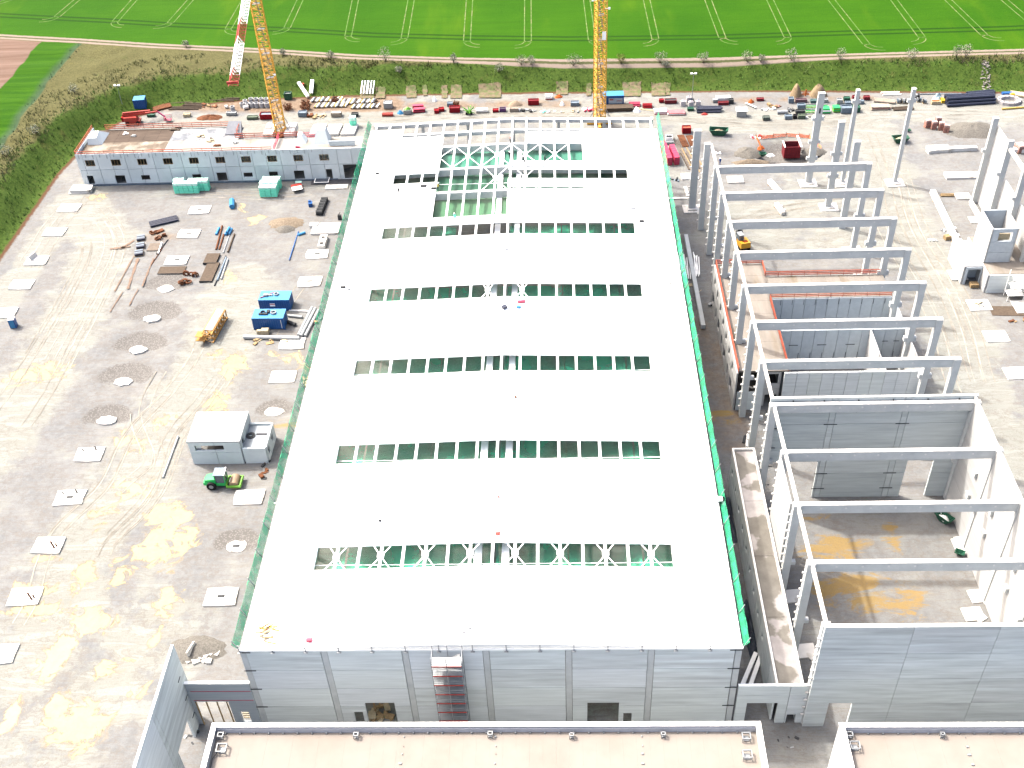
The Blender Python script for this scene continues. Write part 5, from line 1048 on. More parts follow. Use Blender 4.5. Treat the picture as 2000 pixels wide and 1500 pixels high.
bx = container(275, 211, 2.9, 2.5, 2.6, .12, M_BLUE, M_LBLUE, 'small blue box container at the foot of the bank, upper left')
def pipe(ax, ay, bx_, by, r, m, lb, nm='pipe', cat='pipe', grp=None):
    a, b = G(ax, ay, r), G(bx_, by, r); o = MB().tube(a, b, r, 10); return single(nm, o, m, lb, cat, group=grp, smooth=False)
M_PIPE = mat('grey_pipe', (.50, .53, .55), rough=.4, var=.1)
pipe(476, 658, 585, 660, .42, M_PIPE, 'thick grey pipe lying level in front of the blue containers')
pipe(610, 600, 583, 655, .32, M_PIPE, 'grey pipe lying slanted, left one of three right of the blue containers', grp='grey pipes right of the blue containers')
pipe(616, 602, 588, 656, .32, M_PIPE, 'grey pipe lying slanted, middle one of three right of the blue containers', grp='grey pipes right of the blue containers')
pipe(622, 606, 596, 656, .3, M_PIPE, 'grey pipe lying slanted, right one of three right of the blue containers', grp='grey pipes right of the blue containers')
pipe(565, 606, 603, 608, .2, M_CTOP, 'short white pipe end right of the rear blue container')
pipe(563, 616, 590, 619, .3, M_GREY, 'short grey pipe with flange between the containers and the long pipes')
pipe(562, 628, 577, 634, .35, M_DGREY, 'dark pump unit at the right side of the front blue container', nm='pump', cat='pump')
pipe(348, 852, 318, 933, .18, M_PIPE, 'long thin grey pipe lying left of the concrete house')
def clutter(px, py, n, r, size, ms, nm, lb, cat, z=0, ry=None):
    p = G(px, py, z); t = thing(nm, lb, cat, p)
    for k in range(n):
        s = size*random.uniform(.5, 1.2); part(t, 'piece', MB().rbox(random.uniform(-r, r), random.uniform(-1, 1)*(ry or r*.6), 0, s, s*random.uniform(.2, .7), s*random.uniform(.1, .5), random.uniform(0, 3)), random.choice(ms))
    return t
clutter(522, 668, 10, 3.6, 1.2, [M_WOOD, M_WOODP], 'timber_scraps', 'wooden sleepers and scraps in front of the long level grey pipe', 'timber', ry=.8)
clutter(618, 622, 9, 1.0, .9, [M_WOOD, M_GREY, M_DGREY], 'timber_scraps', 'mixed scrap right of the three slanted grey pipes', 'scrap', ry=2)
clutter(598, 748, 9, .9, 1.2, [M_WOODP], 'timber_scraps', 'pale yellow laths sticking out under the left green net', 'timber', ry=1.5)
clutter(524, 910, 10, 1.0, .9, [M_DGREY, M_GREY, M_RUST], 'scrap_heap', 'dark scrap and wheels along the right side of the concrete house', 'scrap', ry=3.0)
# road roller
rr = thing('road_roller', 'green road roller with brown drum parked in front of the concrete house', 'road roller', G(440, 947), 0)
part(rr, 'engine_hood', MB().hexa([(-3.1, -.9, .8), (-1.2, -.95, .8), (-1.2, .95, .8), (-3.1, .9, .8)], [(-2.9, -.7, 1.8), (-1.2, -.85, 2.1), (-1.2, .85, 2.1), (-2.9, .7, 1.8)]).box(-3.25, -3.0, -.8, .8, .8, 1.3), M_GREEN)
part(rr, 'chassis', MB().box(-1.3, .5, -.8, .8, .6, 1.2), M_GREEN)
part(rr, 'cab', MB().box(-1.15, .45, -.75, .75, 1.2, 2.9), M_GLASS); part(rr, 'cab_frame', MB().box(-1.2, -1.08, -.82, -.72, 1.2, 2.95).box(.38, .5, -.82, -.72, 1.2, 2.95).box(-1.2, -1.08, .72, .82, 1.2, 2.95).box(.38, .5, .72, .82, 1.2, 2.95), M_GREEN)
part(rr, 'cab_roof', MB().box(-1.3, .6, -.95, .95, 2.96, 3.1), M_BGREY); part(rr, 'roof_edge', MB().box(.45, .6, -.96, .96, 3.103, 3.18), M_WHITE)
for s in (-1, 1):
    w_ = part(rr, 'wheel', MB().tube((-1.9, s*.75, .78), (-1.9, s*1.25, .78), .78, 20), M_BLACK); part(w_, 'rim', MB().tube((-1.9, s*1.251, .78), (-1.9, s*1.28, .78), .38, 14), M_GREY)
part(rr, 'drum', MB().tube((1.8, -1.05, .78), (1.8, 1.05, .78), .78, 24), mat('drum_steel', (.42, .30, .19), rough=.5, var=.15), smooth=False)
part(rr, 'drum_frame', MB().box(.6, 3.0, -1.3, -1.1, .55, .95).box(.6, 3.0, 1.1, 1.3, .55, .95).box(2.8, 3.0, -1.098, 1.098, .55, 1.1).box(.5, .7, -1.098, 1.098, .55, 1.1), M_LIME)
part(rr, 'headlight', MB().box(.5, .62, -.6, -.4, 2.7, 2.85), M_WHITE); part(rr, 'headlight', MB().box(.5, .62, .4, .6, 2.7, 2.85), M_WHITE)
# portable toilet
tl = thing('portable_toilet', 'blue portable toilet with pale roof at the left picture edge', 'toilet', G(27, 642), .15)
part(tl, 'cabin', MB().box(-.6, .6, 0, 1.2, .1, 2.1), M_BLUE); part(tl, 'door', MB().box(-.42, .42, -.05, -.003, .15, 1.95), M_LBLUE); part(tl, 'roof', MB().hexa([(-.65, -.05, 2.1), (.65, -.05, 2.1), (.65, 1.25, 2.1), (-.65, 1.25, 2.1)], [(-.45, .15, 2.35), (.45, .15, 2.35), (.45, 1.05, 2.35), (-.45, 1.05, 2.35)]), M_WHITE)
part(tl, 'base', MB().box(-.62, .62, -.02, 1.22, 0, .097), M_DGREY)
# mint insulation packs: each pack on its own, in strapped stacks
def packs(px, py, nx_, ny_, nz_, sx, sy, sz, rot, lb, m=None, mt=None, nm='pack_stack', cat='insulation packs', part_nm='pack'):
    t = thing(nm, lb, cat, G(px, py), rot)
    for i in range(nx_):
        for j in range(ny_):
            for k in range(nz_):
                part(t, part_nm, MB().rbox((i-(nx_-1)/2)*sx+random.uniform(-.03, .03), j*sy+sy/2, .12+k*sz, sx*.93, sy*.93, sz*.90, random.uniform(-.015, .015)), (mt or M_MINTT) if k == nz_-1 else (m or M_MINT))
    part(t, 'pallet', MB().box(-nx_*sx/2, nx_*sx/2, 0, ny_*sy, 0, .115), M_WOOD); return t
packs(365, 379, 5, 1, 4, 1.15, 1.5, .66, -.02, 'mint green insulation packs, front long stack before the office block')
packs(389, 374, 4, 1, 4, 1.2, 1.6, .66, -.02, 'mint green insulation packs, rear right stack behind the long one')
packs(352, 373, 2, 1, 4, 1.2, 1.4, .66, -.02, 'mint green insulation packs, rear left end behind the long stack')
packs(525, 386, 3, 1, 5, 1.35, 1.5, .52, -.02, 'mint green packs with white tops, front row of the compact stack group')
packs(527, 377.5, 3, 1, 5, 1.4, 1.5, .52, -.02, 'mint green packs with white tops, middle row of the compact stack group')
packs(532, 370, 3, 1, 5, 1.4, 1.5, .52, -.02, 'mint green packs with white tops, rear row of the compact stack group')
packs(690, 250, 2, 1, 3, .8, 1.6, .9, 0, 'small mint green pack tower behind the right end of the office')
single('red_crate', MB().rbox(0, 0, 0, 2.4, 1.9, .7, .35), M_RED, 'low red box with pale lid right of the compact mint stacks', 'crate', G(580, 368))
single('pale_board', MB().rbox(0, 0, 0, 2.3, 1.8, .08, .35), M_CTOP, 'pale board lying on the low red box', 'board', G(580, 368, .72))
single('board', MB().rbox(0, 0, 0, 1.5, 1.0, .15, .1), M_MINTT, 'small pale green board behind the low red box', 'board', G(583, 356))
single('dark_tray', MB().box(-1.6, 1.6, 0, 2.2, 0, .5), mat('tray_dark', (.13, .15, .18)), 'square dark tray with white rim before the office door', 'tray', G(628, 360))
single('tray_rim', MB().box(-1.7, 1.7, -.1, .05, .5, .58).box(-1.7, 1.7, 2.15, 2.3, .5, .58).box(-1.7, -1.55, .05, 2.15, .5, .58).box(1.55, 1.7, .05, 2.15, .5, .58), M_WHITE, 'white timber rim on the square dark tray', 'frame', G(628, 360))
single('basement_pit', MB().box(-7.6, 4.6, .2, 3.0, .05, .2), M_DARK, 'black waterproofing strip at the foot of the office near the hall', 'membrane', G(670, 361))
single('footing_pad', MB().rbox(0, 0, 0, 5.2, 1.9, .3), M_PAD, 'long pale slab in front of the black strip near the hall edge', 'footing', G(658, 366))
pipe(453, 391, 453, 404, .62, M_LBLUE, 'bright blue fat tube standing alone above the yard', nm='plastic_tube', cat='tube')
single('blue_bin', MB().rbox(0, 0, 0, .9, 1.2, .9, .2).rbox(-.2, .3, .9, .5, .5, .3), M_BLUE, 'small blue bin left of the black wheel rack', 'bin', G(607, 402))
t = thing('black_wheel_rack', 'narrow black rack holding rolls near the hall edge', 'rack', G(624, 420))
for k in range(6): part(t, 'roll', MB().tube((-.7+.07*k, .2+1.1*k, .6), (.7+.07*k, .2+1.1*k, .6), .55, 10), M_DGREY)
part(t, 'frame', MB().bar((-.75, -.3, .2), (-.35, 6.2, .2), .1).bar((.75, -.3, .2), (1.15, 6.2, .2), .1), M_BLACK)
def bundle(px, py, n, L, r, rot, m, lb, nm='pipe_bundle', cat='pipes', jit=.05, sp=2.1, layers=1, alt=None):
    t = thing(nm, lb, cat, G(px, py), rot)
    for l in range(layers):
        for k in range(n-l):
            y = (k-(n-l-1)/2)*r*sp; j = random.uniform(-jit, jit)*L
            part(t, 'pipe' if 'pipe' in nm else 'bar', MB().tube((-L/2+j, y+random.uniform(-jit, jit), r+l*r*1.8), (L/2+j, y+random.uniform(-jit, jit)*2, r+l*r*1.8), r, 8), (alt if alt and k % 2 else m))
    return t
bundle(320, 434, 4, 6.2, .28, .42, M_NAVY, 'dark navy steel profiles lying slanted in the upper left yard', jit=.02)
for k, (px, py) in enumerate([(276, 467), (275, 482), (272, 496)]):
    t = thing('pipe_pallet', 'blue-grey profile pallet, %s of three in a short column' % ['upper', 'middle', 'lower'][k], 'pallet', G(px, py), .25, 'blue-grey profile pallets'); 
    for q in range(4): part(t, 'profile', MB().box(-.85, .85, -.9+q*.45, -.5+q*.45, .1, .6), M_BGREY if q % 2 else M_NAVY)
    part(t, 'pallet', MB().box(-.9, .9, -.95, .95, 0, .09), M_WOOD)
def rings(px, py, n, r, m, lb, spread=1.6, nm='pipe_clamp_heap', cat='steel rings'):
    t = thing(nm, lb, cat, G(px, py))
    for k in range(n): part(t, 'ring', MB().ring((random.uniform(-spread, spread), random.uniform(-spread, spread)*.6, .25), random.choice('xyz'), r*random.uniform(.7, 1.1), r*.3, .3, 10), m)
    return t
rings(297, 456, 4, .6, M_RUST, 'two rusty rings near the navy profiles', 1.0); rings(320, 464, 6, .6, M_RUST, 'rusty clamps right of the blue-grey pallets', 1.4); rings(373, 537, 6, .7, M_RUST, 'rusty clamps left of the dark formwork panels', 1.2); rings(360, 552, 5, .7, M_RUST, 'rusty loops below left of the dark formwork panels', 1.2)
single('rust_plate', MB().rbox(0, 0, 0, 1.6, 1.0, .3, .7), M_RUST, 'rust brown plate between the rusty rings', 'plate', G(313, 452))
def sheet(px, py, w, d, h, rot, m, lb, nm='formwork_panel', cat='formwork', grp=None):
    t = thing(nm, lb, cat, G(px, py), rot, grp); part(t, 'board', MB().box(-w/2, w/2, 0, d, .02, h), m); part(t, 'edge_frame', MB().box(-w/2-.05, w/2+.05, -.06, -.003, .0, h+.03), M_DGREY); return t
sheet(402, 552, 2.6, 6.8, .4, -.02, M_BROWN, 'long dark brown formwork panel, lower one of the pair in the yard'); sheet(410, 517, 2.8, 3.6, .5, -.02, M_BROWN, 'square dark brown formwork panel, upper one of the pair')
sheet(333, 535, 5.6, 2.6, .12, 0, M_BROWN, 'flat dark brown mat left of the formwork pair'); sheet(297, 490, 2.4, 2.9, .08, 0, mat('faded_brown', (.24, .20, .165), var=.25), 'faded grey-brown mat beside the blue-grey pallets')
for k, (ax, ay, bx_, by, r, m, lb) in enumerate([(434, 441, 422, 487, .2, M_RUST, 'brown plank lying, left of the parallel pair'), (437, 458, 428, 487, .18, M_RUST, 'shorter brown plank, right of the parallel pair'), (458, 457, 445, 492, .2, M_BROWN, 'dark brown bar rightmost by the light blue tubes'), (452, 448, 436, 494, .12, M_GREY, 'thin grey bar between the brown planks'),
                                             (441, 500, 419, 558, .16, M_DGREY, 'long dark bar lying right of the formwork panels'), (442, 503, 424, 548, .22, M_BGREY, 'grey steel bar beside the dark long bar'), (445, 506, 432, 545, .2, M_GREY, 'short pale grey bar next to the formwork panels'), (328, 468, 306, 496, .14, M_DGREY, 'dark thin bar lying above the second slotted footing'),
                                             (316, 474, 309, 495, .16, M_WHITE, 'white perforated bar by the rusty clamps'), (325, 472, 295, 518, .08, M_RUST, 'thin rusty rod slanting by the blue-grey pallets'), (583, 452, 565, 508, .12, M_BLUE, 'long thin blue pole lying near the brown gravel heap'), (582, 459, 596, 454, .3, M_LBLUE, 'short light blue piece across the blue pole'),
                                             (653, 441, 643, 456, .22, M_LBLUE, 'light blue tube on the pale slab by the hall edge'), (428, 445, 422, 458, .26, M_LBLUE, 'small light blue tube left of the brown planks')]):
    pipe(ax, ay, bx_, by, r, m, lb, nm='bar', cat='bar')
single('plastic_tubes', MB().tube((0, 0, .3), (.2, 2.8, .3), .3, 8).tube((.65, .2, .3), (.85, 2.4, .3), .3, 8).tube((.3, .2, .8), (.5, 2.2, .8), .28, 8), M_LBLUE, 'bundle of three bright blue tubes between the brown planks', 'tubes', G(441, 461))
# rust stains left on the ground by long bars
M_STN = mat('rust_stain', (.27, .195, .15), var=.2, scale=1.5)
for ax, ay, bx_, by, w in [(262, 500, 224, 570, .5), (270, 505, 250, 565, .9), (240, 570, 215, 610, .35), (300, 505, 278, 560, .5), (270, 565, 252, 598, .45), (238, 485, 262, 470, 1.2), (255, 482, 215, 487, 1.0)]:
    a, b = G(ax, ay), G(bx_, by); d = (b-a)/np.linalg.norm(b-a); n = np.array([-d[1], d[0], 0])*w/2; V = []; K = 12
    for k in range(K+1):
        p = a+(b-a)*k/K; r_ = random.uniform(.3, 1.0); V += [tuple(p-n*r_), tuple(p+n*r_*random.uniform(.6, 1.1))]
    mb = MB().add([(v[0], v[1], .11) for v in V], [(2*k, 2*k+1, 2*k+3, 2*k+2) for k in range(K)]); tag(ob('rust_stain', mb.mesh('rust_stain', M_STN)), kind='structure')
t = thing('concrete_shaft', 'white concrete block with two square holes standing beside the hall', 'concrete block', G(628, 488))
part(t, 'block', MB().box(-.75, .75, 0, .6, 0, 1).box(-.75, .75, 1.5, 2.9, 0, 1).box(-.75, .75, 3.8, 4.5, 0, 1).box(-.75, -.4, .602, 1.498, 0, 1).box(.4, .75, .602, 1.498, 0, 1).box(-.75, -.4, 2.902, 3.798, 0, 1).box(.4, .75, 2.902, 3.798, 0, 1), M_PAD)
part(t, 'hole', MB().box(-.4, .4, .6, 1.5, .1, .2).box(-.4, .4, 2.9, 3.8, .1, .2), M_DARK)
single('footing_pad', MB().box(-3, 3, 0, 4.2, 0, .5), M_PAD, 'large pale slab right of the brown gravel heap at the hall edge', 'footing', G(634, 459))
single('box', MB().box(-.9, .9, 0, 1.2, 0, .8), M_CTOP, 'small pale grey block left of the large pale slab', 'box', G(613, 446))
single('lifting_gear', MB().box(-.4, .4, 0, .5, 0, 1.2).bar((-.2, 0, 1.2), (.3, .2, 2), .12), M_DGREY, 'dark upright tool near the hall edge', 'tool', G(664, 430))
# ================================================================ STORAGE ROW AT THE BACK, VEHICLES, PEOPLE
def crate(px, py, w, d, h, m, lb, rot=0, nm='crate', cat='crate', fill=None, bank=False):
    p = GB(px, py) if bank else G(px, py); t = thing(nm, lb, cat, p, rot); e = .12
    part(t, 'side', MB().box(-w/2, w/2, 0, e, .1, h), m); part(t, 'side', MB().box(-w/2, w/2, d-e, d, .1, h), m)
    part(t, 'side', MB().box(-w/2, -w/2+e, e+.003, d-e-.003, .1, h), m); part(t, 'side', MB().box(w/2-e, w/2, e+.003, d-e-.003, .1, h), m)
    mb = MB()
    for k in range(max(2, int(w/.5))): x = -w/2+.15+k*(w-.3)/max(1, int(w/.5)-1); mb.box(x-.04, x+.04, -.06, -.003, .1, h)
    part(t, 'rib', mb, m); part(t, 'content', MB().box(-w/2+e+.01, w/2-e-.01, e+.01, d-e-.01, .12, h*.82), fill or m); part(t, 'skid', MB().box(-w/2, -w/2+.2, .1, d-.1, 0, .097).box(w/2-.2, w/2, .1, d-.1, 0, .097), M_WOOD); return t
def stack(px, py, w, d, n, lh, m, lb, rot=0, nm='board_stack', cat='boards', m2=None, pnm='board', jit=.05):
    t = thing(nm, lb, cat, G(px, py), rot)
    for k in range(n): part(t, pnm, MB().rbox(random.uniform(-jit, jit)*w, d/2+random.uniform(-jit, jit)*d, .1+k*lh, w*random.uniform(.93, 1), d, lh*.86, random.uniform(-.02, .02)), m2 if (m2 and k % 2) else m)
    part(t, 'bearer', MB().box(-w*.4, -w*.4+.15, 0, d, 0, .097).box(w*.4-.15, w*.4, 0, d, 0, .097), M_WOOD); return t
def skip(px, py, L, w, h, m, lb, rot=0, fill=None):
    t = thing('skip', lb, 'skip', G(px, py), rot); e = .1; o = h*.55
    bo = [(-L/2+o, -w/2+.25, .12), (L/2-o, -w/2+.25, .12), (L/2-o, w/2-.25, .12), (-L/2+o, w/2-.25, .12)]; to = [(-L/2, -w/2, h), (L/2, -w/2, h), (L/2, w/2, h), (-L/2, w/2, h)]
    for i, nm in enumerate(('side', 'end', 'side', 'end')):
        j = (i+1) % 4; a, b, c, d = Vector(bo[i]), Vector(bo[j]), Vector(to[j]), Vector(to[i]); n = (b-a).cross(d-a).normalized()*-e
        part(t, nm, MB().hexa([a, b, b+n, a+n], [d, c, c+n, d+n]), m)
    part(t, 'floor', MB().box(-L/2+o, L/2-o, -w/2+.25, w/2-.25, .1, .2), m)
    part(t, 'rim', MB().bar((-L/2, -w/2, h), (L/2, -w/2, h), .14).bar((-L/2, w/2, h), (L/2, w/2, h), .14).bar((-L/2, -w/2, h), (-L/2, w/2, h), .14).bar((L/2, -w/2, h), (L/2, w/2, h), .14), m)
    if fill: part(t, 'rubble', MB().mound(0, 0, L*.38, w*.4, h*.5, 10, 4, h*.5, .2), fill)
    return t
# --- left to right along the rear road
lm = lambda px, py, h, lb: (lambda t: (part(t, 'pole', MB().tube((0, 0, .3), (0, 0, h), .09, 8, .05), M_GREY), part(t, 'trailer', MB().box(-.5, .5, -.4, .4, .1, .8), M_DGREY), part(t, 'lamp_head', MB().box(-.8, -.25, -.15, .15, h, h+.35).box(.25, .8, -.15, .15, h, h+.35).box(-.25, .25, -.05, .05, h+.1, h+.2), M_WHITE)))(thing('light_mast', lb, 'light mast', G(px, py)))
lm(243, 218, 7.2, 'light mast with white lamps behind the red boom lift'); lm(1351, 199, 7.5, 'thin white light mast behind the big bags')
bl = thing('boom_lift', 'red articulated boom lift with long arm behind the office roof', 'boom lift', G(262, 241), .08)
part(bl, 'chassis', MB().box(-1.9, 1.9, -1.0, 1.0, .5, 1.1), M_RED); part(bl, 'turntable', MB().box(-2.1, 1.2, -1.1, 1.1, 1.12, 2.1), M_RED); part(bl, 'counterweight', MB().box(-2.6, -2.103, -1., 1., 1.0, 2.2), mat('dark_red', (.35, .02, .02)))
for sx in (-1.3, 1.3):
    for sy in (-1.15, 1.15):
        w_ = part(bl, 'wheel', MB().tube((sx, sy-.18, .5), (sx, sy+.18, .5), .5, 14), M_BLACK); part(w_, 'rim', MB().tube((sx, sy-.2, .5), (sx, sy+.2, .5), .22, 10), M_RED)
part(bl, 'boom', MB().bar((-2.4, 0, 2.5), (3.4, .2, 2.5), .5, .55).bar((-2.2, 0, 2.95), (4.8, .5, 3.0), .38, .4), M_RED); part(bl, 'boom', MB().bar((2.2, .3, 2.3), (6.2, 1.6, 2.1), .36, .4), M_RED)
part(bl, 'fly_jib', MB().bar((6.2, 1.6, 2.1), (8.2, .2, 1.2), .26, .3), mat('purple_red', (.35, .05, .15)))
part(bl, 'platform', MB().box(8.0, 9.8, -.8, .4, .5, .6).bar((8, -.8, 1.6), (9.8, -.8, 1.6), .08).bar((8, .4, 1.6), (9.8, .4, 1.6), .08).bar((8, -.8, .5), (8, -.8, 1.6), .08).bar((9.8, -.8, .5), (9.8, -.8, 1.6), .08).bar((8, .4, .5), (8, .4, 1.6), .08).bar((9.8, .4, .5), (9.8, .4, 1.6), .08).box(8.1, 8.5, -.7, -.1, .6, 1.3), mat('pale_red', (.62, .16, .22)))
stack(320, 214, 5, 4, 2, .15, M_RUST, 'red-brown board sheet lying left of the dark timber skids', .5)
for k, (px, py, L, lb) in enumerate([(352, 200, 6, 'left'), (385, 205, 7, 'middle'), (362, 212, 8, 'front'), (432, 195, 9, 'right')]):
    bundle(px, py, 3, L, .18, random.uniform(-.12, .12), M_BROWN, 'dark timber beams on the brown strip at the bank foot, %s batch' % lb, nm='timber_beams', cat='timber', jit=.08, sp=3.5)
clutter(410, 207, 8, 1.8, 1.2, [M_RUST, M_WOOD], 'timber_scraps', 'reddish timber scraps behind the flat brown rebar heap', 'timber', ry=.8)
single('rebar_mat_heap', MB().mound(0, 0, 3.6, 1.7, .8, 22, 5, 0, .15), M_RUST, 'flat oval brown heap of rebar mats behind the office roof', 'rebar', G(411, 230))
crate(365, 229, 1.8, 1.1, .8, M_WOODP, 'small pale crate left of the oval rebar heap'); crate(295, 229, 2, 1, .7, M_DGREEN, 'small dark green tub under the boom arm'); crate(493, 234, 2.8, 1.2, .7, mat('dull_green', (.16, .20, .15)), 'dull green tub left of the leaning mast')
crate(452, 226, 2.6, 1.0, .8, M_GREY, 'low grey crate under the concrete rings')
cr_ = crate(521, 234, 3.4, 1.8, 1.4, mat('deep_red', (.36, .02, .03), var=.15), 'dark red crate just left of the leaning mast foot', fill=M_BGREY)
# concrete rings standing in rows: each ring a thing
used = False
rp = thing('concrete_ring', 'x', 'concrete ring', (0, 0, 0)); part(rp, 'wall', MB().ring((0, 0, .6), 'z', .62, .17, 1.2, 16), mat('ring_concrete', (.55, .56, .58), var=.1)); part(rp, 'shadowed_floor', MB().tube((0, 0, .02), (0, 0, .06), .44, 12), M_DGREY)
rows_ = [(204, [474, 484, 493, 502, 512, 522]), (195, [491, 501, 511, 521, 527]), (198.5, [480])]
cnt = 0
for ri, (py, xs__) in enumerate(rows_):
    for ci, px in enumerate(xs__):
        lb = 'pale concrete manhole ring, %s row by the leaning mast, %s from left' % (['front', 'rear', ''][ri], ['first', 'second', 'third', 'fourth', 'fifth', 'sixth'][ci]) if ri < 2 else 'pale concrete manhole ring standing alone at the left between the two rows'
        inst(rp, used, G(px, py+5), 0, lb, 'concrete rings left of the leaning mast'); used = True
inst(rp, True, G(455, 216), 0, 'pale concrete manhole ring standing apart, leftmost of all', 'concrete rings left of the leaning mast')
o = single('concrete_ring', MB().tube((0, 0, .5), (1.2, .6, .5), .5, 12), M_PAD, 'small pale concrete cone lying in front of the ring rows', 'concrete ring', G(476, 214)); o2 = single('concrete_ring', MB().tube((0, 0, .4), (.8, 0, .4), .4, 10), M_PAD, 'small white ring end left of the lone ring', 'concrete ring', G(440, 211))
crate(563, 196, 1.9, 1.4, 1.9, M_DGREEN, 'green mesh bin on the bank foot right of the leaning mast', bank=False, fill=M_GREY)
def rebar(px, py, r, h, lb):
    t = thing('rebar_cage', lb, 'rebar', G(px, py)); 
    for k in range(26): a = random.uniform(0, 6.28); part(t, 'bar', MB().bar((r*random.uniform(-.8, .8), r*random.uniform(-.5, .5), 0), (r*math.cos(a), r*.7*math.sin(a), h*random.uniform(.5, 1.1)), .1), M_RUST)
    for k in range(3): part(t, 'hoop', MB().ring((0, 0, .3+k*h*.28), 'z', r*.8, .12, .1, 12), M_RUST)
rebar(563, 214, 1.3, 1.7, 'brown bristling rebar cage nearest the leaning mast'); rebar(597, 214, 1.4, 1.6, 'brown rebar cage, front one of the two farther right'); rebar(597, 204, 1.2, 1.3, 'brown rebar cage, rear one behind the front cage'); rebar(655, 200, 1.1, 1.6, 'round brown rebar tuft between the slat stacks')
# slat stacks (white and yellow formwork girders): each girder a part
for s_i, (px, py, n, L, lb) in enumerate([(637, 200, 22, 2.0, 'rear left'), (645, 211, 24, 2.1, 'front left'), (675, 205, 14, 2.6, 'middle'), (712, 203, 16, 1.8, 'rear right'), (712, 213, 20, 1.9, 'front right')]):
    t = thing('girder_stack', 'white and yellow formwork girders laid in a row, %s stack' % lb, 'formwork', G(px, py), 0)
    for k in range(n): part(t, 'girder', MB().bar(((k-n/2)*.36, 0, .35), ((k-n/2)*.36+.5, L, .35+random.uniform(0, .25)), .16, .3), [M_WHITE, M_GREY, M_GREY, M_BGREY, mat('yellow_board', (.68, .50, .14), var=.2), M_WHITE, M_BROWN][(k*3+s_i) % 7])
    part(t, 'bearer', MB().box(-n*.18, n*.18+.4, .2, .35, 0, .18).box(-n*.18+.2, n*.18+.5, L-.4, L-.2, 0, .18), M_WOOD)
crate(758, 213, 2.2, 1.8, 1.6, M_GREY, 'grey machine box with white lid right of the girder stacks', fill=M_WHITE)
def conveyor(ax, ay, bx_, by, w, lb, m=M_WHITE):
    a, b = GB(ax, ay)+np.array([0, 0, .7]), GB(bx_, by)+np.array([0, 0, .7]); mb = MB().bar(a, b, w, .5)
    single('conveyor', mb, m, lb, 'beam')
conveyor(584, 166, 602, 193, .8, 'white steel beam lying slanted on the bank, with red bit at its top'); single('red_block', MB().rbox(0, 0, 0, .9, .7, .7, .4), M_RED, 'red block at the top end of the slanted white beam', 'block', GB(591, 168))
for k, (ax, bx_) in enumerate([(609, 606), (613, 610.5)]): conveyor(ax, 161, bx_, 187, .35, 'narrow white beam lying upright on the bank, %s of the close pair' % ['left', 'right'][k])
def rack(px, py, lb):
    t = thing('white_rack', lb, 'rack', GB(px, py), -.05)
    for x in (-.75, 0, .75): part(t, 'rail', MB().bar((x, -2.0, .5), (x, 2.0, 2.3), .22), M_WHITE)
    for k in range(7): part(t, 'rung', MB().bar((-.75, -1.9+k*.63, .6+k*.28), (.75, -1.9+k*.63, .6+k*.28), .12), M_GREY)
rack(713, 180, 'white ladder-like rack on the straw, left of the pair'); rack(725.5, 180, 'white ladder-like rack on the straw, right of the pair')
DR = mat('deep_red', (.36, .02, .03)); MR = mat('maroon', (.24, .04, .05), var=.2); BG = mat('beige_board', (.52, .44, .36), var=.15)
crate(591, 229, 2.2, 1.6, 1.2, M_BGREY, 'grey steel crate right of the leaning mast'); clutter(615, 228, 14, 2.6, 1.3, [M_WOOD, M_WOODP, M_RUST], 'timber_scraps', 'jumbled timber offcuts between grey crate and white-lidded crate', 'timber', ry=.9)
crate(657, 229, 2.6, 1.4, 1.2, BG, 'beige crate with white lid behind the office', fill=M_WHITE); crate(693, 229, 1.7, 1.2, .9, M_DGREY, 'small dark grey tub above the mint pack tower'); crate(757, 228, 2.8, 1.0, .7, M_RED, 'low bright red tub with gap above the hall left corner')
t = crate(796, 224, 2.0, 1.6, 1.2, M_GREY, 'grey tub filled with bright green sheeting', fill=M_LIME); part(t, 'green_cover', MB().mound(0, .8, .95, .75, .6, 10, 3, 1.1, .2), M_LIME)
single('blue_drum', MB().mound(0, 0, .9, .7, .9, 10, 3, 0, .15), M_LBLUE, 'pale blue heap of foil left of the green filled tub', 'foil', G(782, 221))
stack(819, 221, 3.0, 1.2, 4, .25, MR, 'dark red and pink plate stack, front row right of the green tub', .08, m2=M_PINK); stack(817, 214, 2.8, 1.0, 4, .25, MR, 'dark red and pink plate stack, rear row right of the green tub', .08, m2=M_PINK)
crate(853, 223, 1.2, 1.3, 1.0, DR, 'small red box, left one of a pair', .1); crate(863, 219, 1.4, 1.2, .9, DR, 'small red box, right one of a pair', .15)
crate(888, 221, 2.7, 1.6, 1.4, DR, 'dark red container left of the bright green machine', fill=MR); crate(879, 209, 1.5, 1.2, 1.0, M_BGREY, 'blue-grey box behind the dark red container'); rebar(892, 207, .9, 1.3, 'rusty cage right behind the blue-grey box')
t = thing('green_machine', 'bright green spidery agricultural-looking machine with raised arms', 'machine', G(916, 223))
part(t, 'body', MB().box(-.7, .7, -.3, .6, .3, .9), M_LIME)
for k in range(12): a = k*.55; part(t, 'arm', MB().bar((0, 0, .7), (1.5*math.cos(a), .8*math.sin(a), .3+1.9*abs(math.sin(a*1.3))), .16), M_LIME)
for s in (-.6, .6): part(t, 'wheel', MB().tube((s, -.35, .3), (s, -.2, .3), .3, 10), M_BLACK)
stack(941, 221, 3.0, 1.2, 4, .2, BG, 'beige board stack right of the green machine', m2=M_WHITE); crate(968, 220, 1.5, 1.1, .7, DR, 'low red tub left of the purple one'); crate(982, 219, 1.6, 1.1, .9, mat('purple_cover', (.18, .08, .22)), 'purple covered tub on the rear road edge', fill=M_DGREY)
crate(1004, 219, 2.2, 1.2, 1.0, BG, 'brown-white crate left of the grey scrap'); crate(1042, 206, 2.8, 1.4, 1.3, DR, 'red container below the white machine box', fill=MR)
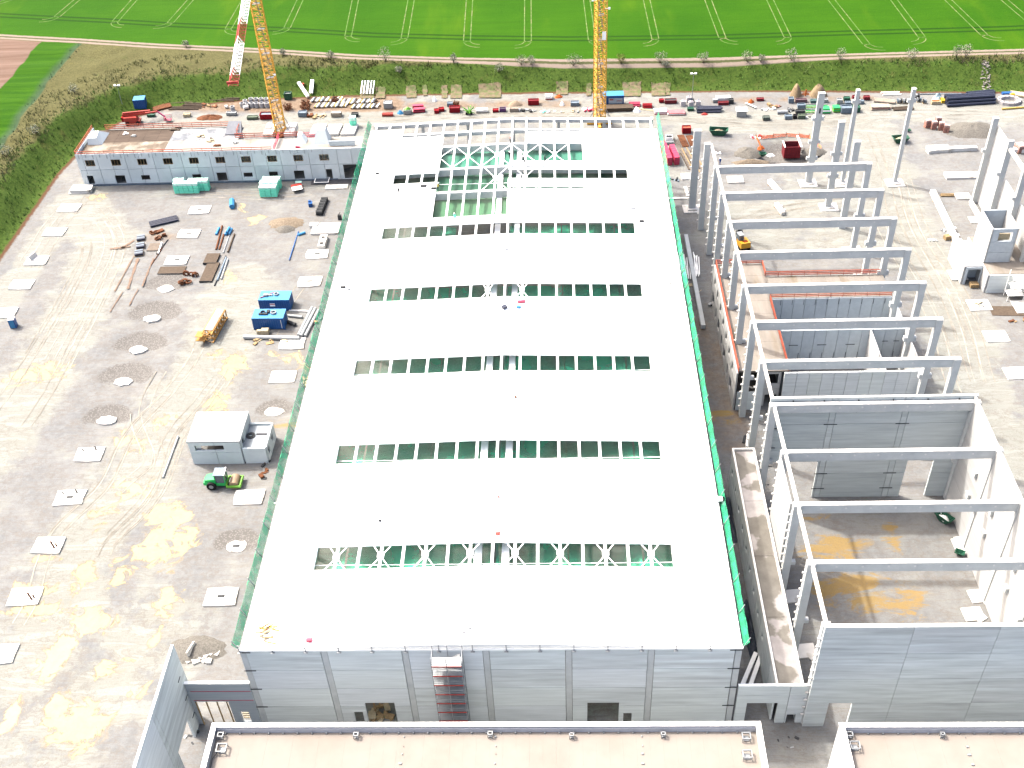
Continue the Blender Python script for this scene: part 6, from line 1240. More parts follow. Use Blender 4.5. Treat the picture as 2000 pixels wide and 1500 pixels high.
t = crate(1072, 195, 1.8, 1.4, 1.1, M_WHITE, 'white machine box standing on the grass strip'); part(t, 'stripe', MB().box(-.9, .9, -.1, -.065, .1, .35), M_RED)
single('orange_net_heap', MB().mound(0, 0, 1.1, .8, .7, 12, 4, 0, .3), M_ORANGE, 'orange net heap right of the white machine box', 'net', GB(1092, 190)); single('sand_heap', MB().mound(0, 0, 2.0, 1.3, 1.2, 18, 6, 0, .08), mat('sand', (.42, .33, .24), var=.2, scale=3), 'pointed brown sand heap left of the red container', 'heap', G(1007, 205), smooth=True)
clutter(1030, 216, 14, 2.2, .9, [M_GREY, M_DGREY, M_WHITE], 'scrap_heap', 'grey and white scrap pieces above the ridge end', 'scrap', ry=.7); clutter(1070, 218, 12, 2.0, .8, [M_WHITE, M_GREY, M_MINT], 'scrap_heap', 'white buckets and scrap right of the grey scrap', 'scrap', ry=.6); clutter(1115, 218, 9, 2.6, .7, [M_GREY, M_WOODP], 'scrap_heap', 'thin scattered scrap left of the upright mast', 'scrap', ry=.5)
crate(1123, 208, 2.2, 1.4, 1.0, M_BGREY, 'grey machine tub left of the upright mast'); single('white_ball', MB().mound(0, 0, .6, .6, 1.1, 12, 5, 0, .05), M_WHITE, 'round white bag left of the grey tub', 'bag', G(1098, 205)); single('white_ball', MB().mound(0, 0, .6, .6, 1.2, 12, 5, 0, .05), M_WHITE, 'round white bag on the grass above the tubs', 'bag', G(849, 197))
t = clutter(1150, 215, 9, 1.4, 1.2, [M_WHITE, M_PINK, M_WHITE], 'foil_heap', 'red and white foil heap at the foot of the upright mast', 'foil', ry=.8)
cb = container(1197, 209, 5.4, 2.6, 3.0, .0, M_BLUE, M_LBLUE, 'large blue site cabin with white sign right of the upright mast'); part(cb, 'sign', MB().box(-1.1, 2.4, -.12, -.06, 1.0, 2.4), mat('sign_pale', (.55, .66, .74), var=.2, scale=2)); part(cb, 'sign_text', MB().box(-.9, .1, -.135, -.125, 1.9, 2.25).box(.9, 2.2, -.135, -.125, 1.6, 1.8), M_RED)
part(cb, 'door', MB().box(-2.5, -1.6, -.1, -.055, .2, 2.2), M_LBLUE)
stack(1203, 219, 9.0, 2.4, 6, .16, M_BROWN, 'long dark brown sheet stack in front of the blue cabin', jit=.015)
bundle(1239, 206, 4, 2.8, .22, 0, M_PINK, 'deep pink roll bundle right of the cabin, left one', jit=.03, layers=2); bundle(1264, 209, 4, 2.4, .22, 0, DR, 'deep red roll bundle right of the cabin, right one', jit=.03, layers=2)
single('big_bag', MB().mound(0, 0, 1.0, .8, 1.3, 12, 5, 0, .15), M_WHITE, 'crumpled white bag right end of the brown sheet stack', 'bag', G(1243, 218)); bundle(1262, 215, 3, 4.5, .1, -.35, M_WOODP, 'pale laths slanting right of the crumpled bag', nm='laths', cat='timber')
stack(1291, 224, 3.2, 1.8, 4, .2, M_PINK, 'pink and white pallet stack, left one of two on the road edge', m2=M_WHITE); stack(1321, 226, 4.4, 2.0, 3, .2, mat('pink_white', (.65, .22, .24), var=.2), 'pale pink pallet stack, right one of two on the road edge', m2=M_WHITE)
crate(1310, 203, 3.0, 1.4, .9, MR, 'maroon tub with grey cover below the left of the big bags', fill=M_DGREY); crate(1292, 201, 1.2, 1.0, .8, DR, 'tiny red tub left of the maroon one')
for k, (px, py, lb) in enumerate([(1334, 206, 'left'), (1345, 198, 'rear'), (1349, 207, 'front middle'), (1363, 206, 'right')]):
    t = thing('big_bag', 'white-pink big bag at the light mast, %s one' % lb, 'bag', G(px, py), random.uniform(-.2, .2), 'big bags at the light mast')
    part(t, 'body', MB().hexa([(-.62, -.55, 0), (.62, -.55, 0), (.62, .55, 0), (-.62, .55, 0)], [(-.58, -.5, 1.25), (.58, -.5, 1.25), (.58, .5, 1.25), (-.58, .5, 1.25)]).mound(0, 0, .6, .5, .35, 8, 3, 1.2, .1), mat('bag_fabric', (.66, .62, .64), var=.12, scale=2)); part(t, 'loop', MB().ring((0, 0, 1.6), 'x', .2, .05, .05, 8), M_BLUE)
bundle(1385, 217, 4, 6.0, .3, -.03, M_NAVY, 'dark blue pipe bundle left of the white shaft', layers=2); single('red_bag', MB().mound(0, 0, 1.0, .5, .5, 10, 3, 0, .2), M_RED, 'red bag on the ground in front of the dark blue pipes', 'bag', G(1376, 224))
crate(1349, 217, 1.6, 1.0, .7, M_DGREEN, 'dull green tub left of the dark blue pipes')
t = thing('concrete_shaft', 'pale concrete shaft with white top frame on the rear road edge', 'concrete block', G(1448, 229), -.05)
part(t, 'body', MB().box(-1.2, 1.2, 0, .3, 0, 1.6).box(-1.2, 1.2, 1.5, 1.8, 0, 1.6).box(-1.2, -.8, .303, 1.497, 0, 1.6).box(.8, 1.2, .303, 1.497, 0, 1.6), M_GREY); part(t, 'top_frame', MB().box(-1.35, 1.35, -.15, .5, 1.603, 1.75).box(-1.35, 1.35, 1.3, 1.95, 1.603, 1.75).box(-1.35, -.6, .503, 1.297, 1.603, 1.75).box(.6, 1.35, .503, 1.297, 1.603, 1.75), M_WHITE)
stack(1412, 198, 3.6, 1.4, 4, .22, M_GREY, 'grey-white form stack left of the orange bag', m2=M_WHITE); crate(1413, 206, 2.6, 1.0, .8, MR, 'rust-red tub under the grey-white forms'); crate(1428, 203, 1.2, 1.1, 1.1, M_DGREY, 'black cage right of the rust-red tub')
single('orange_bag', MB().mound(0, 0, .9, .6, .9, 10, 3, 0, .2), M_ORANGE, 'bright orange bag under the bank', 'bag', G(1466, 200)); crate(1485, 198, 1.8, .9, .7, MR, 'small maroon tub right of the orange bag')
crate(1497, 236, 1.7, 1.2, .9, mat('olive_grey', (.14, .17, .15), var=.2), 'olive grey tub standing free on the rear road'); stack(1397, 201, 1.4, 1.0, 3, .25, M_GREY, 'small grey pallet below the bank right of the bags'); single('board', MB().bar((0, 0, .3), (2.2, -2.6, .3), .5, .12), M_CTOP, 'pale board slanting left of the orange bag', 'board', G(1456, 203))
clutter(1512, 207, 12, 1.6, 1.0, [M_RUST, M_BRICK, M_WOOD], 'scrap_heap', 'orange-brown scrap under the bank left of the spoil heaps', 'scrap', ry=.8); clutter(1502, 214, 10, 2.2, .8, [M_WHITE, M_GREY], 'scrap_heap', 'white scrap in front of the orange-brown scrap', 'scrap', ry=.6)
pipe(1518, 219, 1538, 218, .45, M_PIPE, 'fat pale grey pipe left of the green racks'); clutter(1547, 215, 8, 1.0, .9, [M_DGREY, M_GREY], 'scrap_heap', 'dark machine parts right of the fat pipe', 'machine', ry=.9)
spec = [(1545, 202, 1.3, 1.2, 1.3, M_BGREY, 'blue-grey box below the left spoil heap'), (1565, 201, 2.8, 1.0, .9, mat('maroon_grey', (.22, .14, .16), var=.2), 'maroon-grey tub right below the spoil heaps'), (1591, 202, 2.0, 1.1, .8, mat('teal_grey', (.13, .22, .22), var=.2), 'teal tub right below the right spoil heap'),
        (1612, 201, 1.3, 1., .9, M_GREY, 'small grey box with red bits left of the tallest lone column'), (1640, 204, 1.4, 1.3, 1.2, M_GREY, 'grey box just right of the tallest lone column top'), (1654, 198, 1.5, 1.1, .9, M_DGREEN, 'dark green box between the lone columns'), (1672, 196, 1.8, 1.1, 1.0, MR, 'maroon crate left of the slim lone column'), (1693, 196, 1.5, 1.1, .9, MR, 'maroon crate touching the slim lone column'),
        (1682, 204, 1.3, 1.1, .9, M_BGREY, 'pale blue-grey crate between the maroon ones'), (1657, 206, 1.6, 1., .8, M_BGREY, 'blue-grey tub behind the dark container'), (1653, 222, 2.6, 1.9, 1.5, M_BGREY, 'larger grey container right of the green racks'), (1673, 220, 1.7, 1.8, 1.3, M_DGREEN, 'dark olive container right of the larger grey one'),
        (1565, 214, 1.9, 1.2, 1.2, M_BGREY, 'grey crate stack, upper one left of the green racks'), (1563, 224, 2.2, 1.1, 1.0, M_DGREY, 'dark grey crate, middle one left of the green racks'), (1540, 234, 1.8, 1.1, 1.0, M_BGREY, 'grey crate at the road edge, left one'), (1553, 233, .9, 1.0, 1.0, M_BLACK, 'black box at the road edge, middle one'), (1566, 233, 1.7, 1.1, 1.0, mat('dull_green', (.16, .20, .15)), 'dull green crate at the road edge, right one')]
for px, py, w, d, h, m, lb in spec: crate(px, py, w, d, h, m, lb)
for k, (px, py, L, lb) in enumerate([(1593, 213, 5.5, 'rear'), (1595, 222, 5.5, 'front')]):
    t = thing('green_rack', 'green and yellow-green scaffold frames lying in a long pack, %s one' % lb, 'scaffold frames', G(px, py))
    for q in range(3): part(t, 'frame_bar', MB().box(-L/2+.1*q, L/2+.2*q, q*.5, q*.5+.14, .3+.2*q, .5+.2*q), [M_LIME, M_GREEN, M_GREY][q])
    for q in range(6): part(t, 'cross_bar', MB().box(-L/2+q*L/6, -L/2+q*L/6+.1, 0, 1.1, .2, .3), M_LIME)
stack(1612, 222, 2.4, 1.6, 3, .4, M_GREEN, 'green panel stack at the right end of the racks', m2=M_WHITE); stack(1634, 220, 1.6, 1.6, 4, .3, M_LIME, 'lime panel stack behind the tallest lone column', m2=M_GREEN)
clutter(1590, 229, 10, 3.0, .8, [M_GREY, M_WHITE, M_DGREY], 'scrap_heap', 'grey scrap strip in front of the green racks', 'scrap', ry=.4)
single('spoil_heap', MB().mound(0, 0, 1.6, 1.9, 3.4, 18, 7, 0, .1), mat('brown_soil', (.36, .27, .17), var=.25, scale=2, bump=.4), 'brown earth heap against the bank, left one of two', 'heap', G(1554, 186)-np.array([0, 0, .3]), smooth=True); single('spoil_heap', MB().mound(0, 0, 2.5, 2.0, 3.3, 20, 7, 0, .1), MATS['brown_soil'], 'brown earth heap against the bank, larger right one of two', 'heap', G(1597, 186)-np.array([0, 0, .3]), smooth=True)
single('orange_post', MB().box(-.15, .15, -.1, .1, 0, 1.8), M_ORANGE, 'orange post between the two earth heaps', 'post', G(1573, 188)); single('dark_hole', MB().mound(0, 0, 1.2, .9, .5, 12, 3, 0, .2), M_RUST, 'dark red-brown earth hollow between the two heaps', 'earth', G(1573, 184), smooth=True)
bundle(1740, 184, 3, 4.6, .2, 0, M_WHITE, 'white beams lying on the grass edge with red one behind', nm='beam_pile', cat='beams', jit=.02, alt=M_BRICK, sp=3)
bundle(1727, 199, 3, 5.0, .3, -.28, BG, 'pale brown tree-trunk like logs lying slanted', nm='log_pile', cat='logs'); stack(1720, 216, 4.6, 1.8, 3, .3, BG, 'pinkish board stack, left one at the road edge', m2=M_BRICK); bundle(1764, 213, 4, 5.0, .2, .08, M_BROWN, 'brown pipes beside the pinkish boards', jit=.06)
for k, (px, py, w, lb) in enumerate([(1757, 202, 1.3, 'leftmost'), (1770, 202, 1.6, 'second'), (1782, 196, 1.4, 'rear third'), (1790, 192, 1.8, 'rear fourth'), (1795, 200, 1.2, 'dark fifth'), (1806, 203, 1.0, 'rightmost')]):
    t = thing('fitting_pallet', 'blue-grey pallet of pipe fittings beside the big bags and long pipes, '+lb, 'pallet', G(px, py), 0, 'fitting pallets beside the long dark pipes')
    for q in range(6): part(t, 'fitting', MB().tube((-w/2+.2+(q % 3)*w/3, .1+.5*(q//3), .15), (-w/2+.2+(q % 3)*w/3, .1+.5*(q//3), .9+.1*(q % 2)), w*.15, 8), [M_BGREY, M_GREY, M_DGREY][(q+k) % 3])
    part(t, 'pallet', MB().box(-w/2, w/2, -.1, 1, 0, .14), M_WOOD)
single('foil_heap', MB().mound(0, 0, 1.5, 1.1, 1.7, 14, 5, 0, .3), mat('pale_blue_foil', (.50, .68, .76), var=.2, scale=2, rough=.4), 'pale blue foil wrapped heap left of the long dark pipes', 'foil', G(1830, 195)); crate(1828, 205, 2.2, 1.1, .9, M_WOODP, 'wooden box with orange top in front of the pale blue foil', fill=M_ORANGE); single('yellow_end', MB().box(-.4, .4, 0, 1.6, 0, .8), mat('yellow_cover', (.75, .50, .05)), 'yellow pipe caps at the left end of the long dark pipes', 'pipe caps', G(1842, 202))
bundle(1892, 200, 5, 12.0, .38, .075, M_NAVY, 'very long dark blue pipe pile at the bank foot on the right', jit=.015, layers=3)
pipe(1780, 184, 1878, 183, .12, M_BGREY, 'thin blue-grey rods on the grass edge behind the fittings'); bundle(1915, 183, 3, 7, .3, .12, M_NAVY, 'dark blue pipes rising behind the long pipe pile', jit=.03)
single('blue_sheet', MB().rbox(0, 0, 0, 2.6, 1, .5, 0), M_BLUE, 'bright blue cover right of the long dark pipes', 'cover', G(1970-3, 184)); single('yellow_box', MB().rbox(0, 0, 0, .9, .9, .6, 0), mat('yellow_cover', (.75, .50, .05)), 'yellow box right of the bright blue cover', 'box', G(1977, 187))
t = thing('sandbag_ring', 'octagonal ring of white sacks around a shaft at the right edge', 'sack ring', G(1970, 199))
for k in range(12): a = k*math.pi/6; part(t, 'sack', MB().rbox(2.4*math.cos(a), 1.9*math.sin(a), 0, 1.35, .8, .75, a+math.pi/2), mat('sack_white', (.66, .63, .64), var=.12, scale=2))
single('timber_beam', MB().bar(G(1957, 213, .2), G(2010, 209, .2), .35, .4), mat('ochre_beam', (.60, .43, .12), var=.15), 'ochre timber beam in front of the white sack ring', 'beam'); stack(1990, 190, 4.5, 2.2, 2, .2, M_WOODP, 'pale planks behind the sack ring at the right edge', -.4)
# --- middle distance right of the hall
crate(1341, 262, 2.1, 1.6, 1.6, DR, 'red crate with orange-red top behind the pink packs', fill=M_RAIL)
def lpacks(px, py, L, lb): return packs(px, py, 1, 6, 4, 1.25, L/6, .5, .12, lb, M_PINK, M_PINK, 'pink_pack_stack', 'insulation packs')
lpacks(1308, 324, 8.5, 'hot pink pack row, left one of two beside the hall'); lpacks(1322, 323, 6.5, 'hot pink pack row, right one of two beside the hall')
crate(1307, 277, 1.7, 1.5, 1.1, M_WHITE, 'white frame box above the pink packs', fill=M_DGREY); crate(1308, 283, 1.9, 1.0, .7, M_GREY, 'grey tub between the white frame box and the pink packs')
for k, (px, py, n, L, m, lb) in enumerate([(1334, 276, 3, 6, M_RUST, 'rust brown plank sheet row, left one behind the pink packs'), (1350, 276, 3, 5.5, M_RUST, 'rust brown plank sheet row, right one behind the pink packs')]):
    t = thing('plank_row', lb, 'planks', G(px, py), math.pi/2+.12)
    for q in range(n): part(t, 'plank', MB().box(-L/2, L/2, (q-n/2)*.55, (q-n/2)*.55+.5, .02, .2), m)
t = thing('plank_row', 'long weathered grey-brown planks spread beside the pink packs', 'planks', G(1349, 312), math.pi/2+.16)
for q in range(9): part(t, 'plank', MB().box(-6+random.uniform(-1.5, 1.5), 5+random.uniform(-2.5, 1), (q-4.5)*.42, (q-4.5)*.42+.24, .02, .2), [M_WOOD, mat('faded_brown', (.24, .20, .165)), M_BROWN][q % 3])
t = thing('plank_row', 'thin grey planks left of the rust brown sheets', 'planks', G(1326, 284), math.pi/2+.1)
for q in range(4): part(t, 'plank', MB().box(-5+random.uniform(-1, 1), 3+random.uniform(-1, 1), (q-2)*.4, (q-2)*.4+.2, .02, .15), mat('faded_brown', (.24, .20, .165)))
single('footing', MB().rbox(0, 0, 0, 3.8, 2.6, .35, .03), M_CTOP, 'flat pale square slab below the planks at the hall edge', 'footing', G(1347, 346)); single('footing_strip', MB().rbox(-.8, 0, 0, .7, 4.2, .3, .05).rbox(.9, 0, 0, .6, 4, .3, .05), M_PAD, 'two short white strips between slab and tall left column', 'footing', G(1348, 375))
single('footing_strip', MB().box(-3, 3, 0, .5, 0, .3), M_PAD, 'thin white kerb piece reaching from the hall to the left column footing', 'kerb', G(1323, 390)); clutter(1315, 352, 6, 1.6, 1, [M_DGREY, M_BGREY], 'scrap_heap', 'dark wet boards right under the green net', 'scrap', ry=1.0)
skip(1403, 263, 4.4, 2.0, 1.5, M_DGREEN, 'open dark green skip with pale sand left of the pit', -.15, mat('sand', (.42, .33, .24))); skip(1757, 278, 3.6, 2.0, 1.4, M_DGREEN, 'open dark green skip with boards left of the slim lone column', .12, M_WOODP)
skip(1489, 306, 1.5, 1.0, .9, M_DGREEN, 'tiny dark green skip left of the trench box'); skip(1774, 258, .9, .7, .6, M_DGREEN, 'very small dark green tub above the right skip'); skip(1842, 1018, 2.6, 1.4, 1.2, M_DGREEN, 'dark green skip with white scraps, lower one by the right wall', -.9, M_WHITE); skip(1834, 1006, 1.8, 1.2, 1.0, M_DGREEN, 'dark green skip, upper one by the right wall', -.8, M_WHITE); skip(1873, 1084, 1.3, .9, .7, M_DGREEN, 'small dark green skip on the pale footing by the right wall', -.5)
tb = thing('trench_box', 'dark red steel trench box standing in the dug pit', 'trench box', G(1546, 309, -1.2), 0)
for nm_, b_ in (('side_plate', (-1.9, 1.9, 0, .15, 0, 2.9)), ('side_plate', (-1.9, 1.9, 2.8, 2.95, 0, 2.9)), ('side_plate', (-1.9, -1.75, .153, 2.797, 0, 2.9)), ('side_plate', (1.75, 1.9, .153, 2.797, 0, 2.9))): part(tb, nm_, MB().box(*b_), MR)
mb = MB()
for k in range(9): mb.box(-1.85+k*.44, -1.77+k*.44, -.07, -.003, 0, 2.9)
part(tb, 'rib', mb, DR); part(tb, 'top_bar', MB().box(1.7, 2.1, -.2, 5.2, 2.903, 3.1), M_WHITE); part(tb, 'top_bar', MB().box(-2.0, -1.7, -.1, 3, 2.903, 3.05), M_WHITE); part(tb, 'water', MB().box(-1.74, 1.74, .16, 2.79, .3, .5), M_DARK)
def fence_net(pts, h, lb, m=M_ORANGE):
    t = thing('barrier_net', lb, 'barrier', G(*pts[0]))
    for k, (a, b) in enumerate(zip(pts[:-1], pts[1:])):
        a, b = G(*a), G(*b); part(t, 'net_panel', MB().hexa([a, b, b+np.array([0, .06, 0]), a+np.array([0, .06, 0])], [a+np.array([0, 0, h]), b+np.array([0, 0, h*.8]), b+np.array([0, .06, h*.8]), a+np.array([0, .06, h])]), m, world=True)
        part(t, 'post', MB().bar(a, a+np.array([0, 0, h+.2]), .08), M_RUST, world=True)
M_ONET = bpy.data.materials.new('orange_barrier_net'); M_ONET.use_nodes = True; build_net(M_ONET, (.85, .27, .13), .35, .8, 1.2)
fence_net([(1486, 272), (1510, 269), (1535, 267), (1560, 268), (1580, 270), (1590, 279), (1604, 292)], 1.0, 'orange barrier net running behind the pit and round its right end', M_ONET); fence_net([(1476, 268), (1482, 280), (1486, 290)], .8, 'short orange barrier net on the left side of the pit', M_ORANGE)
clutter(1476, 268, 7, 1.5, 1.2, [M_PINK, M_WHITE, M_RED], 'barrier_pile', 'red and white barrier boards at the upper left of the pit', 'barriers', ry=.9); single('orange_net_heap', MB().mound(0, 0, .9, .7, .7, 12, 4, 0, .3), M_ORANGE, 'orange net heap at the lower left of the pit', 'net', G(1486, 290)); single('foil_heap', MB().mound(0, 0, 1.0, .6, .6, 12, 4, 0, .3), M_WHITE, 'white foil heap between tiny green skip and pit', 'foil', G(1504, 304))
heap(1460, 300, 3.2, 3.0, 1.4, M_GRAV, 'grey spoil mound left of the pit'); heap(1465, 318, 4.5, 1.1, .9, mat('brown_gravel', (.27, .22, .165)), 'long low brown spoil ridge just behind the farthest frame'); heap(1590, 297, 3.0, 1.8, 1.0, M_GRAV, 'grey spoil slope right of the trench box'); heap(1900, 255, 7.5, 4.2, 1.6, M_GRAV, 'wide grey gravel mound right of the brick pallets')
for k, (px, py, rz0, lb) in enumerate([(1812, 251, .2, 'leftmost'), (1824, 254, .1, 'second'), (1832, 246, 0, 'rear one'), (1838, 256, -.1, 'fourth'), (1847, 261, -.3, 'rightmost, toppled')]): packs(px, py, 2, 1, 4, .65, 1.1, .5, rz0, 'pink brick pallet beside the slim lone column, '+lb, M_BRICK, mat('brick_foil', (.66, .46, .42), var=.2), 'brick_pallet', 'bricks', 'brick_pack')
packs(1995, 300, 2, 2, 3, .9, 1.1, .6, .2, 'pink brick pallets at the right edge behind the columns', M_BRICK, MATS['brick_foil'], 'brick_pallet', 'bricks', 'brick_pack'); pipe(1808, 242, 1846, 239, .25, M_BROWN, 'dark pipe lying behind the brick pallets')
# excavator
ex = thing('excavator', 'small yellow-orange excavator between the portal frames', 'excavator', G(1450, 482), .25)
for s in (-.85, .85): part(ex, 'track', MB().box(s-.25, s+.25, -1.5, 1.5, 0, .65), M_BLACK)
part(ex, 'body', MB().hexa([(-1.1, -1.7, .7), (1.1, -1.7, .7), (1.1, .9, .7), (-1.1, .9, .7)], [(-1., -1.5, 1.8), (1., -1.5, 1.8), (1., .9, 1.7), (-1., .9, 1.7)]), mat('digger_yellow', (.78, .40, .03), rough=.4, var=.1)); part(ex, 'engine_vent', MB().box(-.3, .6, -1.1, -.5, 1.803, 1.9), mat('vent_red', (.35, .06, .02)))
part(ex, 'cab', MB().box(-1., .0, -.2, 1.3, 1.72, 2.9), M_GLASS); part(ex, 'cab_roof', MB().box(-1.05, .05, -.25, 1.35, 2.903, 3.0), M_GREY); part(ex, 'boom', MB().bar((.3, .9, 1.6), (.5, 2.8, 3.0), .35, .45).bar((.5, 2.8, 3.0), (.6, 4.0, 1.5), .28, .35), M_DGREY); part(ex, 'bucket', MB().hexa([(.2, 3.7, .5), (1., 3.7, .5), (1., 4.3, .4), (.2, 4.3, .4)], [(.2, 3.6, 1.5), (1., 3.6, 1.5), (1., 4.2, 1.5), (.2, 4.2, 1.5)]), M_DGREY)
single('wood_box', MB().rbox(0, 0, 0, 1.2, 1.0, .9, .3), M_WOOD, 'brown wooden block right of the lying diagonal column', 'block', G(1849, 467)); crate(1903, 563, 1.5, 1.2, .8, M_WOOD, 'small wooden crate in front of the dark doorway by the tower'); bundle(1850, 382, 3, 2.8, .18, 0, M_WOOD, 'yellow-brown timber pieces right of the diagonal column', nm='timber_pile', cat='timber')
clutter(1843, 452, 6, 1.2, .8, [M_GREY, M_WHITE], 'scrap_heap', 'grey mesh scrap left of the diagonal column', 'scrap', ry=.8); clutter(1818, 468, 5, 1.2, .6, [M_WHITE, M_GREY], 'scrap_heap', 'white scraps on the tracks left of the diagonal column', 'scrap', ry=.8)
for i, (px, py, w, d, lb) in enumerate([(1912, 597, 4.2, 3.4, 'with pale rubble on it, below the low block'), (1945, 658, 4.2, 3.3, 'second below the low block'), (1985, 730, 4.0, 3.3, 'third below the low block, near the right edge'), (1870, 538, 3.2, 3.2, 'left of the annex with rubble'), (2000, 600, 4, 4, 'at the right picture edge beside the brown mat'), (1907, 430, 3.0, 2.4, 'between tall columns and tower'), (1880, 384, 3.2, 2.4, 'at the foot of the first tall right column')]):
    single('footing_pad', MB().rbox(0, 0, -.1, w, d, .32, .03), M_PAD, 'white square footing pad '+lb, 'footing', G(px, py), 0, 'footing pads of the right yard')
clutter(1912, 595, 5, .7, .8, [M_WOODP, M_GREY], 'rubble', 'pale rubble lying on the first right footing pad', 'rubble', z=.25, ry=.5); single('brown_mat', MB().rbox(0, 0, 0, 6.2, 3.0, .12, -.05), M_BROWN, 'dark brown mat at the right edge below the scaffold', 'mat', G(1967, 608)); clutter(1985, 626, 6, 1.8, 1, [M_WOOD, M_RUST], 'timber_scraps', 'brown timber scraps below the dark mat at the right edge', 'timber', ry=.5)
single('footing', MB().rbox(0, 0, -.1, 3.6, 2.8, .4, 0), M_PAD, 'white slab inside the farthest frame bay', 'footing', G(1436, 352)); clutter(1400, 300, 6, 1.0, .9, [M_WHITE, M_WOOD], 'scrap_heap', 'white buckets and timber beside the blue worker', 'scrap', ry=.8)
for px, py, lb in [(1885, 1060, 'pale footing by the small green skip at the right wall'), (1912, 1165, 'pale footing at the right wall near the front'), (1550, 1165, 'white footing between corridor building and frames'), (1573, 1272, 'white rough footing behind the link wall opening'), (1900, 1200, 'white footing near the front wall corner')]: single('footing', MB().rbox(0, 0, -.05, 2.8, 2.3, .25, .1).rbox(.8, -.6, -.05, 1.6, 1.3, .22, .6), M_PAD, lb, 'footing', G(px, py))
for px, py, lb in [(1395, 590, 'cardboard and scaffold scrap at the near end of the long lying beam'),]: clutter(px, py, 10, .9, 1.0, [M_WHITE, M_GREY, M_DGREY], 'scrap_heap', lb, 'scrap', ry=1.2)
single('board', MB().rbox(0, 0, 0, 1.4, .9, .1, .2), M_WOODP, 'pale board lying under the white profile bundle', 'board', G(1347, 557)); pipe(1355, 579, 1370, 566, .07, M_WOODP, 'pale lath below the white profiles', nm='lath', cat='lath')
single('dark_post', MB().tube((0, 0, 0), (.5, 1.5, .3), .25, 8), M_DGREY, 'dark roll at the far end of the corridor building', 'roll', G(1452, 866)); single('roll', MB().tube((0, 0, .2), (.6, 3, .2), .2, 8), M_WHITE, 'white roll beside the dark roll at the corridor end', 'roll', G(1458, 874))
clutter(372, 1442, 6, .9, .6, [M_DGREY, M_GREY, M_BGREY], 'scrap_heap', 'dark hoses inside the gate of the free wall', 'scrap', ry=1.2); clutter(1540, 1450, 5, 1.6, .5, [M_DGREY, M_GREY], 'scrap_heap', 'cables and scrap in the gap between the two front halls', 'scrap', ry=.8)
clutter(745, 1392, 14, 1.6, 1.2, [M_WOODP, M_WOOD], 'timber_scraps', 'pale timber laths inside the left gate of the hall front', 'timber', ry=1.2)
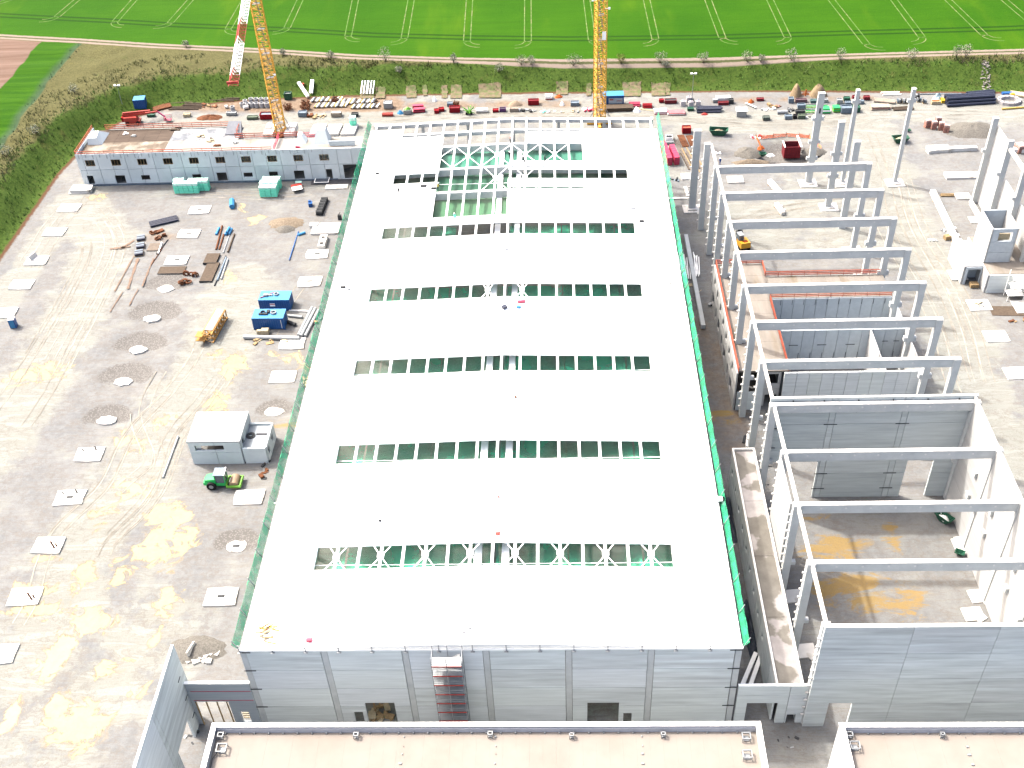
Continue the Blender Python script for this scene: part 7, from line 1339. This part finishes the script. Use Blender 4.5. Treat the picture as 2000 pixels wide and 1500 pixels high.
# --- people: one continuous skinned body each, vest and helmet as children
def person(p, rz, pose, cloth, helmet, lb, vest=None):
    t = thing('person', lb, 'person', p, rz); L = {'stand': (.12, 0, .12, 0), 'walk': (.1, .32, .1, -.30), 'lean': (.2, .15, .16, -.25)}[pose]; ln = .22 if pose == 'lean' else .05
    V = [(0, 0, .95), (0, ln*.5, 1.2), (0, ln, 1.42), (0, ln*1.1, 1.52), (0, ln*1.3, 1.66), (-.1, 0, .9), (-L[0], L[1]*.5, .5), (-L[0], L[1]*.8-.05, .08), (-L[0], L[1]*.8+.12, .04), (.1, 0, .9), (L[2], L[3]*.5+.04, .5), (L[2], L[3]*.9-.05, .08), (L[2], L[3]*.9+.12, .04),
         (-.2, ln, 1.4), (-.3, ln+.05, 1.12), (-.28, ln+.25, .92), (.2, ln, 1.4), (.3, ln+.02, 1.12), (.27, ln+.22, .95)]
    E = [(0, 1), (1, 2), (2, 3), (3, 4), (0, 5), (5, 6), (6, 7), (7, 8), (0, 9), (9, 10), (10, 11), (11, 12), (2, 13), (13, 14), (14, 15), (2, 16), (16, 17), (17, 18)]
    rad = [.17, .16, .18, .07, .11, .11, .08, .06, .05, .11, .08, .06, .05, .08, .055, .045, .08, .055, .045]
    me = bpy.data.meshes.new('body'); me.from_pydata(V, E, []); o = ob('body', me, t)
    sk = o.modifiers.new('skin', 'SKIN'); 
    for v, r_ in zip(me.skin_vertices[0].data, rad): v.radius = (r_, r_*.85)
    me.skin_vertices[0].data[0].use_root = True
    o.modifiers.new('sub', 'SUBSURF').levels = 1; o.modifiers['sub'].render_levels = 1; me.materials.append(cloth)
    part(t, 'helmet', MB().mound(0, ln*1.3, .14, .17, .16, 12, 4, 1.69, 0).box(-.1, .1, ln*1.3+.1, ln*1.3+.22, 1.68, 1.71), helmet, smooth=True)
    part(t, 'face', MB().box(-.07, .07, ln*1.3+.07, ln*1.3+.125, 1.58, 1.69).box(-.015, .015, ln*1.3+.126, ln*1.3+.15, 1.62, 1.66), M_SKIN)
    if vest: part(t, 'vest', MB().hexa([(-.2, -.17, 1.), (.2, -.17, 1.), (.2, .2, 1.), (-.2, .2, 1.)], [(-.22, -.17+ln, 1.42), (.22, -.17+ln, 1.42), (.22, .19+ln, 1.42), (-.22, .19+ln, 1.42)]), vest)
M_CLO = mat('dark_workwear', (.04, .045, .06), var=.2, scale=4); M_CLB = mat('blue_workwear', (.02, .07, .30), var=.2, scale=4)
def on_roof(px, py):
    z = 17.; 
    for _ in range(6): q = G(px, py, z); z = rz_(q[0])+.08
    return q
person(on_roof(780, 381), 1.0, 'walk', M_CLO, M_WHITE, 'worker in dark clothes walking on the left part of the white roof'); person(on_roof(856, 373), -.4, 'lean', M_CLO, M_WHITE, 'worker with yellowish vest leaning at the left edge of the open bays', mat('vest_olive', (.35, .33, .10)))
person(on_roof(998, 283), 2.0, 'stand', M_CLO, M_RED, 'worker in dark clothes and reddish helmet standing on the ridge at the far open end'); person(on_roof(996, 311), .3, 'stand', M_CLO, M_WHITE, 'worker standing on the ridge in the middle of the braced open bay'); person(on_roof(1025, 322), 1.2, 'lean', M_CLO, M_DGREY, 'worker bending at the sheet edge right of the ridge'); person(on_roof(1064, 319), -1.2, 'walk', M_CLO, M_DGREY, 'worker striding right along the sheet edge under the braced bay')
person(on_roof(889, 432), .5, 'walk', mat('teal_workwear', (.04, .35, .28), var=.2), M_WHITE, 'worker in teal clothes at the front edge of the lower open bay', M_MINT); person(G(1406, 322), .2, 'stand', M_CLB, M_WHITE, 'worker in blue standing on the ground near the tall left columns')
